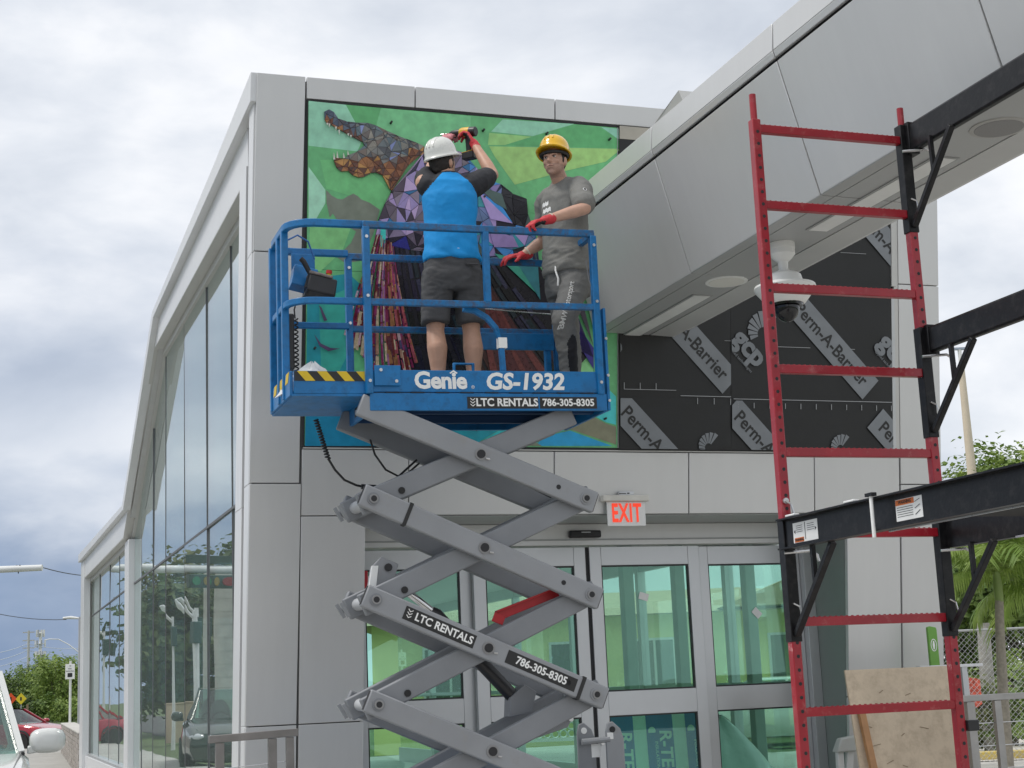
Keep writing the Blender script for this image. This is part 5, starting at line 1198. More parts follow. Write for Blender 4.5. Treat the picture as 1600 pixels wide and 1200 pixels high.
for h, k, a in ((hipR, kR, aR), (hipL, kL, aL)):
    limb(b, [(h, .098), (h.lerp(k, .6), .075), (k, .060), (k.lerp(a, .30) - f * .022, .070), (k.lerp(a, .62) - f * .006, .052), (a, .038)])
    limb(b, [(a - UPV * .03, .036), (a + f * .13 - UPV * .045, .030)])
sculpt('body', b, .0085, 3, SKIN, W1)
SHB = mat('shirt_bright_blue', (.002, .28, .68), .75, 0, .06, 8, .15, 260); SHK = mat('shirt_black', (.022, .023, .028), .8, 0, .15, 12, .15, 260)
b = MB()
torso(b, [(P1(0, 0, 4.335), .196, .146), (P1(0, 0, 4.44), .182, .137), (P1(0, 0, 4.60), .176, .130), (P1(0, -.005, 4.78), .186, .134), (P1(0, .0, 4.885), .172, .110), (P1(0, .012, 4.945), .098, .080), (P1(0, .018, 4.968), .070, .066)], f, s)
limb(b, [(P1(.145, 0, 4.87), .083), (sR.lerp(eR, .30), .078), (sR.lerp(eR, .66), .072)]); limb(b, [(P1(-.140, 0, 4.87), .080), (sL.lerp(eL, .30), .074), (sL.lerp(eL, .72), .066)])
def w1wr(p, n_):
    q = p - c1; x, z = q.dot(s), p.z
    k = .005 * fold(p, 4.2, 3, (1.1, 1.1, 1.1)) + .0030 * fold(p, 10, 8, (1.1, .8, .8)) + .0015 * fold(p, 26, 4, (.8, .8, 1.0))
    if z < 4.52: k += .0035 * math.sin((z - 4.34) * 60 + x * 40) * max(0, 1 - (z - 4.34) / .2)
    k += .010 * max(0, 1 - abs(z - 4.80 - abs(x) * .6) / .05) * max(0, noise.noise(Vector((x * 9, 0, z * 6))))
    return k
def w1m(c, n_):
    q = c - c1; x = abs(q.dot(s)); lim = .055 + (4.955 - c.z) * .86
    return 1 if (x > lim and c.z > 4.72) or c.z > 4.955 else 0
sculpt('shirt', b, .0085, 2, [SHB, SHK], W1, w1wr, w1m)
SHG = mat('shorts_charcoal', (.075, .075, .078), .85, 0, .14, 10, .25, 220)
b = MB()
torso(b, [(P1(0, 0, 4.12), .175, .125), (P1(0, -.005, 4.22), .192, .138), (P1(0, 0, 4.34), .184, .130), (P1(0, 0, 4.405), .180, .127)], f, s)
for h, k, q in ((hipR, kR, 1), (hipL, kL, -1)):
    top = h + UPV * .0; bot = k + UPV * .05 - f * .01
    torso(b, [(bot, .092, .094), (bot.lerp(top, .3), .095, .102), (bot.lerp(top, .7), .102, .118), (top + UPV * .02, .10, .12)], f, s, 20)
sculpt('shorts', b, .0085, 2, SHG, W1, lambda p, n_: .006 * fold(p, 9, 5, (1, 1, .7)) + .004 * fold(p, 22, 1, (.6, .6, 1.4)))
mb = MB(); 
torso(mb, [(P1(0, 0, 4.372), .1865, .1335), (P1(0, 0, 4.40), .1855, .1325)], f, s); mb.build('waistband', mat('waistband_grey', (.075, .073, .070), .8), W1, smooth=40)
mb = MB(); M_ = frameM(P1(.10, -.150, 4.30), s, UPV).to_3x3(); mb.box(P1(.105, -.143, 4.285), (.085, .020, .012), Matrix((s, f, UPV)).transposed()); mb.build('pocket_flap', SHG, W1, bevel=.004)
mb = MB(); mb.box(P1(0.015, -.139, 4.387), (.014, .010, .016), Matrix((s, f, UPV)).transposed()); mb.build('rear_tag', PRINTW, W1)
mb = MB(); mb.box(P1(.175, -.085, 4.15), (.006, .010, .06), Matrix((s, f, UPV)).transposed()); mb.build('side_tag', PRINTW, W1)
b = MB(); ell(b, hd - hf * .012 + hu * .012, (hs * .0845, hf * .094, hu * .118)); caps(b, hd - hf * .065 - hu * .05, .034, hd - hf * .05 - hu * .078, .028)
sculpt('hair', b, .008, 1, HAIRM, W1, lambda p, n_: .003 * fold(p, 60, 4))
tilt = (UPV - hf * .14 + hs * .0 + Vector((-.16, 0, 0))).normalized()
hat('hard_hat', W1, hd + hu * .060 - hf * .005, (UPV * .95 - hf * .30).normalized(), hf, mat('hat_white', (.74, .74, .69), .28, 0, .03, 8, coat=.3, dirt=(.55, .54, .50), dirtamt=.2))
PKG = mat('glove_pale_red', (.55, .20, .22), .6, 0, .5, 45, .3, 200)
glove('glove', hR, (hR - eR).normalized() * .55 + Vector((-.2, .2, .5)), (.75, -.45, .35), (34, 58, 40), 1, W1, pinkish=GRED)
glove('glove', hL, (hL - eL).normalized() * .7 + Vector((.35, .1, .2)), (-.2, -.55, .8), (30, 45, 30), -1, W1, pinkish=PKG)
for a in (aR, aL):
    b = MB(); limb(b, [(a - UPV * .012 - f * .012, .050), (a + f * .06 - UPV * .028, .046), (a + f * .15 - UPV * .038, .040)]); sculpt('shoe', b, .008, 2, mat('work_shoe', (.03, .028, .026), .6), W1)
# cordless drill held overhead
DR = base('cordless_drill', 'yellow and black cordless drill held up by the worker in blue', 'drill', -.37, -1.14, 5.44)
YD = mat('drill_yellow', (.70, .40, .015), .4, 0, .06, 20)
ax = Vector((-.66, .70, .12)).normalized(); dn = (Vector((.15, -.1, -1)) - ax * Vector((.15, -.1, -1)).dot(ax)).normalized(); o_ = Vector((-.352, -1.17, 5.445))
mb = MB(); mb.tube([o_ - ax * .035, o_ - ax * .03, o_ + ax * .015], [.030, .036, .037], 16); mb.build('motor_cap', BLACKP, DR, smooth=40)
mb = MB(); mb.tube([o_ + ax * .0155, o_ + ax * .075, o_ + ax * .095], [.037, .036, .030], 16); mb.build('motor_housing', YD, DR, smooth=40)
mb = MB(); mb.tube([o_ + ax * .0955, o_ + ax * .12, o_ + ax * .165, o_ + ax * .185], [.027, .026, .021, .012], 16); mb.build('chuck', BLACKP, DR, smooth=40)
mb = MB(); mb.tube([o_ + ax * .185, o_ + ax * .26], .004, 8); mb.build('drill_bit', STEEL, DR)
mb = MB(); mb.bar(o_ + ax * .03 + dn * .03, o_ + ax * .01 + dn * .155, .034, .042, ax); mb.build('grip', BLACKP, DR, bevel=.01)
mb = MB(); mb.bar(o_ + ax * .012 + dn * .150, o_ + ax * .006 + dn * .205, .068, .098, ax); mb.build('battery', BLACKP, DR, bevel=.008)
mb = MB(); mb.bar(o_ + ax * .012 + dn * .1485, o_ + ax * .011 + dn * .154, .071, .10, ax); mb.build('battery_clip', YD, DR, bevel=.003)
# ------------------------------------------------------------------ worker in yellow hat leaning on the rail
W2 = base('person', 'worker in yellow hard hat and grey clothes resting red gloves on the rail', 'person', .17, -1.6, 3.355)
f = Vector((-.91, -.42, 0)).normalized(); s = f.cross(UPV); c2 = Vector((.165, -1.60, 0))
P2 = lambda x, y, z: c2 + s * x + f * y + UPV * z
hd = Vector((.085, -1.665, 5.085))
sR, sL = P2(.150, .01, 4.885), P2(-.150, .0, 4.895)
eL, hL = Vector((.185, -1.93, 4.66)), Vector((-.135, -2.005, 4.535))
eR, hR = Vector((.10, -1.33, 4.60)), Vector((-.045, -1.285, 4.50))
hipL, hipR = P2(-.09, .0, 4.22), P2(.09, -.01, 4.22)
kL, aL = Vector((.035, -1.80, 3.90)), Vector((.095, -1.735, 3.43))
kR, aR = Vector((.19, -1.50, 3.87)), Vector((.205, -1.46, 3.43))
b = MB()
torso(b, [(P2(0, 0, 4.14), .14, .10), (P2(0, 0, 4.24), .165, .11), (P2(0, 0, 4.42), .15, .10), (P2(0, .0, 4.62), .16, .105), (P2(0, .0, 4.80), .155, .10), (P2(0, -.005, 4.905), .13, .08), (P2(0, .0, 4.955), .078, .066)], f, s)
hf = Vector((-.66, -.74, -.03)).normalized(); hs = hf.cross(UPV).normalized(); hu = hs.cross(hf)
limb(b, [(P2(0, .0, 4.90), .060), (hd - hu * .055 - hf * .01, .055)])
ell(b, hd, (hs * .074, hf * .096, hu * .112)); ell(b, hd + hf * .030 - hu * .06, (hs * .058, hf * .066, hu * .055)); ell(b, hd + hf * .066 - hu * .098, (hs * .026, hf * .024, hu * .020))
ell(b, hd + hf * .055 - hu * .02, (hs * .055, hf * .038, hu * .055))
caps(b, hd + hf * .094 + hu * .012, .0085, hd + hf * .118 - hu * .026, .0125, 8); ell(b, hd + hf * .104 - hu * .031, (hs * .020, hf * .013, hu * .010), 10)
for q in (-1, 1):
    ell(b, hd + hs * q * .077 - hf * .012 - hu * .012, (hs * .009, hf * .021, hu * .034), 10)
    caps(b, hd + hs * q * .014 + hf * .094 + hu * .022, .010, hd + hs * q * .046 + hf * .078 + hu * .024, .009, 8)     # brow ridge
    ell(b, hd + hs * q * .040 + hf * .074 - hu * .026, (hs * .020, hf * .014, hu * .018), 10)                            # cheek
caps(b, hd + hs * -.018 + hf * .095 - hu * .056, .0065, hd + hs * .018 + hf * .095 - hu * .056, .0065, 8); caps(b, hd + hs * -.015 + hf * .092 - hu * .068, .0075, hd + hs * .015 + hf * .092 - hu * .068, .0075, 8)
for sh, e, h in ((sL, eL, hL), (sR, eR, hR)):
    limb(b, [(sh, .058), (sh.lerp(e, .5), .050), (e, .043), (e.lerp(h, .3), .045), (h, .028)])
for h, k, a in ((hipR, kR, aR), (hipL, kL, aL)):
    limb(b, [(h, .09), (h.lerp(k, .6), .07), (k, .054), (k.lerp(a, .3) - f * .02, .056), (a, .037)]); limb(b, [(a - UPV * .03, .035), (a + f * .13 - UPV * .045, .030)])
SK2 = mat('skin_fair', (0.58, 0.345, 0.25), 0.45, 0, 0.10, 20, .05, 220); STB = mat('skin_stubble', (0.45, 0.275, 0.21), 0.55, 0, .2, 200)
def face(c, n_):
    q = c - hd; a, u_, x = q.dot(hf), q.dot(hu), abs(q.dot(hs))
    return 1 if (u_ < -.042 and u_ > -.125 and a > -.03 and not (x < .02 and u_ > -.072 and u_ < -.052)) and c.z > 4.93 else 0
sculpt('body', b, .0062, 2, [SK2, STB], W2, None, face)
EYEW = mat('eye_white', (.62, .60, .57), .25); EYEB = mat('eye_dark', (.02, .014, .010), .12)
for q in (-1, 1):
    mb = MB(); ell(mb, hd + hs * q * .031 + hf * .0865 + hu * .003, (hs * .0125, hf * .007, hu * .0062), 12); e_ = mb.build('eye', EYEW, W2, smooth=60)
    mb = MB(); ell(mb, hd + hs * (q * .031 + .000) + hf * .0915 + hu * .003, (hs * .0058, hf * .003, hu * .0058), 10); mb.build('iris', EYEB, e_, smooth=60)
    mb = MB(); mb.tube([hd + hs * q * .046 + hf * .088 + hu * .010, hd + hs * q * .031 + hf * .0945 + hu * .0115, hd + hs * q * .017 + hf * .0935 + hu * .008], [.0022, .0030, .0022], 6); mb.build('eyelid', mat('lid_shadow', (.16, .085, .06), .6), e_)
    mb = MB(); mb.tube([hd + hs * q * .056 + hf * .078 + hu * .024, hd + hs * q * .036 + hf * .097 + hu * .033, hd + hs * q * .014 + hf * .104 + hu * .026], [.0035, .0052, .0042], 6); mb.build('eyebrow', HAIRM, W2)
mb = MB(); mb.tube([hd + hs * -.024 + hf * .096 - hu * .0625, hd + hf * .1025 - hu * .0610, hd + hs * .024 + hf * .096 - hu * .0625], [.0015, .0028, .0015], 6); mb.build('mouth', mat('lip_dark', (.22, .085, .075), .5), W2)
b = MB(); ell(b, hd - hf * .016 + hu * .014, (hs * .0785, hf * .090, hu * .108)); caps(b, hd - hf * .06 - hu * .045, .036, hd - hf * .052 - hu * .07, .03)
for q in (-1, 1): caps(b, hd + hs * q * .071 + hf * .022 + hu * .028, .008, hd + hs * q * .072 + hf * .018 - hu * .018, .006, 8)
sculpt('hair', b, .007, 1, HAIRM, W2, lambda p, n_: .0025 * fold(p, 60, 4))
hat('hard_hat', W2, hd + hu * .066 - hf * .010, (hu * .97 - hf * .20 + hs * .03).normalized(), hf, mat('hat_yellow', (.80, .46, .004), .22, 0, .03, 8, coat=.5))
mb = MB(); mb.tube([hd + hs * .092 * math.cos(a) + hf * .110 * math.sin(a) + hu * .036 for a in [2 * math.pi * k / 24 for k in range(25)]], .012, 8); mb.build('hat_band', BLACKP, W2, smooth=50)
TSH = mat('tshirt_heather_grey', (.215, .213, .198), .88, 0, .10, 120, .2, 320); JOG = mat('jogger_heather_grey', (.150, .150, .145), .88, 0, .10, 120, .2, 320)
b = MB()
torso(b, [(P2(0, -.005, 4.285), .178, .140), (P2(0, 0, 4.36), .172, .132), (P2(0, 0, 4.52), .162, .126), (P2(0, .0, 4.68), .166, .126), (P2(0, .0, 4.82), .172, .122), (P2(0, -.008, 4.905), .142, .096), (P2(0, -.006, 4.955), .086, .076), (P2(0, -.004, 4.972), .074, .068)], f, s)
limb(b, [(P2(-.118, 0, 4.868), .082), (sL.lerp(eL, .15), .079), (sL.lerp(eL, .45), .075), (sL.lerp(eL, .78), .077)]); limb(b, [(P2(.118, 0, 4.868), .082), (sR.lerp(eR, .15), .079), (sR.lerp(eR, .4), .075), (sR.lerp(eR, .68), .077)])
sculpt('tshirt', b, .0085, 2, TSH, W2, lambda p, n_: .007 * fold(p, 4.6, 3, (1, 1, 1.2)) + .0045 * fold(p, 10, 8, (.9, .9, 1.1)) + .002 * fold(p, 25, 4, (.7, .7, 1.1)) + (.006 * fold(p, 18, 2, (.5, .5, 1.6)) if p.z < 4.46 else 0))
b = MB()
torso(b, [(P2(0, 0, 4.12), .152, .118), (P2(0, -.005, 4.22), .166, .130), (P2(0, 0, 4.34), .158, .122), (P2(0, 0, 4.40), .160, .115)], f, s)
for h, k, a in ((hipR, kR, aR), (hipL, kL, aL)):
    limb(b, [(h, .102), (h.lerp(k, .5), .090), (k, .074), (k.lerp(a, .4) - f * .01, .068), (k.lerp(a, .80), .052), (a + UPV * .02, .046)], 18)
JDK = mat('jogger_black_panel', (.014, .014, .017), .85)
def jogm(c, n_):
    ax_ = (aL - kL); t = (c - kL).dot(ax_) / ax_.length_squared
    if not (.22 < t < 1.05): return 0
    p = kL + ax_ * t; r_ = (c - p); 
    if r_.length > .11: return 0
    view = Vector((.28, -.96, 0)); side = Vector((.96, .28, 0)); x = r_.dot(side)
    return 1 if (r_.dot(view) > 0 and abs(x - .010) < .042 * min(1, math.sqrt(max(0, (t - .22) / .12)))) else 0
sculpt('joggers', b, .0075, 2, [JOG, JDK], W2, lambda p, n_: .007 * fold(p, 8, 5, (1, 1, .8)) + .0045 * fold(p, 17, 1, (.7, .7, 1.4)), jogm)
# drawstring, emblems, lettering down the leg
mb = MB(); mb.tube([P2(-.02, .135, 4.33), P2(-.03, .150, 4.28), P2(-.05, .148, 4.22), P2(-.045, .150, 4.17)], .007, 8); mb.build('drawstring', PRINTW, W2, smooth=60)
def stickon(c, r, n_, m_, name):
    n_ = Vector(n_).normalized(); mb = MB(); mb.tube([Vector(c) - n_ * .01, Vector(c) + n_ * .001], r, 14); return mb.build(name, m_, W2)
def surf(obj, p, view):                       # nearest outward point of a garment along the viewing side
    p = Vector(p) - MB.ORG; v = Vector(view).normalized(); ok, co, no, _ = obj.ray_cast(p + v * .5, -v)
    return (co + MB.ORG, no) if ok else (Vector(p) + MB.ORG + v * .09, v)
jg = [c for c in W2.children if c.name.startswith('joggers')][0]; ts = [c for c in W2.children if c.name.startswith('tshirt')][0]
vw = Vector((-.33, -.92, -.20)).normalized()
def wrap(o, p0, p1, name, body, size, m_, up_, host, bold=.001, dist=.006):
    """lettering laid on a garment: built flat, then dropped onto the cloth along the view side"""
    x = (Vector(p1) - Vector(p0)).normalized(); c = (Vector(p0) + Vector(p1)) / 2; y = Vector(up_); y = (y - x * y.dot(x)).normalized(); z = x.cross(y)
    t = text_mesh(name, body, size, m_, o, frameM(c, x, y), .0003, bold=bold)
    bv = BVHTree.FromPolygons([v.co.copy() for v in host.data.vertices], [tuple(p.vertices) for p in host.data.polygons]); fl = []
    for c_ in [v.co.copy() for v in t.data.vertices]:
        co, no, _, _ = bv.ray_cast(c_ + z * .3, -z); fl.extend(co + z * dist if co else c_)
    t.data.vertices.foreach_set('co', fl); t.data.update()
    return t
bpy.context.view_layer.update()
wrap(W2, kL.lerp(aL, .10) + Vector((-.035, -.03, .0)), kL.lerp(hipL, .70) + Vector((-.045, -.03, 0)), 'lettering', 'BMW Motorsport', .050, PRINTW, Vector((-.9, .1, .1)), jg)
co, no = surf(jg, hipL.lerp(kL, .25) + s * .02, vw); e_ = stickon(co, .013, no, PRINTK, 'emblem'); stickon(co + no * .002, .005, no, PRINTW, 'emblem_mark')
co, no = surf(ts, sL.lerp(eL, .42), Vector((-.1, -.99, .1))); stickon(co, .014, no, PRINTW, 'emblem'); stickon(co + no * .002, .009, no, PRINTK, 'emblem_mark')
for xa, xb, za, zb in ((.03, .10, 4.80, 4.77), (.0, .09, 4.75, 4.72), (.04, .11, 4.70, 4.675)):
    mb = MB(); vs = []; nn = 8
    for j in range(3):
        for i in range(nn + 1):
            co, no = surf(ts, P2(xa + (xb - xa) * i / nn, .0, za + (zb - za) * j / 2 + .006 * math.sin(i * 2.1 + za * 50)), f); vs.append(co + no * .002)
    mb.add(vs, [(j * (nn + 1) + i, j * (nn + 1) + i + 1, (j + 1) * (nn + 1) + i + 1, (j + 1) * (nn + 1) + i) for j in range(2) for i in range(nn)]); mb.build('chest_print', PRINTW, W2)
glove('glove', hL, (-.97, -.02, -.24), (.1, -.15, 1), (28, 52, 40), 1, W2); glove('glove', hR, (-.95, .06, -.14), (.0, -.35, 1), (14, 30, 22), -1, W2)
for h, d_ in ((hL, eL - hL), (hR, eR - hR)):
    d_ = d_.normalized(); mb = MB(); mb.tube([h + d_ * .038, h + d_ * .048], .0375, 14); mb.build('cuff', mat('cuff_cream', (.66, .60, .48), .8), W2, smooth=40)
for a in (aR, aL):
    b = MB(); limb(b, [(a - UPV * .012 - f * .012, .052), (a + f * .06 - UPV * .028, .047), (a + f * .15 - UPV * .038, .040)]); sculpt('shoe', b, .008, 2, MATS['work_shoe'], W2)
MB.ORG = Vector((0, 0, 0))
# ================================================================== trees, palms and hedges
def leafmat(name, a, b, tr=.32):
    m = bpy.data.materials.new(name); m.use_nodes = True; t = m.node_tree; n = t.nodes; bs = n['Principled BSDF']; bs.inputs['Roughness'].default_value = .55
    g = n.new('ShaderNodeNewGeometry'); no = n.new('ShaderNodeTexNoise'); no.inputs['Scale'].default_value = 1.4; no.inputs['Detail'].default_value = 5
    t.links.new(g.outputs['Position'], no.inputs['Vector']); r = n.new('ShaderNodeValToRGB'); r.color_ramp.elements[0].position = .32; r.color_ramp.elements[1].position = .68
    r.color_ramp.elements[0].color = (*a, 1); r.color_ramp.elements[1].color = (*b, 1); t.links.new(no.outputs[0], r.inputs[0]); t.links.new(r.outputs[0], bs.inputs['Base Color'])
    tl = n.new('ShaderNodeBsdfTranslucent'); t.links.new(r.outputs[0], tl.inputs[0]); mx = n.new('ShaderNodeMixShader'); mx.inputs[0].default_value = tr
    t.links.new(bs.outputs[0], mx.inputs[1]); t.links.new(tl.outputs[0], mx.inputs[2]); t.links.new(mx.outputs[0], n['Material Output'].inputs[0]); return m
LF = [leafmat('leaf_mid_green', (.07, .14, .022), (.23, .32, .075)), leafmat('leaf_bright_green', (.13, .22, .03), (.33, .42, .10)), leafmat('leaf_dark_green', (.032, .065, .016), (.11, .17, .04)), leafmat('leaf_olive', (.07, .095, .03), (.19, .21, .07))]
BARK = mat('grey_bark', (.17, .145, .12), .9, 0, .3, 14, .5, 40)
def tree(name, label, loc, h, r, lm, seed, n=2600, leaf=.16, group=None, trunk_h=.35, flat=.8, cl=46):
    rnd = random.Random(seed); t = thing(name, label, 'tree', loc, 0, group)
    mb = MB(); th = h * trunk_h; lean = (rnd.uniform(-.1, .1) * th, rnd.uniform(-.1, .1) * th)
    mb.tube([(0, 0, -.1), (lean[0] * .5, lean[1] * .5, th * .5), (lean[0], lean[1], th), (lean[0] * 1.4, lean[1] * 1.3, th + r * .5)], [r * .075, r * .06, r * .052, r * .03], 9)
    cz = h - r * flat; cents = []
    for k in range(cl):
        d_ = Vector((rnd.gauss(0, 1), rnd.gauss(0, 1), rnd.gauss(.15, .9))).normalized() * rnd.uniform(.45, 1) * (1 + .22 * noise.noise(Vector((k * 1.7, seed, 0))))
        cents.append(Vector((d_.x * r, d_.y * r, cz + d_.z * r * flat)))
    for c in cents[::5]:
        a = Vector((lean[0], lean[1], th * rnd.uniform(.75, 1.05))); mb.tube([a, a.lerp(c, .5) + Vector((0, 0, .1 * r)), a.lerp(c, .92)], [r * .03, r * .018, r * .008], 5)
    mb.build('trunk', BARK, t, smooth=60)
    vs, fs = [], []
    for i in range(n):
        c = cents[i % cl]; s_ = r * .30
        p = c + Vector((rnd.gauss(0, .45), rnd.gauss(0, .45), rnd.gauss(0, .38))) * s_
        nn = ((p - Vector((0, 0, cz - r * .3))).normalized() + Vector((rnd.uniform(-.8, .8), rnd.uniform(-.8, .8), rnd.uniform(-.4, .9)))).normalized()
        tx = nn.cross(Vector((rnd.uniform(-1, 1), rnd.uniform(-1, 1), rnd.uniform(-1, 1)))).normalized(); ty = nn.cross(tx); L = leaf * rnd.uniform(.6, 1.35)
        b_ = len(vs); vs += [p - tx * L * .5, p + ty * L * .32 + nn * L * .06, p + tx * L * .5, p - ty * L * .32 + nn * L * .06]; fs.append((b_, b_ + 1, b_ + 2, b_ + 3))
    mb = MB(); mb.add(vs, fs); me = bpy.data.meshes.new('crown'); me.from_pydata([tuple(v) for v in vs], [], fs); me.materials.append(lm)
    link(bpy.data.objects.new('crown', me), t); return t
def gp(px, Y, z=0.0): p = at(px, 1100, Y); return (p.x, Y, z)
# far hedge of trees down the road on the left
FARL = [(6, 150, 4.2, 2.5, 2, 'dark rounded tree at the far left edge beyond the red car'), (26, 152, 5.2, 2.7, 0, 'mid green far tree above the orange diamond sign'), (48, 158, 5.9, 2.8, 2, 'dark far tree under the cell tower'), (70, 150, 6.0, 2.9, 0, 'rounded green far tree left of the parking sign'), (88, 145, 6.2, 2.7, 1, 'brightest and tallest far tree left of the white parking sign'), (106, 150, 5.4, 2.8, 0, 'green far tree behind the white parking sign'), (128, 148, 5.6, 2.8, 1, 'bright far tree at the rear corner of the station')]
for i, (px, Y, h, r, k, lab) in enumerate(FARL): tree('hedge_tree', lab, gp(px, Y), h, r, LF[k], 40 + i, 3200, .30, 'trees beside the far road', .15, 1.0, 60)
for i, px in enumerate((40, 76, 104)): 
    tree('shrub', ['low dark shrub at the foot of the far trees', 'low bushy shrub in front of the tall far tree', 'low bright shrub beside the parking sign post'][i], gp(px, 138), 2.4, 1.8, LF[(2, 0, 1)[i]], 60 + i, 1500, .26, 'shrubs below the far trees', .1, .8, 30)
# tree line across the road, which the glass wall mirrors
for i in range(9):
    x, y = -26.2 - i * 2.5, 62 + (i % 2) * 3 + i * .8
    tree('roadside_tree', 'tall dark roadside tree in the row across the road', (x, y, 0), 7.6 + (i % 3) * .8, 2.6, LF[(2, 3)[i % 2]], 80 + i, 4600, .36, 'row of trees across the road', .12, 1.42, 70)
# trees on the right behind the fence
RT = [(1526, 44, 6.6, 1.7, 1, 'small bright tree top left of the concrete pole'), (1585, 42, 7.5, 2.2, 0, 'spreading green tree right of the concrete pole'), (1648, 41, 7.4, 2.4, 1, 'leafy tree at the right edge above the scaffold deck'), (1550, 38, 5.0, 2.1, 2, 'dark bushy tree behind the palm fronds'), (1618, 36, 4.9, 2.2, 0, 'bushy tree behind the fence at the right edge'), (1498, 40, 4.6, 2.0, 2, 'dark tree half hidden by the station corner'), (1690, 38, 6.0, 2.5, 2, 'dark tree just beyond the right edge')]
for i, (px, Y, h, r, k, lab) in enumerate(RT): tree('broadleaf_tree', lab, gp(px, Y), h, r, LF[k], 120 + i, 5200, .17, 'trees behind the chain link fence', .3, .95, 70)
PALML = leafmat('palm_leaf_green', (.15, .25, .04), (.32, .42, .10), .4)
def palm(label, loc, hc, seed, nf=17, L=1.25):
    rnd = random.Random(seed); t = thing('palm_tree', label, 'palm tree', loc, 0, 'young palms by the fence'); mb = MB()
    mb.tube([(-.12, 0, -.1), (-.08, 0, hc * .4), (-.03, 0, hc * .75), (0, 0, hc - .3)], [.085, .07, .06, .055], 10); mb.build('trunk', mat('palm_trunk', (.30, .27, .22), .85, 0, .2, 20, .4, 50), t, smooth=60)
    mb = MB(); mb.tube([(0, 0, hc - .32), (0, 0, hc - .1), (0, 0, hc + .15)], [.055, .06, .03], 10); mb.build('crown_shaft', mat('palm_shaft_green', (.22, .30, .09), .5), t, smooth=60)
    for k in range(nf):
        az = k * 2.399 + rnd.uniform(-.2, .2); el = R_((76, 58, 40, 24, 8)[k % 5] + rnd.uniform(-6, 6)) ; d_ = Vector((math.cos(az), math.sin(az), 0)); P = []; p = Vector((0, 0, hc + .05)); a = el
        for j in range(11): P.append(p.copy()); p = p + (d_ * math.cos(a) + UPV * math.sin(a)) * L * .1; a -= .085 + .017 * j
        mb = MB(); mb.tube(P, [.014 * (1 - j / 12) for j in range(11)], 5)
        for j in range(1, 11):
            for q in (0, .33, .66):
                if j == 10 and q: continue
                b_ = P[j].lerp(P[min(10, j + 1)], q); tg = (P[min(10, j + 1)] - P[j - 1]).normalized(); sd = tg.cross(UPV).normalized(); ll = L * (.36 - .016 * abs(j - 4)) * rnd.uniform(.85, 1.1)
                for sgn in (-1, 1):
                    dr = (tg * .55 + sd * sgn * .8 - UPV * rnd.uniform(.15, .55)).normalized(); wv = tg.cross(dr).cross(dr).normalized() * .016; m1 = b_ + dr * ll * .5; e_ = b_ + dr * ll - UPV * ll * .28
                    mb.add([b_ - wv * .6, b_ + wv * .6, m1 + wv, e_, m1 - wv], [(0, 1, 2, 4), (4, 2, 3)])
        mb.build('frond', PALML, t)
    return t
palm('young palm with drooping fronds behind the scaffold brace', gp(1578, 20.5), 2.62, 5, 19, 1.2)
palm('palm cut by the right edge of the view beside another palm', gp(1656, 21.5), 2.5, 6, 17, 1.25)
tr = thing('bare_trunk', 'thick pale tree trunk standing left of the palm stem behind the fence', 'tree trunk', gp(1546, 27)); mb = MB(); mb.tube([(0, 0, -.1), (0, 0, 1.2), (.03, 0, 2.2)], [.17, .125, .11], 12); mb.build('trunk', mat('pale_bark', (.34, .33, .30), .9, 0, .2, 10, .4, 30), tr, smooth=60)
# ================================================================== chain link fence, driveway and pole on the right
sheet('driveway', [(5.5, 24.8), (30, 24.8), (30, 32), (5.5, 32)], 0.012, mat('pale_driveway', (.55, .52, .46), .85, 0, .1, 1.2))
sheet('grass_strip', [(5.0, 32), (40, 32), (40, 60), (5.0, 60)], 0.016, G_SOIL)
KB = thing('yellow_kerb', 'faded yellow kerb stones along the driveway behind the fence', 'kerb', (8.5, 25.2, 0)); 
for k in range(4): mb = MB(); mb.bx(-2.6 + k * 1.75, -2.6 + k * 1.75 + 1.72, -.08, .08, 0, .14); mb.build('kerb_stone', mat('kerb_yellow', (.62, .47, .12), .8, 0, .2, 4, dirt=(.5, .48, .42), dirtamt=.5), KB, bevel=.02)
FN = thing('chain_link_fence', 'silver chain link fence on black posts behind the right railing', 'fence', (6.3, 24.0, 0))
FM = mat('galvanised_wire', (.45, .46, .46), .5, .4); mb = MB(); Wf, Hf = 7.0, 1.95
step = .085; k = -Hf
while k < Wf:
    for sg in (1, -1):
        x0, x1 = (k, k + Hf) if sg > 0 else (k + Hf, k); a, b = (x0, 0.05), (x1, Hf)
        P = clip_poly([a, b, (b[0] + 1e-4, b[1])], 0, Wf, 0, Hf) if False else None
        t0 = max(0, (0 - min(x0, x1)) / Hf); t1 = min(1, (Wf - min(x0, x1)) / Hf)
        if t1 > t0:
            if sg > 0: pa, pb = (x0 + Hf * t0, Hf * t0 + .05), (x0 + Hf * t1, Hf * t1 + .05)
            else: pa, pb = (x1 + Hf * t0, Hf * (1 - t0) + .05), (x1 + Hf * t1, Hf * (1 - t1) + .05)
            mb.tube([(pa[0], sg * .002, pa[1]), (pb[0], sg * .002, pb[1])], .0032, 3, False)
    k += step
o = mb.build('wire_mesh', FM, FN); o['kind'] = 'stuff'
for k in range(5): mb = MB(); mb.tube([(k * 1.75, .03, 0), (k * 1.75, .03, 2.08)], .024, 8); mb.build('fence_post', BLACKP, FN)
mb = MB(); mb.tube([(0, 0, 2.02), (Wf, 0, 2.02)], .018, 8); mb.build('top_rail', FM, FN)
PL = thing('concrete_pole', 'tall tapering cream concrete pole rising behind the scaffold', 'pole', gp(1555, 40)); mb = MB(); mb.tube([(0, 0, 0), (0, 0, 5), (0, 0, 9.3)], [.19, .135, .085], 14); mb.build('shaft', mat('cream_concrete', (.66, .57, .44), .7, 0, .06, 3), PL, smooth=60)
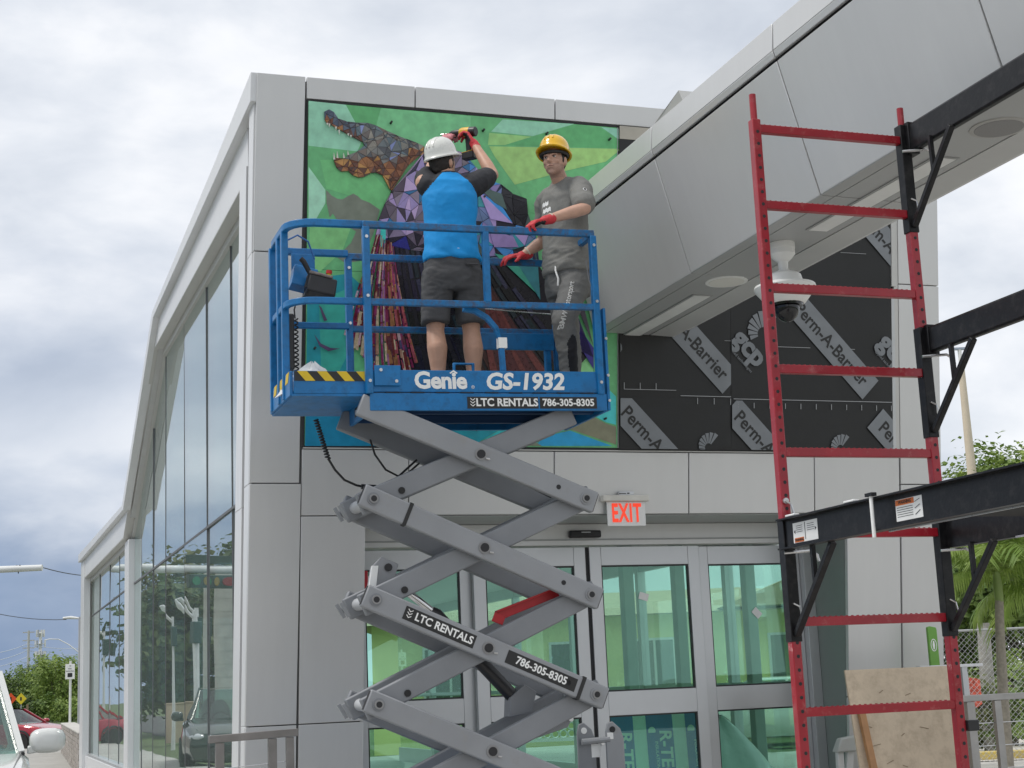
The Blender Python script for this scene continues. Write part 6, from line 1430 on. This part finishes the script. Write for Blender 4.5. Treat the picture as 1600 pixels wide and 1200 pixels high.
mb = MB(); mb.tube([(0, 0, 9.3), (0, 0, 9.72)], .05, 10); mb.build('pole_tip', WHITEP, PL); mb = MB(); mb.bx(-.17, .17, -.05, .05, 9.72, 9.78); mb.build('pole_cap', mat('cap_blue_grey', (.35, .4, .48), .5), PL)
# small red banner and bushes behind the fence
BN = thing('red_garden_flag', 'small red and white flag behind the fence near the ground', 'flag', gp(1516, 26)); mb = MB(); mb.tube([(0, 0, 0), (0, 0, 1.35)], .012, 6); mb.build('staff', STEEL, BN); mb = MB(); mb.loft([[(.01, 0, .85), (.01, .006, .85), (.01, .006, 1.3), (.01, 0, 1.3)], [(.12, .03, .80), (.12, .036, .80), (.12, .036, 1.28), (.12, .03, 1.28)], [(.2, 0, .86), (.2, .006, .86), (.2, .006, 1.26), (.2, 0, 1.26)]]); mb.build('cloth', mat('flag_red', (.6, .12, .08), .8, 0, .5, 14), BN)
for i, (px, Y, h, r) in enumerate(((1500, 27, 1.5, .9), (1580, 29, 1.7, 1.0), (1620, 26.5, 1.2, .8))): tree('shrub', ['bushy shrub behind the fence left of the pale trunk', 'shrub behind the fence right of the palm stem', 'low shrub behind the fence at the right edge'][i], gp(px, Y), h, r, LF[(3, 1, 0)[i]], 170 + i, 1300, .12, 'shrubs behind the fence', .1, .9, 30)
# ================================================================== house seen through the doors
HS = thing('yellow_house', 'pale yellow house with a tan hipped roof seen through the glass doors', 'house', (-3.6, 37, 0))
YW = mat('yellow_stucco', (.80, .78, .33), .85, 0, .05, 2); RT_ = mat('tan_shingle', (.50, .40, .27), .9, 0, .15, 6)
mb = MB(); mb.bx(0, 12.4, 0, 7, 0, 3.05); mb.build('wall', YW, HS)
mb = MB(); mb.add([(-.5, -.6, 3.0), (12.9, -.6, 3.0), (12.9, 7.6, 3.0), (-.5, 7.6, 3.0), (3, 3.5, 3.75), (9.4, 3.5, 3.75)], [(0, 1, 5, 4), (1, 2, 5), (2, 3, 4, 5), (3, 0, 4), (3, 2, 1, 0)]); mb.build('roof', RT_, HS)
mb = MB(); mb.add([(8.2, -1.2, 3.06), (11.6, -1.2, 3.06), (9.9, -1.2, 3.70), (8.2, 2, 3.06), (11.6, 2, 3.06), (9.9, 2, 3.70)], [(0, 1, 2), (0, 2, 5, 3), (1, 4, 5, 2), (0, 3, 4, 1), (3, 5, 4)]); mb.build('gable', RT_, HS)
for x, w_, z in ((1.2, 1.3, 1.2), (4.2, 1.2, 1.2), (6.2, 1.0, 1.2), (9.4, 1.1, 1.2)):
    mb = MB(); mb.bx(x, x + w_, -.06, .0, z, z + 1.25); wn_ = mb.build('window', WHITEP, HS); mb = MB(); mb.bx(x + .06, x + w_ / 2 - .03, -.075, -.061, z + .06, z + 1.19); mb.build('pane', mat('dark_pane', (.05, .07, .07), .1), wn_); mb = MB(); mb.bx(x + w_ / 2 + .03, x + w_ - .06, -.075, -.061, z + .06, z + 1.19); mb.build('pane', MATS['dark_pane'], wn_)
mb = MB(); mb.bx(3.6, 6.4, -1.3, -1.2, .2, .28); mb.bx(3.6, 6.4, -1.3, -1.2, .95, 1.0)
for r in range(4):
    for c in range(15):
        a0 = 3.68 + c * .185; z0 = .36 + r * .17; n_ = 10
        mb.tube([(a0 + .08 * math.cos(t), -1.25, z0 + .08 * math.sin(t)) for t in [2 * math.pi * q / n_ for q in range(n_ + 1)]], .018, 4, False)
o = mb.build('breeze_block_screen', WHITEP, HS); o['kind'] = 'stuff'
PC = None
# ================================================================== things stacked inside the hall
INS = base('insulation_boards', 'stacked pale insulation boards with blue printed panels behind the right doors', 'boards', 2.0, 1.7, .17)
IB = mat('foam_board_white', (.85, .87, .85), .8, 0, .05, 5); IBL = mat('print_blue', (.03, .15, .48), .5)
for k in range(3):
    w0 = 1.22 + k * .05; mb = MB(); mb.hexa([(1.25, w0 - .22, .17), (2.42, w0 - .22, .17), (2.42, w0 - .18, .17), (1.25, w0 - .18, .17), (1.33, w0, 1.27), (2.50, w0, 1.27), (2.50, w0 + .04, 1.27), (1.33, w0 + .04, 1.27)]); mb.build('foam_board', IB, INS)
def onb(u, z): return (u + .07 * (z - .17) / 1.1, 1.00 + .22 * (z - .17) / 1.1, z)
for k in range(3):
    u0 = 1.36 + k * .37; mb = MB(); q = [onb(u0, .35), onb(u0 + .25, .35), onb(u0 + .25, 1.20), onb(u0, 1.20)]
    mb.hexa([(a, b - .002, c) for a, b, c in q] + [(a, b - .001, c) for a, b, c in q]); mb.build('printed_panel', IBL, INS)
    x_ = Vector(onb(u0, .3)) - Vector(onb(u0, 1.2)); y_ = Vector((1, 0, 0))
    text_mesh('lettering', 'R-TECH', .155, PRINTW, INS, frameM(Vector(onb(u0 + .17, .80)) - Vector((0, .004, 0)), x_, y_), .0006, bold=.004)
    text_mesh('lettering', 'INSULATION', .040, PRINTW, INS, frameM(Vector(onb(u0 + .085, .86)) - Vector((0, .004, 0)), x_, y_), .0006)
    mb = MB(); c = Vector(onb(u0 + .05, 1.06)); mb.tube([c - Vector((0, .005, 0)), c - Vector((0, .003, 0))], .035, 16); mb.build('round_mark', PRINTW, INS)
PW = base('wrapped_pallet', 'pale plastic wrapped heap on the hall floor behind the right door', 'wrapped heap', 2.95, 1.9, .17)
mb = MB(); rings = []
for i in range(9):
    t = i / 8; rings.append([(2.95 + (.46 * (1 - t ** 2.4) + .03) * math.cos(a) * (1 + .15 * math.sin(3 * a + t * 5)) - .1 * t, 1.9 + (.4 * (1 - t ** 2.2) + .03) * math.sin(a) * (1 + .12 * math.sin(5 * a)), .17 + .95 * t + .03 * math.sin(4 * a)) for a in [2 * math.pi * j / 20 for j in range(20)]])
mb.loft(rings); mb.build('plastic_wrap', mat('milky_film', (.68, .74, .72), .3, 0, .06, 6, .5, 18), PW, smooth=50)
# ================================================================== left side: planter wall, signs, poles, wires, cell tower, signals
MB.ORG = Vector((0, 0, 0))
BWL = thing('brick_planter_wall', 'low pale brick planter wall running along the sidewalk past the station', 'wall', LW(-1.60, 19.6, 0), TH - R_(1.9))
BRM = mat('pale_brick', (.44, .40, .36), .85, 0, .25, 5, .3, 50); mb = MB(); mb.bx(-.13, .20, 0.02, 17, .1, .93); mb.build('wall_core', mat('mortar_grey', (.30, .29, .27), .9), BWL)
mb = MB(); rnd = random.Random(3)
for c in range(8):
    for k in range(42):
        w0 = (k + (.5 if c % 2 else 0)) * .405; mb.bx(-.15 - rnd.uniform(0, .012), -.131, w0, w0 + .375, .15 + c * .1, .15 + c * .1 + .082)
        if k < 1: mb.bx(-.13, .19, -.0 - rnd.uniform(0, .01), .02, .15 + c * .1, .15 + c * .1 + .082)
o = mb.build('brick_courses', BRM, BWL); o['kind'] = 'stuff'
mb = MB(); mb.bx(-.17, .23, -.02, 17.1, .931, .97); mb.build('coping', mat('coping_stone', (.52, .50, .46), .8, 0, .1, 3), BWL, bevel=.01)
def pole(name, label, cat, loc, h, r, m=ALU, r2=None, **k):
    t = thing(name, label, cat, loc, **k); mb = MB(); mb.tube([(0, 0, 0), (0, 0, h)], [r, r2 or r], 10); mb.build('post', m, t, smooth=50); return t
PS = pole('parking_sign', 'white time limit parking sign on a thin white post by the planter', 'sign', gp(109.5, 46), 2.75, .035, WHITEP)
mb = MB(); mb.bx(-.14, .14, -.05, -.038, 2.22, 2.66); mb.build('plate', PRINTW, PS, bevel=.004)
mb = MB(); mb.bx(-.07, .07, -.053, -.0505, 2.28, 2.40); mb.build('symbol', PRINTK, PS)
for i, (z, tx) in enumerate(((2.60, '10'), (2.52, 'MIN'), (2.45, 'PARKING'))): text_mesh('lettering', tx, .06, PRINTK, PS, frameM(Vector((0, -.053, z)), (1, 0, 0), (0, 0, 1)), .0005)
for px, col, lab, Y in ((17, (.85, .10, .02), 'orange diamond work sign on the far verge left of the yellow one', 104), (33, (.80, .62, .03), 'yellow diamond warning sign on the far verge under the trees', 108)):
    DS = pole('diamond_sign', lab, 'sign', gp(px, Y), 1.75, .03, ALU); M_ = Matrix.Rotation(R_(45), 3, 'Y'); mb = MB(); mb.box((0, -.05, 2.0), (.56, .02, .56), M_); mb.build('plate', mat('sign_%d' % px, col, .5), DS)
    mb = MB(); mb.box((0, -.063, 2.0), (.12, .004, .24)); mb.build('symbol', PRINTK, DS)
MK = pole('marker_post', 'short brown marker post on the verge beside the yellow sign', 'post', gp(43, 95), 1.6, .06, mat('brown_post', (.28, .20, .12), .8))
SLP = pole('street_lamp', 'grey lamp post with a short flat lamp arm at the rear corner of the station', 'street lamp', gp(123.5, 50), 4.25, .045, mat('lamp_grey', (.45, .46, .48), .5))
mb = MB(); mb.tube([(0, 0, 4.2), (-.30, 0, 4.24), (-.55, 0, 4.23)], [.03, .05, .035], 8); mb.build('lamp_head', WHITEP, SLP, smooth=50)
SL2 = pole('street_lamp', 'far street lamp with a long curved arm above the trees', 'street lamp', gp(127, 120), 5.6, .07, WHITEP)
mb = MB(); mb.tube([(0, 0, 5.2), (-1.0, 0, 6.0), (-1.8, 0, 6.45), (-2.5, 0, 6.5), (-2.9, 0, 6.42)], .04, 6); mb.build('lamp_arm', WHITEP, SL2, smooth=50)
MAW = mat('signal_mast_white', (.70, .71, .70), .5, 0, .08, 2)
pa = at(66, 887, 42); MA = thing('signal_mast', 'thick white traffic signal mast arm reaching in from the left edge', 'traffic signal', (pa.x - 12, 42, 0)); hz_ = pa.z
mb = MB(); mb.tube([(0, 0, 0), (0, 0, hz_ + .6)], [.22, .17], 14); mb.build('mast_post', MAW, MA, smooth=50); mb = MB(); mb.tube([(0, 0, hz_ - .05), (6, 0, hz_ + .0), (12, 0, hz_)], [.18, .13, .085], 14); mb.build('mast_arm', MAW, MA, smooth=50)
SGN = mat('signal_green_black', (.012, .05, .035), .5)
for k in range(4):
    x = 1.5 + k * 1.9
    if k in (1, 2, 3, 0):
        mb = MB(); mb.bx(x, x + 1.15, -.16, .06, hz_ - .55, hz_ - .17); sh_ = mb.build('signal_head', SGN, MA, bevel=.02)
        for q, c in enumerate(((.25, .02, .02), (.25, .18, .02), (.02, .2, .08))):
            mb = MB(); mb.tube([(x + .2 + q * .37, -.2, hz_ - .36), (x + .2 + q * .37, -.16, hz_ - .36)], .13, 14); mb.build('lens', mat('lens_%d' % q, c, .2), sh_)
        mb = MB(); mb.bx(x - .1, x + 1.2, -.1, -.06, hz_ + .16, hz_ + .40); mb.build('street_name_board', SGN, MA, bevel=.01)
mb = MB(); mb.tube([(11.3, 0, hz_ + .1), (11.35, 0, hz_ - .12), (11.4, -.03, hz_ + .1)], .02, 6); mb.build('wire_wrap', BLACKP, MA)
def wire(label, pts, r=.012, sag=.0):
    t = thing('overhead_wire', label, 'wire', pts[0]); o0 = Vector(pts[0]); P = []
    for (a, b) in zip(pts, pts[1:]):
        for k in range(9): q = Vector(a).lerp(Vector(b), k / 8); q.z -= sag * 4 * (k / 8) * (1 - k / 8); P.append(q - o0)
    mb = MB(); mb.tube(P, r, 5); mb.build('cable', mat('wire_dark', (.10, .11, .13), .6), t); return t
wire('dark wire running from the signal mast tip to the station corner', [at(-30, 896, 42), at(58, 884, 42), at(140, 900, 46)], .014, .05)
wire('dark wire sagging from the left edge to the flat lamp arm', [at(-40, 950, 49), at(104, 968, 50)], .012, .12)
PWM = mat('wire_pale', (.55, .60, .66), .6)
for i, (y0, y1) in enumerate(((1018, 1007), (1031, 1017), (1041, 1027), (1060, 1052))): 
    t = wire(['highest pale power line left of the utility pole', 'second pale power line left of the utility pole', 'third pale power line left of the utility pole', 'lowest pale power line above the trees'][i], [at(-30, y0 + 4, 210), at(43, y1 - 1, 210), at(135, y1 + 5, 212)], .04, .35); t.children[0].data.materials.clear(); t.children[0].data.materials.append(PWM)
UP_ = pole('utility_pole', 'thin pale utility pole with cross arms left of the cell tower', 'utility pole', gp(43, 210), 11.5, .22, mat('pale_pole', (.5, .5, .48), .8), .15)
for z in (11.2, 10.1, 9.1): mb = MB(); mb.bx(-.8, .8, -.06, .06, z, z + .14); mb.build('cross_arm', mat('pale_pole', (.5, .5, .48), .8), UP_)
CT = pole('cell_tower', 'white cell tower with three rings of antenna panels above the trees', 'tower', gp(61.5, 420), 21, .55, WHITEP, .38)
for z, rr in ((20.6, 1.0), (17.8, 1.35), (14.9, 1.35), (11.8, 1.0)):
    mb = MB(); mb.lathe([(rr - .1, z - .08), (rr, z - .08), (rr, z + .08), (rr - .1, z + .08)], None, 14); mb.build('platform_ring', WHITEP, CT)
    for k in range(7):
        a = k * 2 * math.pi / 7 + z; mb = MB(); mb.box((rr * math.cos(a), rr * math.sin(a), z), (.34, .34, 1.9), Matrix.Rotation(a, 3, 'Z')); mb.build('antenna_panel', WHITEP if k % 3 else mat('antenna_grey', (.4, .42, .45), .6), CT)
# concrete column, posts and cabinet across the road, mirrored in the glass
CC = thing('concrete_column', 'pale block jointed concrete column across the road', 'column', (-21.6, 49.5, 0)); mb = MB()
for k in range(13): mb.tube([(0, 0, k * .44 + .01), (0, 0, k * .44 + .43)], .42, 16)
for k in range(13): mb.tube([(0, 0, k * .44 + .43), (0, 0, k * .44 + .45)], .40, 16)
o = mb.build('column_blocks', mat('pale_concrete', (.48, .47, .42), .85, 0, .15, 3, .2, 30), CC, smooth=40); o['kind'] = 'stuff'
for i, (x, y, h) in enumerate(((-16.4, 41, 3.9), (-17.8, 45, 4.0), (-19.8, 47.5, 4.4), (-21.4, 58, 4.2))):
    t = pole('signal_post', 'white pedestrian signal post across the road', 'signal post', (x, y, 0), h, .07, MAW, group='signal posts across the road'); mb = MB(); mb.bx(-.14, .14, -.2, .0, h - .9, h - .3); mb.build('signal_box', SGN, t, bevel=.02); mb = MB(); mb.tube([(0, 0, h - .2), (.25, 0, h), (.45, 0, h + .35)], .05, 8); mb.build('curved_arm', MAW, t, smooth=50)
UC_ = thing('utility_cabinet', 'beige roadside utility cabinet across the road', 'cabinet', (-20.8, 50.5, 0)); mb = MB(); mb.bx(-.45, .45, -.25, .25, .05, 1.35); mb.build('cabinet_body', mat('cabinet_beige', (.55, .46, .33), .6), UC_, bevel=.02); mb = MB(); mb.bx(-.48, .48, -.28, .28, 1.352, 1.40); mb.build('cabinet_lid', mat('cabinet_beige', (.55, .46, .33), .6), UC_, bevel=.01)
slab('far_kerb', [lw2(-22.4, -60), lw2(-22.01, -60), lw2(-22.01, 150), lw2(-22.4, 150)], -.01, .14, G_CONC)
# ================================================================== cars
def car(name, label, loc, rz, paint, glass, van=False, L=4.6, Wd=1.78, H=1.45):
    """forward is +x of the car frame; loc on the ground under the centre"""
    t = thing(name, label, 'car', loc, rz); hw = Wd / 2; TY = mat('tyre_black', (.02, .02, .02), .8); AL = mat('alloy_wheel', (.55, .56, .57), .3, .7)
    def sec(x, w_, zb, zt, tuck=.0):                     # rounded body section
        P = []; 
        for (a, z) in ((.55, zb), (.90, zb + .04), (1.0, zb + .22), (1.0, zb + (zt - zb) * .62), (.965, zt - .06), (.90, zt - .008), (.45, zt + .012), (0, zt + .018)): P.append((w_ * a, z))
        full = [(x, -a, z) for a, z in P] + [(x, a, z) for a, z in P[::-1][1:]]
        return [Vector(p) for p in full]
    if van: st = [(L / 2, .80, .34, .62), (L / 2 - .05, .88, .24, .78), (L / 2 - .35, .96, .20, .93), (L / 2 - .75, 1, .20, 1.01), (L / 2 - 1.12, 1, .20, 1.08), (.2, 1, .20, 1.08), (-L / 2 + .8, 1, .20, 1.08), (-L / 2 + .1, .97, .24, 1.06), (-L / 2, .92, .34, .98)]
    else: st = [(L / 2, .76, .34, .56), (L / 2 - .05, .86, .24, .70), (L / 2 - .35, .95, .19, .82), (L / 2 - .9, 1, .18, .90), (L / 2 - 1.25, 1, .18, .95), (.1, 1, .18, .96), (-L / 2 + 1.0, 1, .18, .97), (-L / 2 + .15, .95, .22, .95), (-L / 2, .88, .34, .85)]
    mb = MB(); mb.loft([sec(x, hw * k, zb, zt) for x, k, zb, zt in st]); mb.build('body', paint, t, smooth=35)
    xb, xt = (L / 2 - 1.08, L / 2 - 1.78) if van else (L / 2 - 1.2, L / 2 - 1.95); rb, rt = (-L / 2 + .08, -L / 2 + .35) if van else (-L / 2 + .55, -L / 2 + 1.25); zb = 1.06 if van else .94
    def gsec(x, w_, z): return [Vector((x, -w_, z)), Vector((x, w_, z))]
    B = [(xb, hw * .86, zb), (rb, hw * .86, zb)]; T = [(xt, hw * .66, H - .03), (rt, hw * .66, H - .03)]
    bl, br, tl, tr_ = Vector((xb, hw * .90, zb)), Vector((xb, -hw * .90, zb)), Vector((xt, hw * .70, H - .04)), Vector((xt, -hw * .70, H - .04))
    cl, cr, ul, ur = Vector((rb, hw * .90, zb)), Vector((rb, -hw * .90, zb)), Vector((rt, hw * .70, H - .04)), Vector((rt, -hw * .70, H - .04))
    bow = lambda a, b, k, n=6: [a.lerp(b, i / n) + Vector((k * math.sin(math.pi * i / n), 0, .02 * math.sin(math.pi * i / n))) for i in range(n + 1)]
    def quadstrip(nm, lo, up, m):
        mb = MB(); n = len(lo); mb.add(lo + up, [(i, i + 1, n + i + 1, n + i) for i in range(n - 1)]); return mb.build(nm, m, t, smooth=60)
    quadstrip('windscreen', bow(br, bl, .10), bow(tr_, tl, .07), glass); quadstrip('rear_screen', bow(cr, cl, -.06), bow(ur, ul, -.04), glass)
    for s_, (a, b, c, d) in ((1, (bl, cl, ul, tl)), (-1, (br, cr, ur, tr_))):
        xs = (.42, .47) if not van else (.33, .36)
        for (f0, f1) in ((0.03, xs[0]), (xs[1], .78 if not van else .66), ((.80 if not van else .69), .97)):
            lo = [a.lerp(b, f0 + (f1 - f0) * i / 4) for i in range(5)]; up = [d.lerp(c, f0 + (f1 - f0) * i / 4) for i in range(5)]; quadstrip('side_window', lo, up, glass)
        for fr in (0, xs[0] + .025, .79 if not van else .675, 1):
            mb = MB(); mb.bar(a.lerp(b, fr), d.lerp(c, fr) + Vector((0, 0, .01)), .07 if fr in (0, 1) else .05, .05, (0, 1, 0)); mb.build('pillar', paint, t)
        mb = MB(); mb.tube([a + Vector((.02, s_ * .012, .0)), b + Vector((0, s_ * .012, 0))], .016, 6); mb.build('window_seal', BLACKP, t)
        mb = MB(); mb.tube([a + Vector((-.035, s_ * .014, .02)), d + Vector((-.03, s_ * .014, .0))], .012, 6); mb.build('pillar_seal', BLACKP, t)
    mb = MB(); mb.loft([[Vector((x, y * hw * .71, z)) for y, z in ((-1, H - .06), (-.92, H - .015), (-.5, H + .012), (0, H + .02), (.5, H + .012), (.92, H - .015), (1, H - .06))] for x in (xt + .02, (xt + rt) / 2, rt - .02)], False); mb.build('roof', paint, t, smooth=50)
    for x in (L / 2 - .92, -L / 2 + .92):
        for s_ in (-1, 1):
            R0_ = .32; M_ = Matrix.Translation((x, s_ * (hw - .09), R0_)) @ Matrix.Rotation(R_(90), 4, 'X'); mb = MB()
            mb.lathe([(R0_ * .62, -.10), (R0_ * .95, -.11), (R0_, -.08), (R0_, .08), (R0_ * .95, .11), (R0_ * .62, .10)], M_, 28); w_ = mb.build('wheel', TY, t, smooth=40)
            mb = MB(); mb.lathe([(.001, -.085), (R0_ * .6, -.09), (R0_ * .66, -.10), (R0_ * .66, .10), (R0_ * .6, .09), (.001, .085)], M_, 28); mb.build('rim', AL, w_, smooth=40)
            mb = MB(); mb2 = MB()
            for k in range(9):
                a = k * 2 * math.pi / 9; c = M_ @ Vector((R0_ * .42 * math.cos(a), R0_ * .42 * math.sin(a), -s_ * .092)); mb.tube([c, c + Vector((0, s_ * .006, 0))], .04, 8)
            mb.build('rim_holes', DARK, w_)['kind'] = 'stuff'
            mb = MB(); mb.tube([(x + .38 * math.cos(a), s_ * (hw + .001), R0_ + .38 * math.sin(a)) for a in [R_(q) for q in range(-12, 193, 12)]], .035, 6); mb.build('wheel_arch', DARK, t)
    for s_ in (-1, 1):
        zz = .62 if not van else .72
        mb = MB(); ell(mb, (L / 2 - .16, s_ * hw * .68, zz), (Vector((.17, 0, 0)), Vector((0, .20, 0)), Vector((0, 0, .085))), 14); mb.build('headlight', mat('headlight_glass', (.6, .62, .64), .08, .2), t, smooth=50)
        mp = Vector((xb - .12, s_ * (hw + .12), zb + .06 if van else zb + .03))
        mb = MB(); R1 = []
        k_ = 1.25 if van else .8
        for i, (dx, sc) in enumerate(((.085, .42), (.075, .72), (.045, .93), (.0, 1.0), (-.045, .98), (-.055, .94))):
            R1.append([mp + Vector((dx, s_ * (.118 * sc * math.copysign(abs(math.cos(a)) ** .65, math.cos(a)) + .015 * (1 - sc)) * k_, .082 * sc * k_ * math.copysign(abs(math.sin(a)) ** .75, math.sin(a)) + .035)) for a in [2 * math.pi * j / 24 for j in range(24)]])
        mb.loft(R1); mr = mb.build('wing_mirror', paint, t, smooth=60)
        mb = MB(); mb.hexa([mp + Vector(q) for q in ((-.045, -s_ * .16, -.07), (.04, -s_ * .16, -.07), (.03, s_ * .03, -.045), (-.03, s_ * .03, -.045), (-.045, -s_ * .16, .0), (.04, -s_ * .16, .0), (.03, s_ * .03, .0), (-.03, s_ * .03, .0))]); mb.build('mirror_stalk', paint, mr, bevel=.012)
        mb = MB(); mb.hexa([mp + Vector((-.0565, s_ * a * k_, b * k_ + .035)) for a, b in ((-.095, -.06), (.1, -.06), (.1, .06), (-.095, .06))] + [mp + Vector((-.0575, s_ * a * k_, b * k_ + .035)) for a, b in ((-.095, -.06), (.1, -.06), (.1, .06), (-.095, .06))]); mb.build('mirror_glass', STEEL, mr)
        # seam around the mirror cap
        mb = MB(); mb.tube([mp + Vector((.058, s_ * .108 * .86 * k_ * math.copysign(abs(math.cos(a)) ** .65, math.cos(a)), .035 + .076 * .86 * k_ * math.copysign(abs(math.sin(a)) ** .75, math.sin(a)))) for a in [2 * math.pi * j / 28 for j in range(29)]], .0028, 5); mb.build('mirror_seam', mat('seam_grey', (.25, .25, .25), .6), mr)
    mb = MB(); mb.box((L / 2 + .0, 0, .48), (.03, Wd * .5, .14)); mb.build('grille', BLACKP, t, bevel=.01)
    for x in (st[4][0] + .02,): 
        for s_ in (-1, 1): mb = MB(); mb.tube([(x, s_ * hw * .9, st[4][3] + .0), (L / 2 - .45, s_ * hw * .80, st[2][3] + .012), (L / 2 - .2, s_ * hw * .70, st[1][3] + .09)], .006, 5); mb.build('bonnet_seam', mat('seam_grey', (.25, .25, .25), .6), t)
    # seats and steering wheel inside
    for s_ in (-1, 1):
        mb = MB(); ell(mb, (xt - .15, s_ * .38, zb + .05), (Vector((.10, 0, 0)), Vector((0, .22, 0)), Vector((0, 0, .38))), 14); mb.build('seat', mat('seat_grey', (.16, .17, .17), .8), t, smooth=50)
    mb = MB(); c = Vector((xb - .55, .36, zb - .02)); mb.tube([c + Vector((.06 * math.sin(a), .19 * math.cos(a), .17 * math.sin(a))) for a in [2 * math.pi * j / 20 for j in range(21)]], .016, 6); mb.build('steering_wheel', BLACKP, t, smooth=60)
    return t
CG = glass_mat('car_glass', (.50, .72, .64), (.08, .6), 0)
WPT = mat('white_car_paint', (.70, .71, .69), .16, 0, .02, 2, coat=.8, rvar=.03); RPT = mat('red_car_paint', (.40, .012, .03), .18, .1, .04, 2, coat=.8, rvar=.03); GPT = mat('green_black_car_paint', (.03, .045, .04), .15, .2, .04, 2, coat=.8, rvar=.03)
hd_ = math.atan2(-DW.y, -DW.x)
mp = at(74, 1157, 13.2); HL = 4.85 / 2; off = Vector((HL - 1.08 - .12, .89 + .12, 0)); rot = Matrix.Rotation(hd_, 3, 'Z'); c = Vector((mp.x, mp.y, 0)) - rot @ off
car('parked_minivan', 'white minivan cut by the left edge with its wing mirror in view', (c.x, c.y, -.0 + mp.z - 1.06 - .06 - .035), hd_, WPT, CG, True, 4.85, 1.78, 1.76)
p = at(-17, 1160, 52); car('parked_car', 'red car parked beyond the white minivan mirror', (p.x + .30, p.y + .6, 0), R_(-20), RPT, CG, False, 4.5, 1.75, 1.42)
car('dark_car', 'dark green car waiting at the roadside and mirrored in the glass wall', (-12.6, 32.0, 0), math.atan2(-.88, .47), GPT, CG, True, 4.8, 1.85, 1.72)
car('parked_car', 'white car parked in front of the yellow house behind the doors', (5.2, 33.4, 0), R_(180), WPT, CG, False, 4.5, 1.75, 1.42)
bpy.data.scenes.remove(TMP)
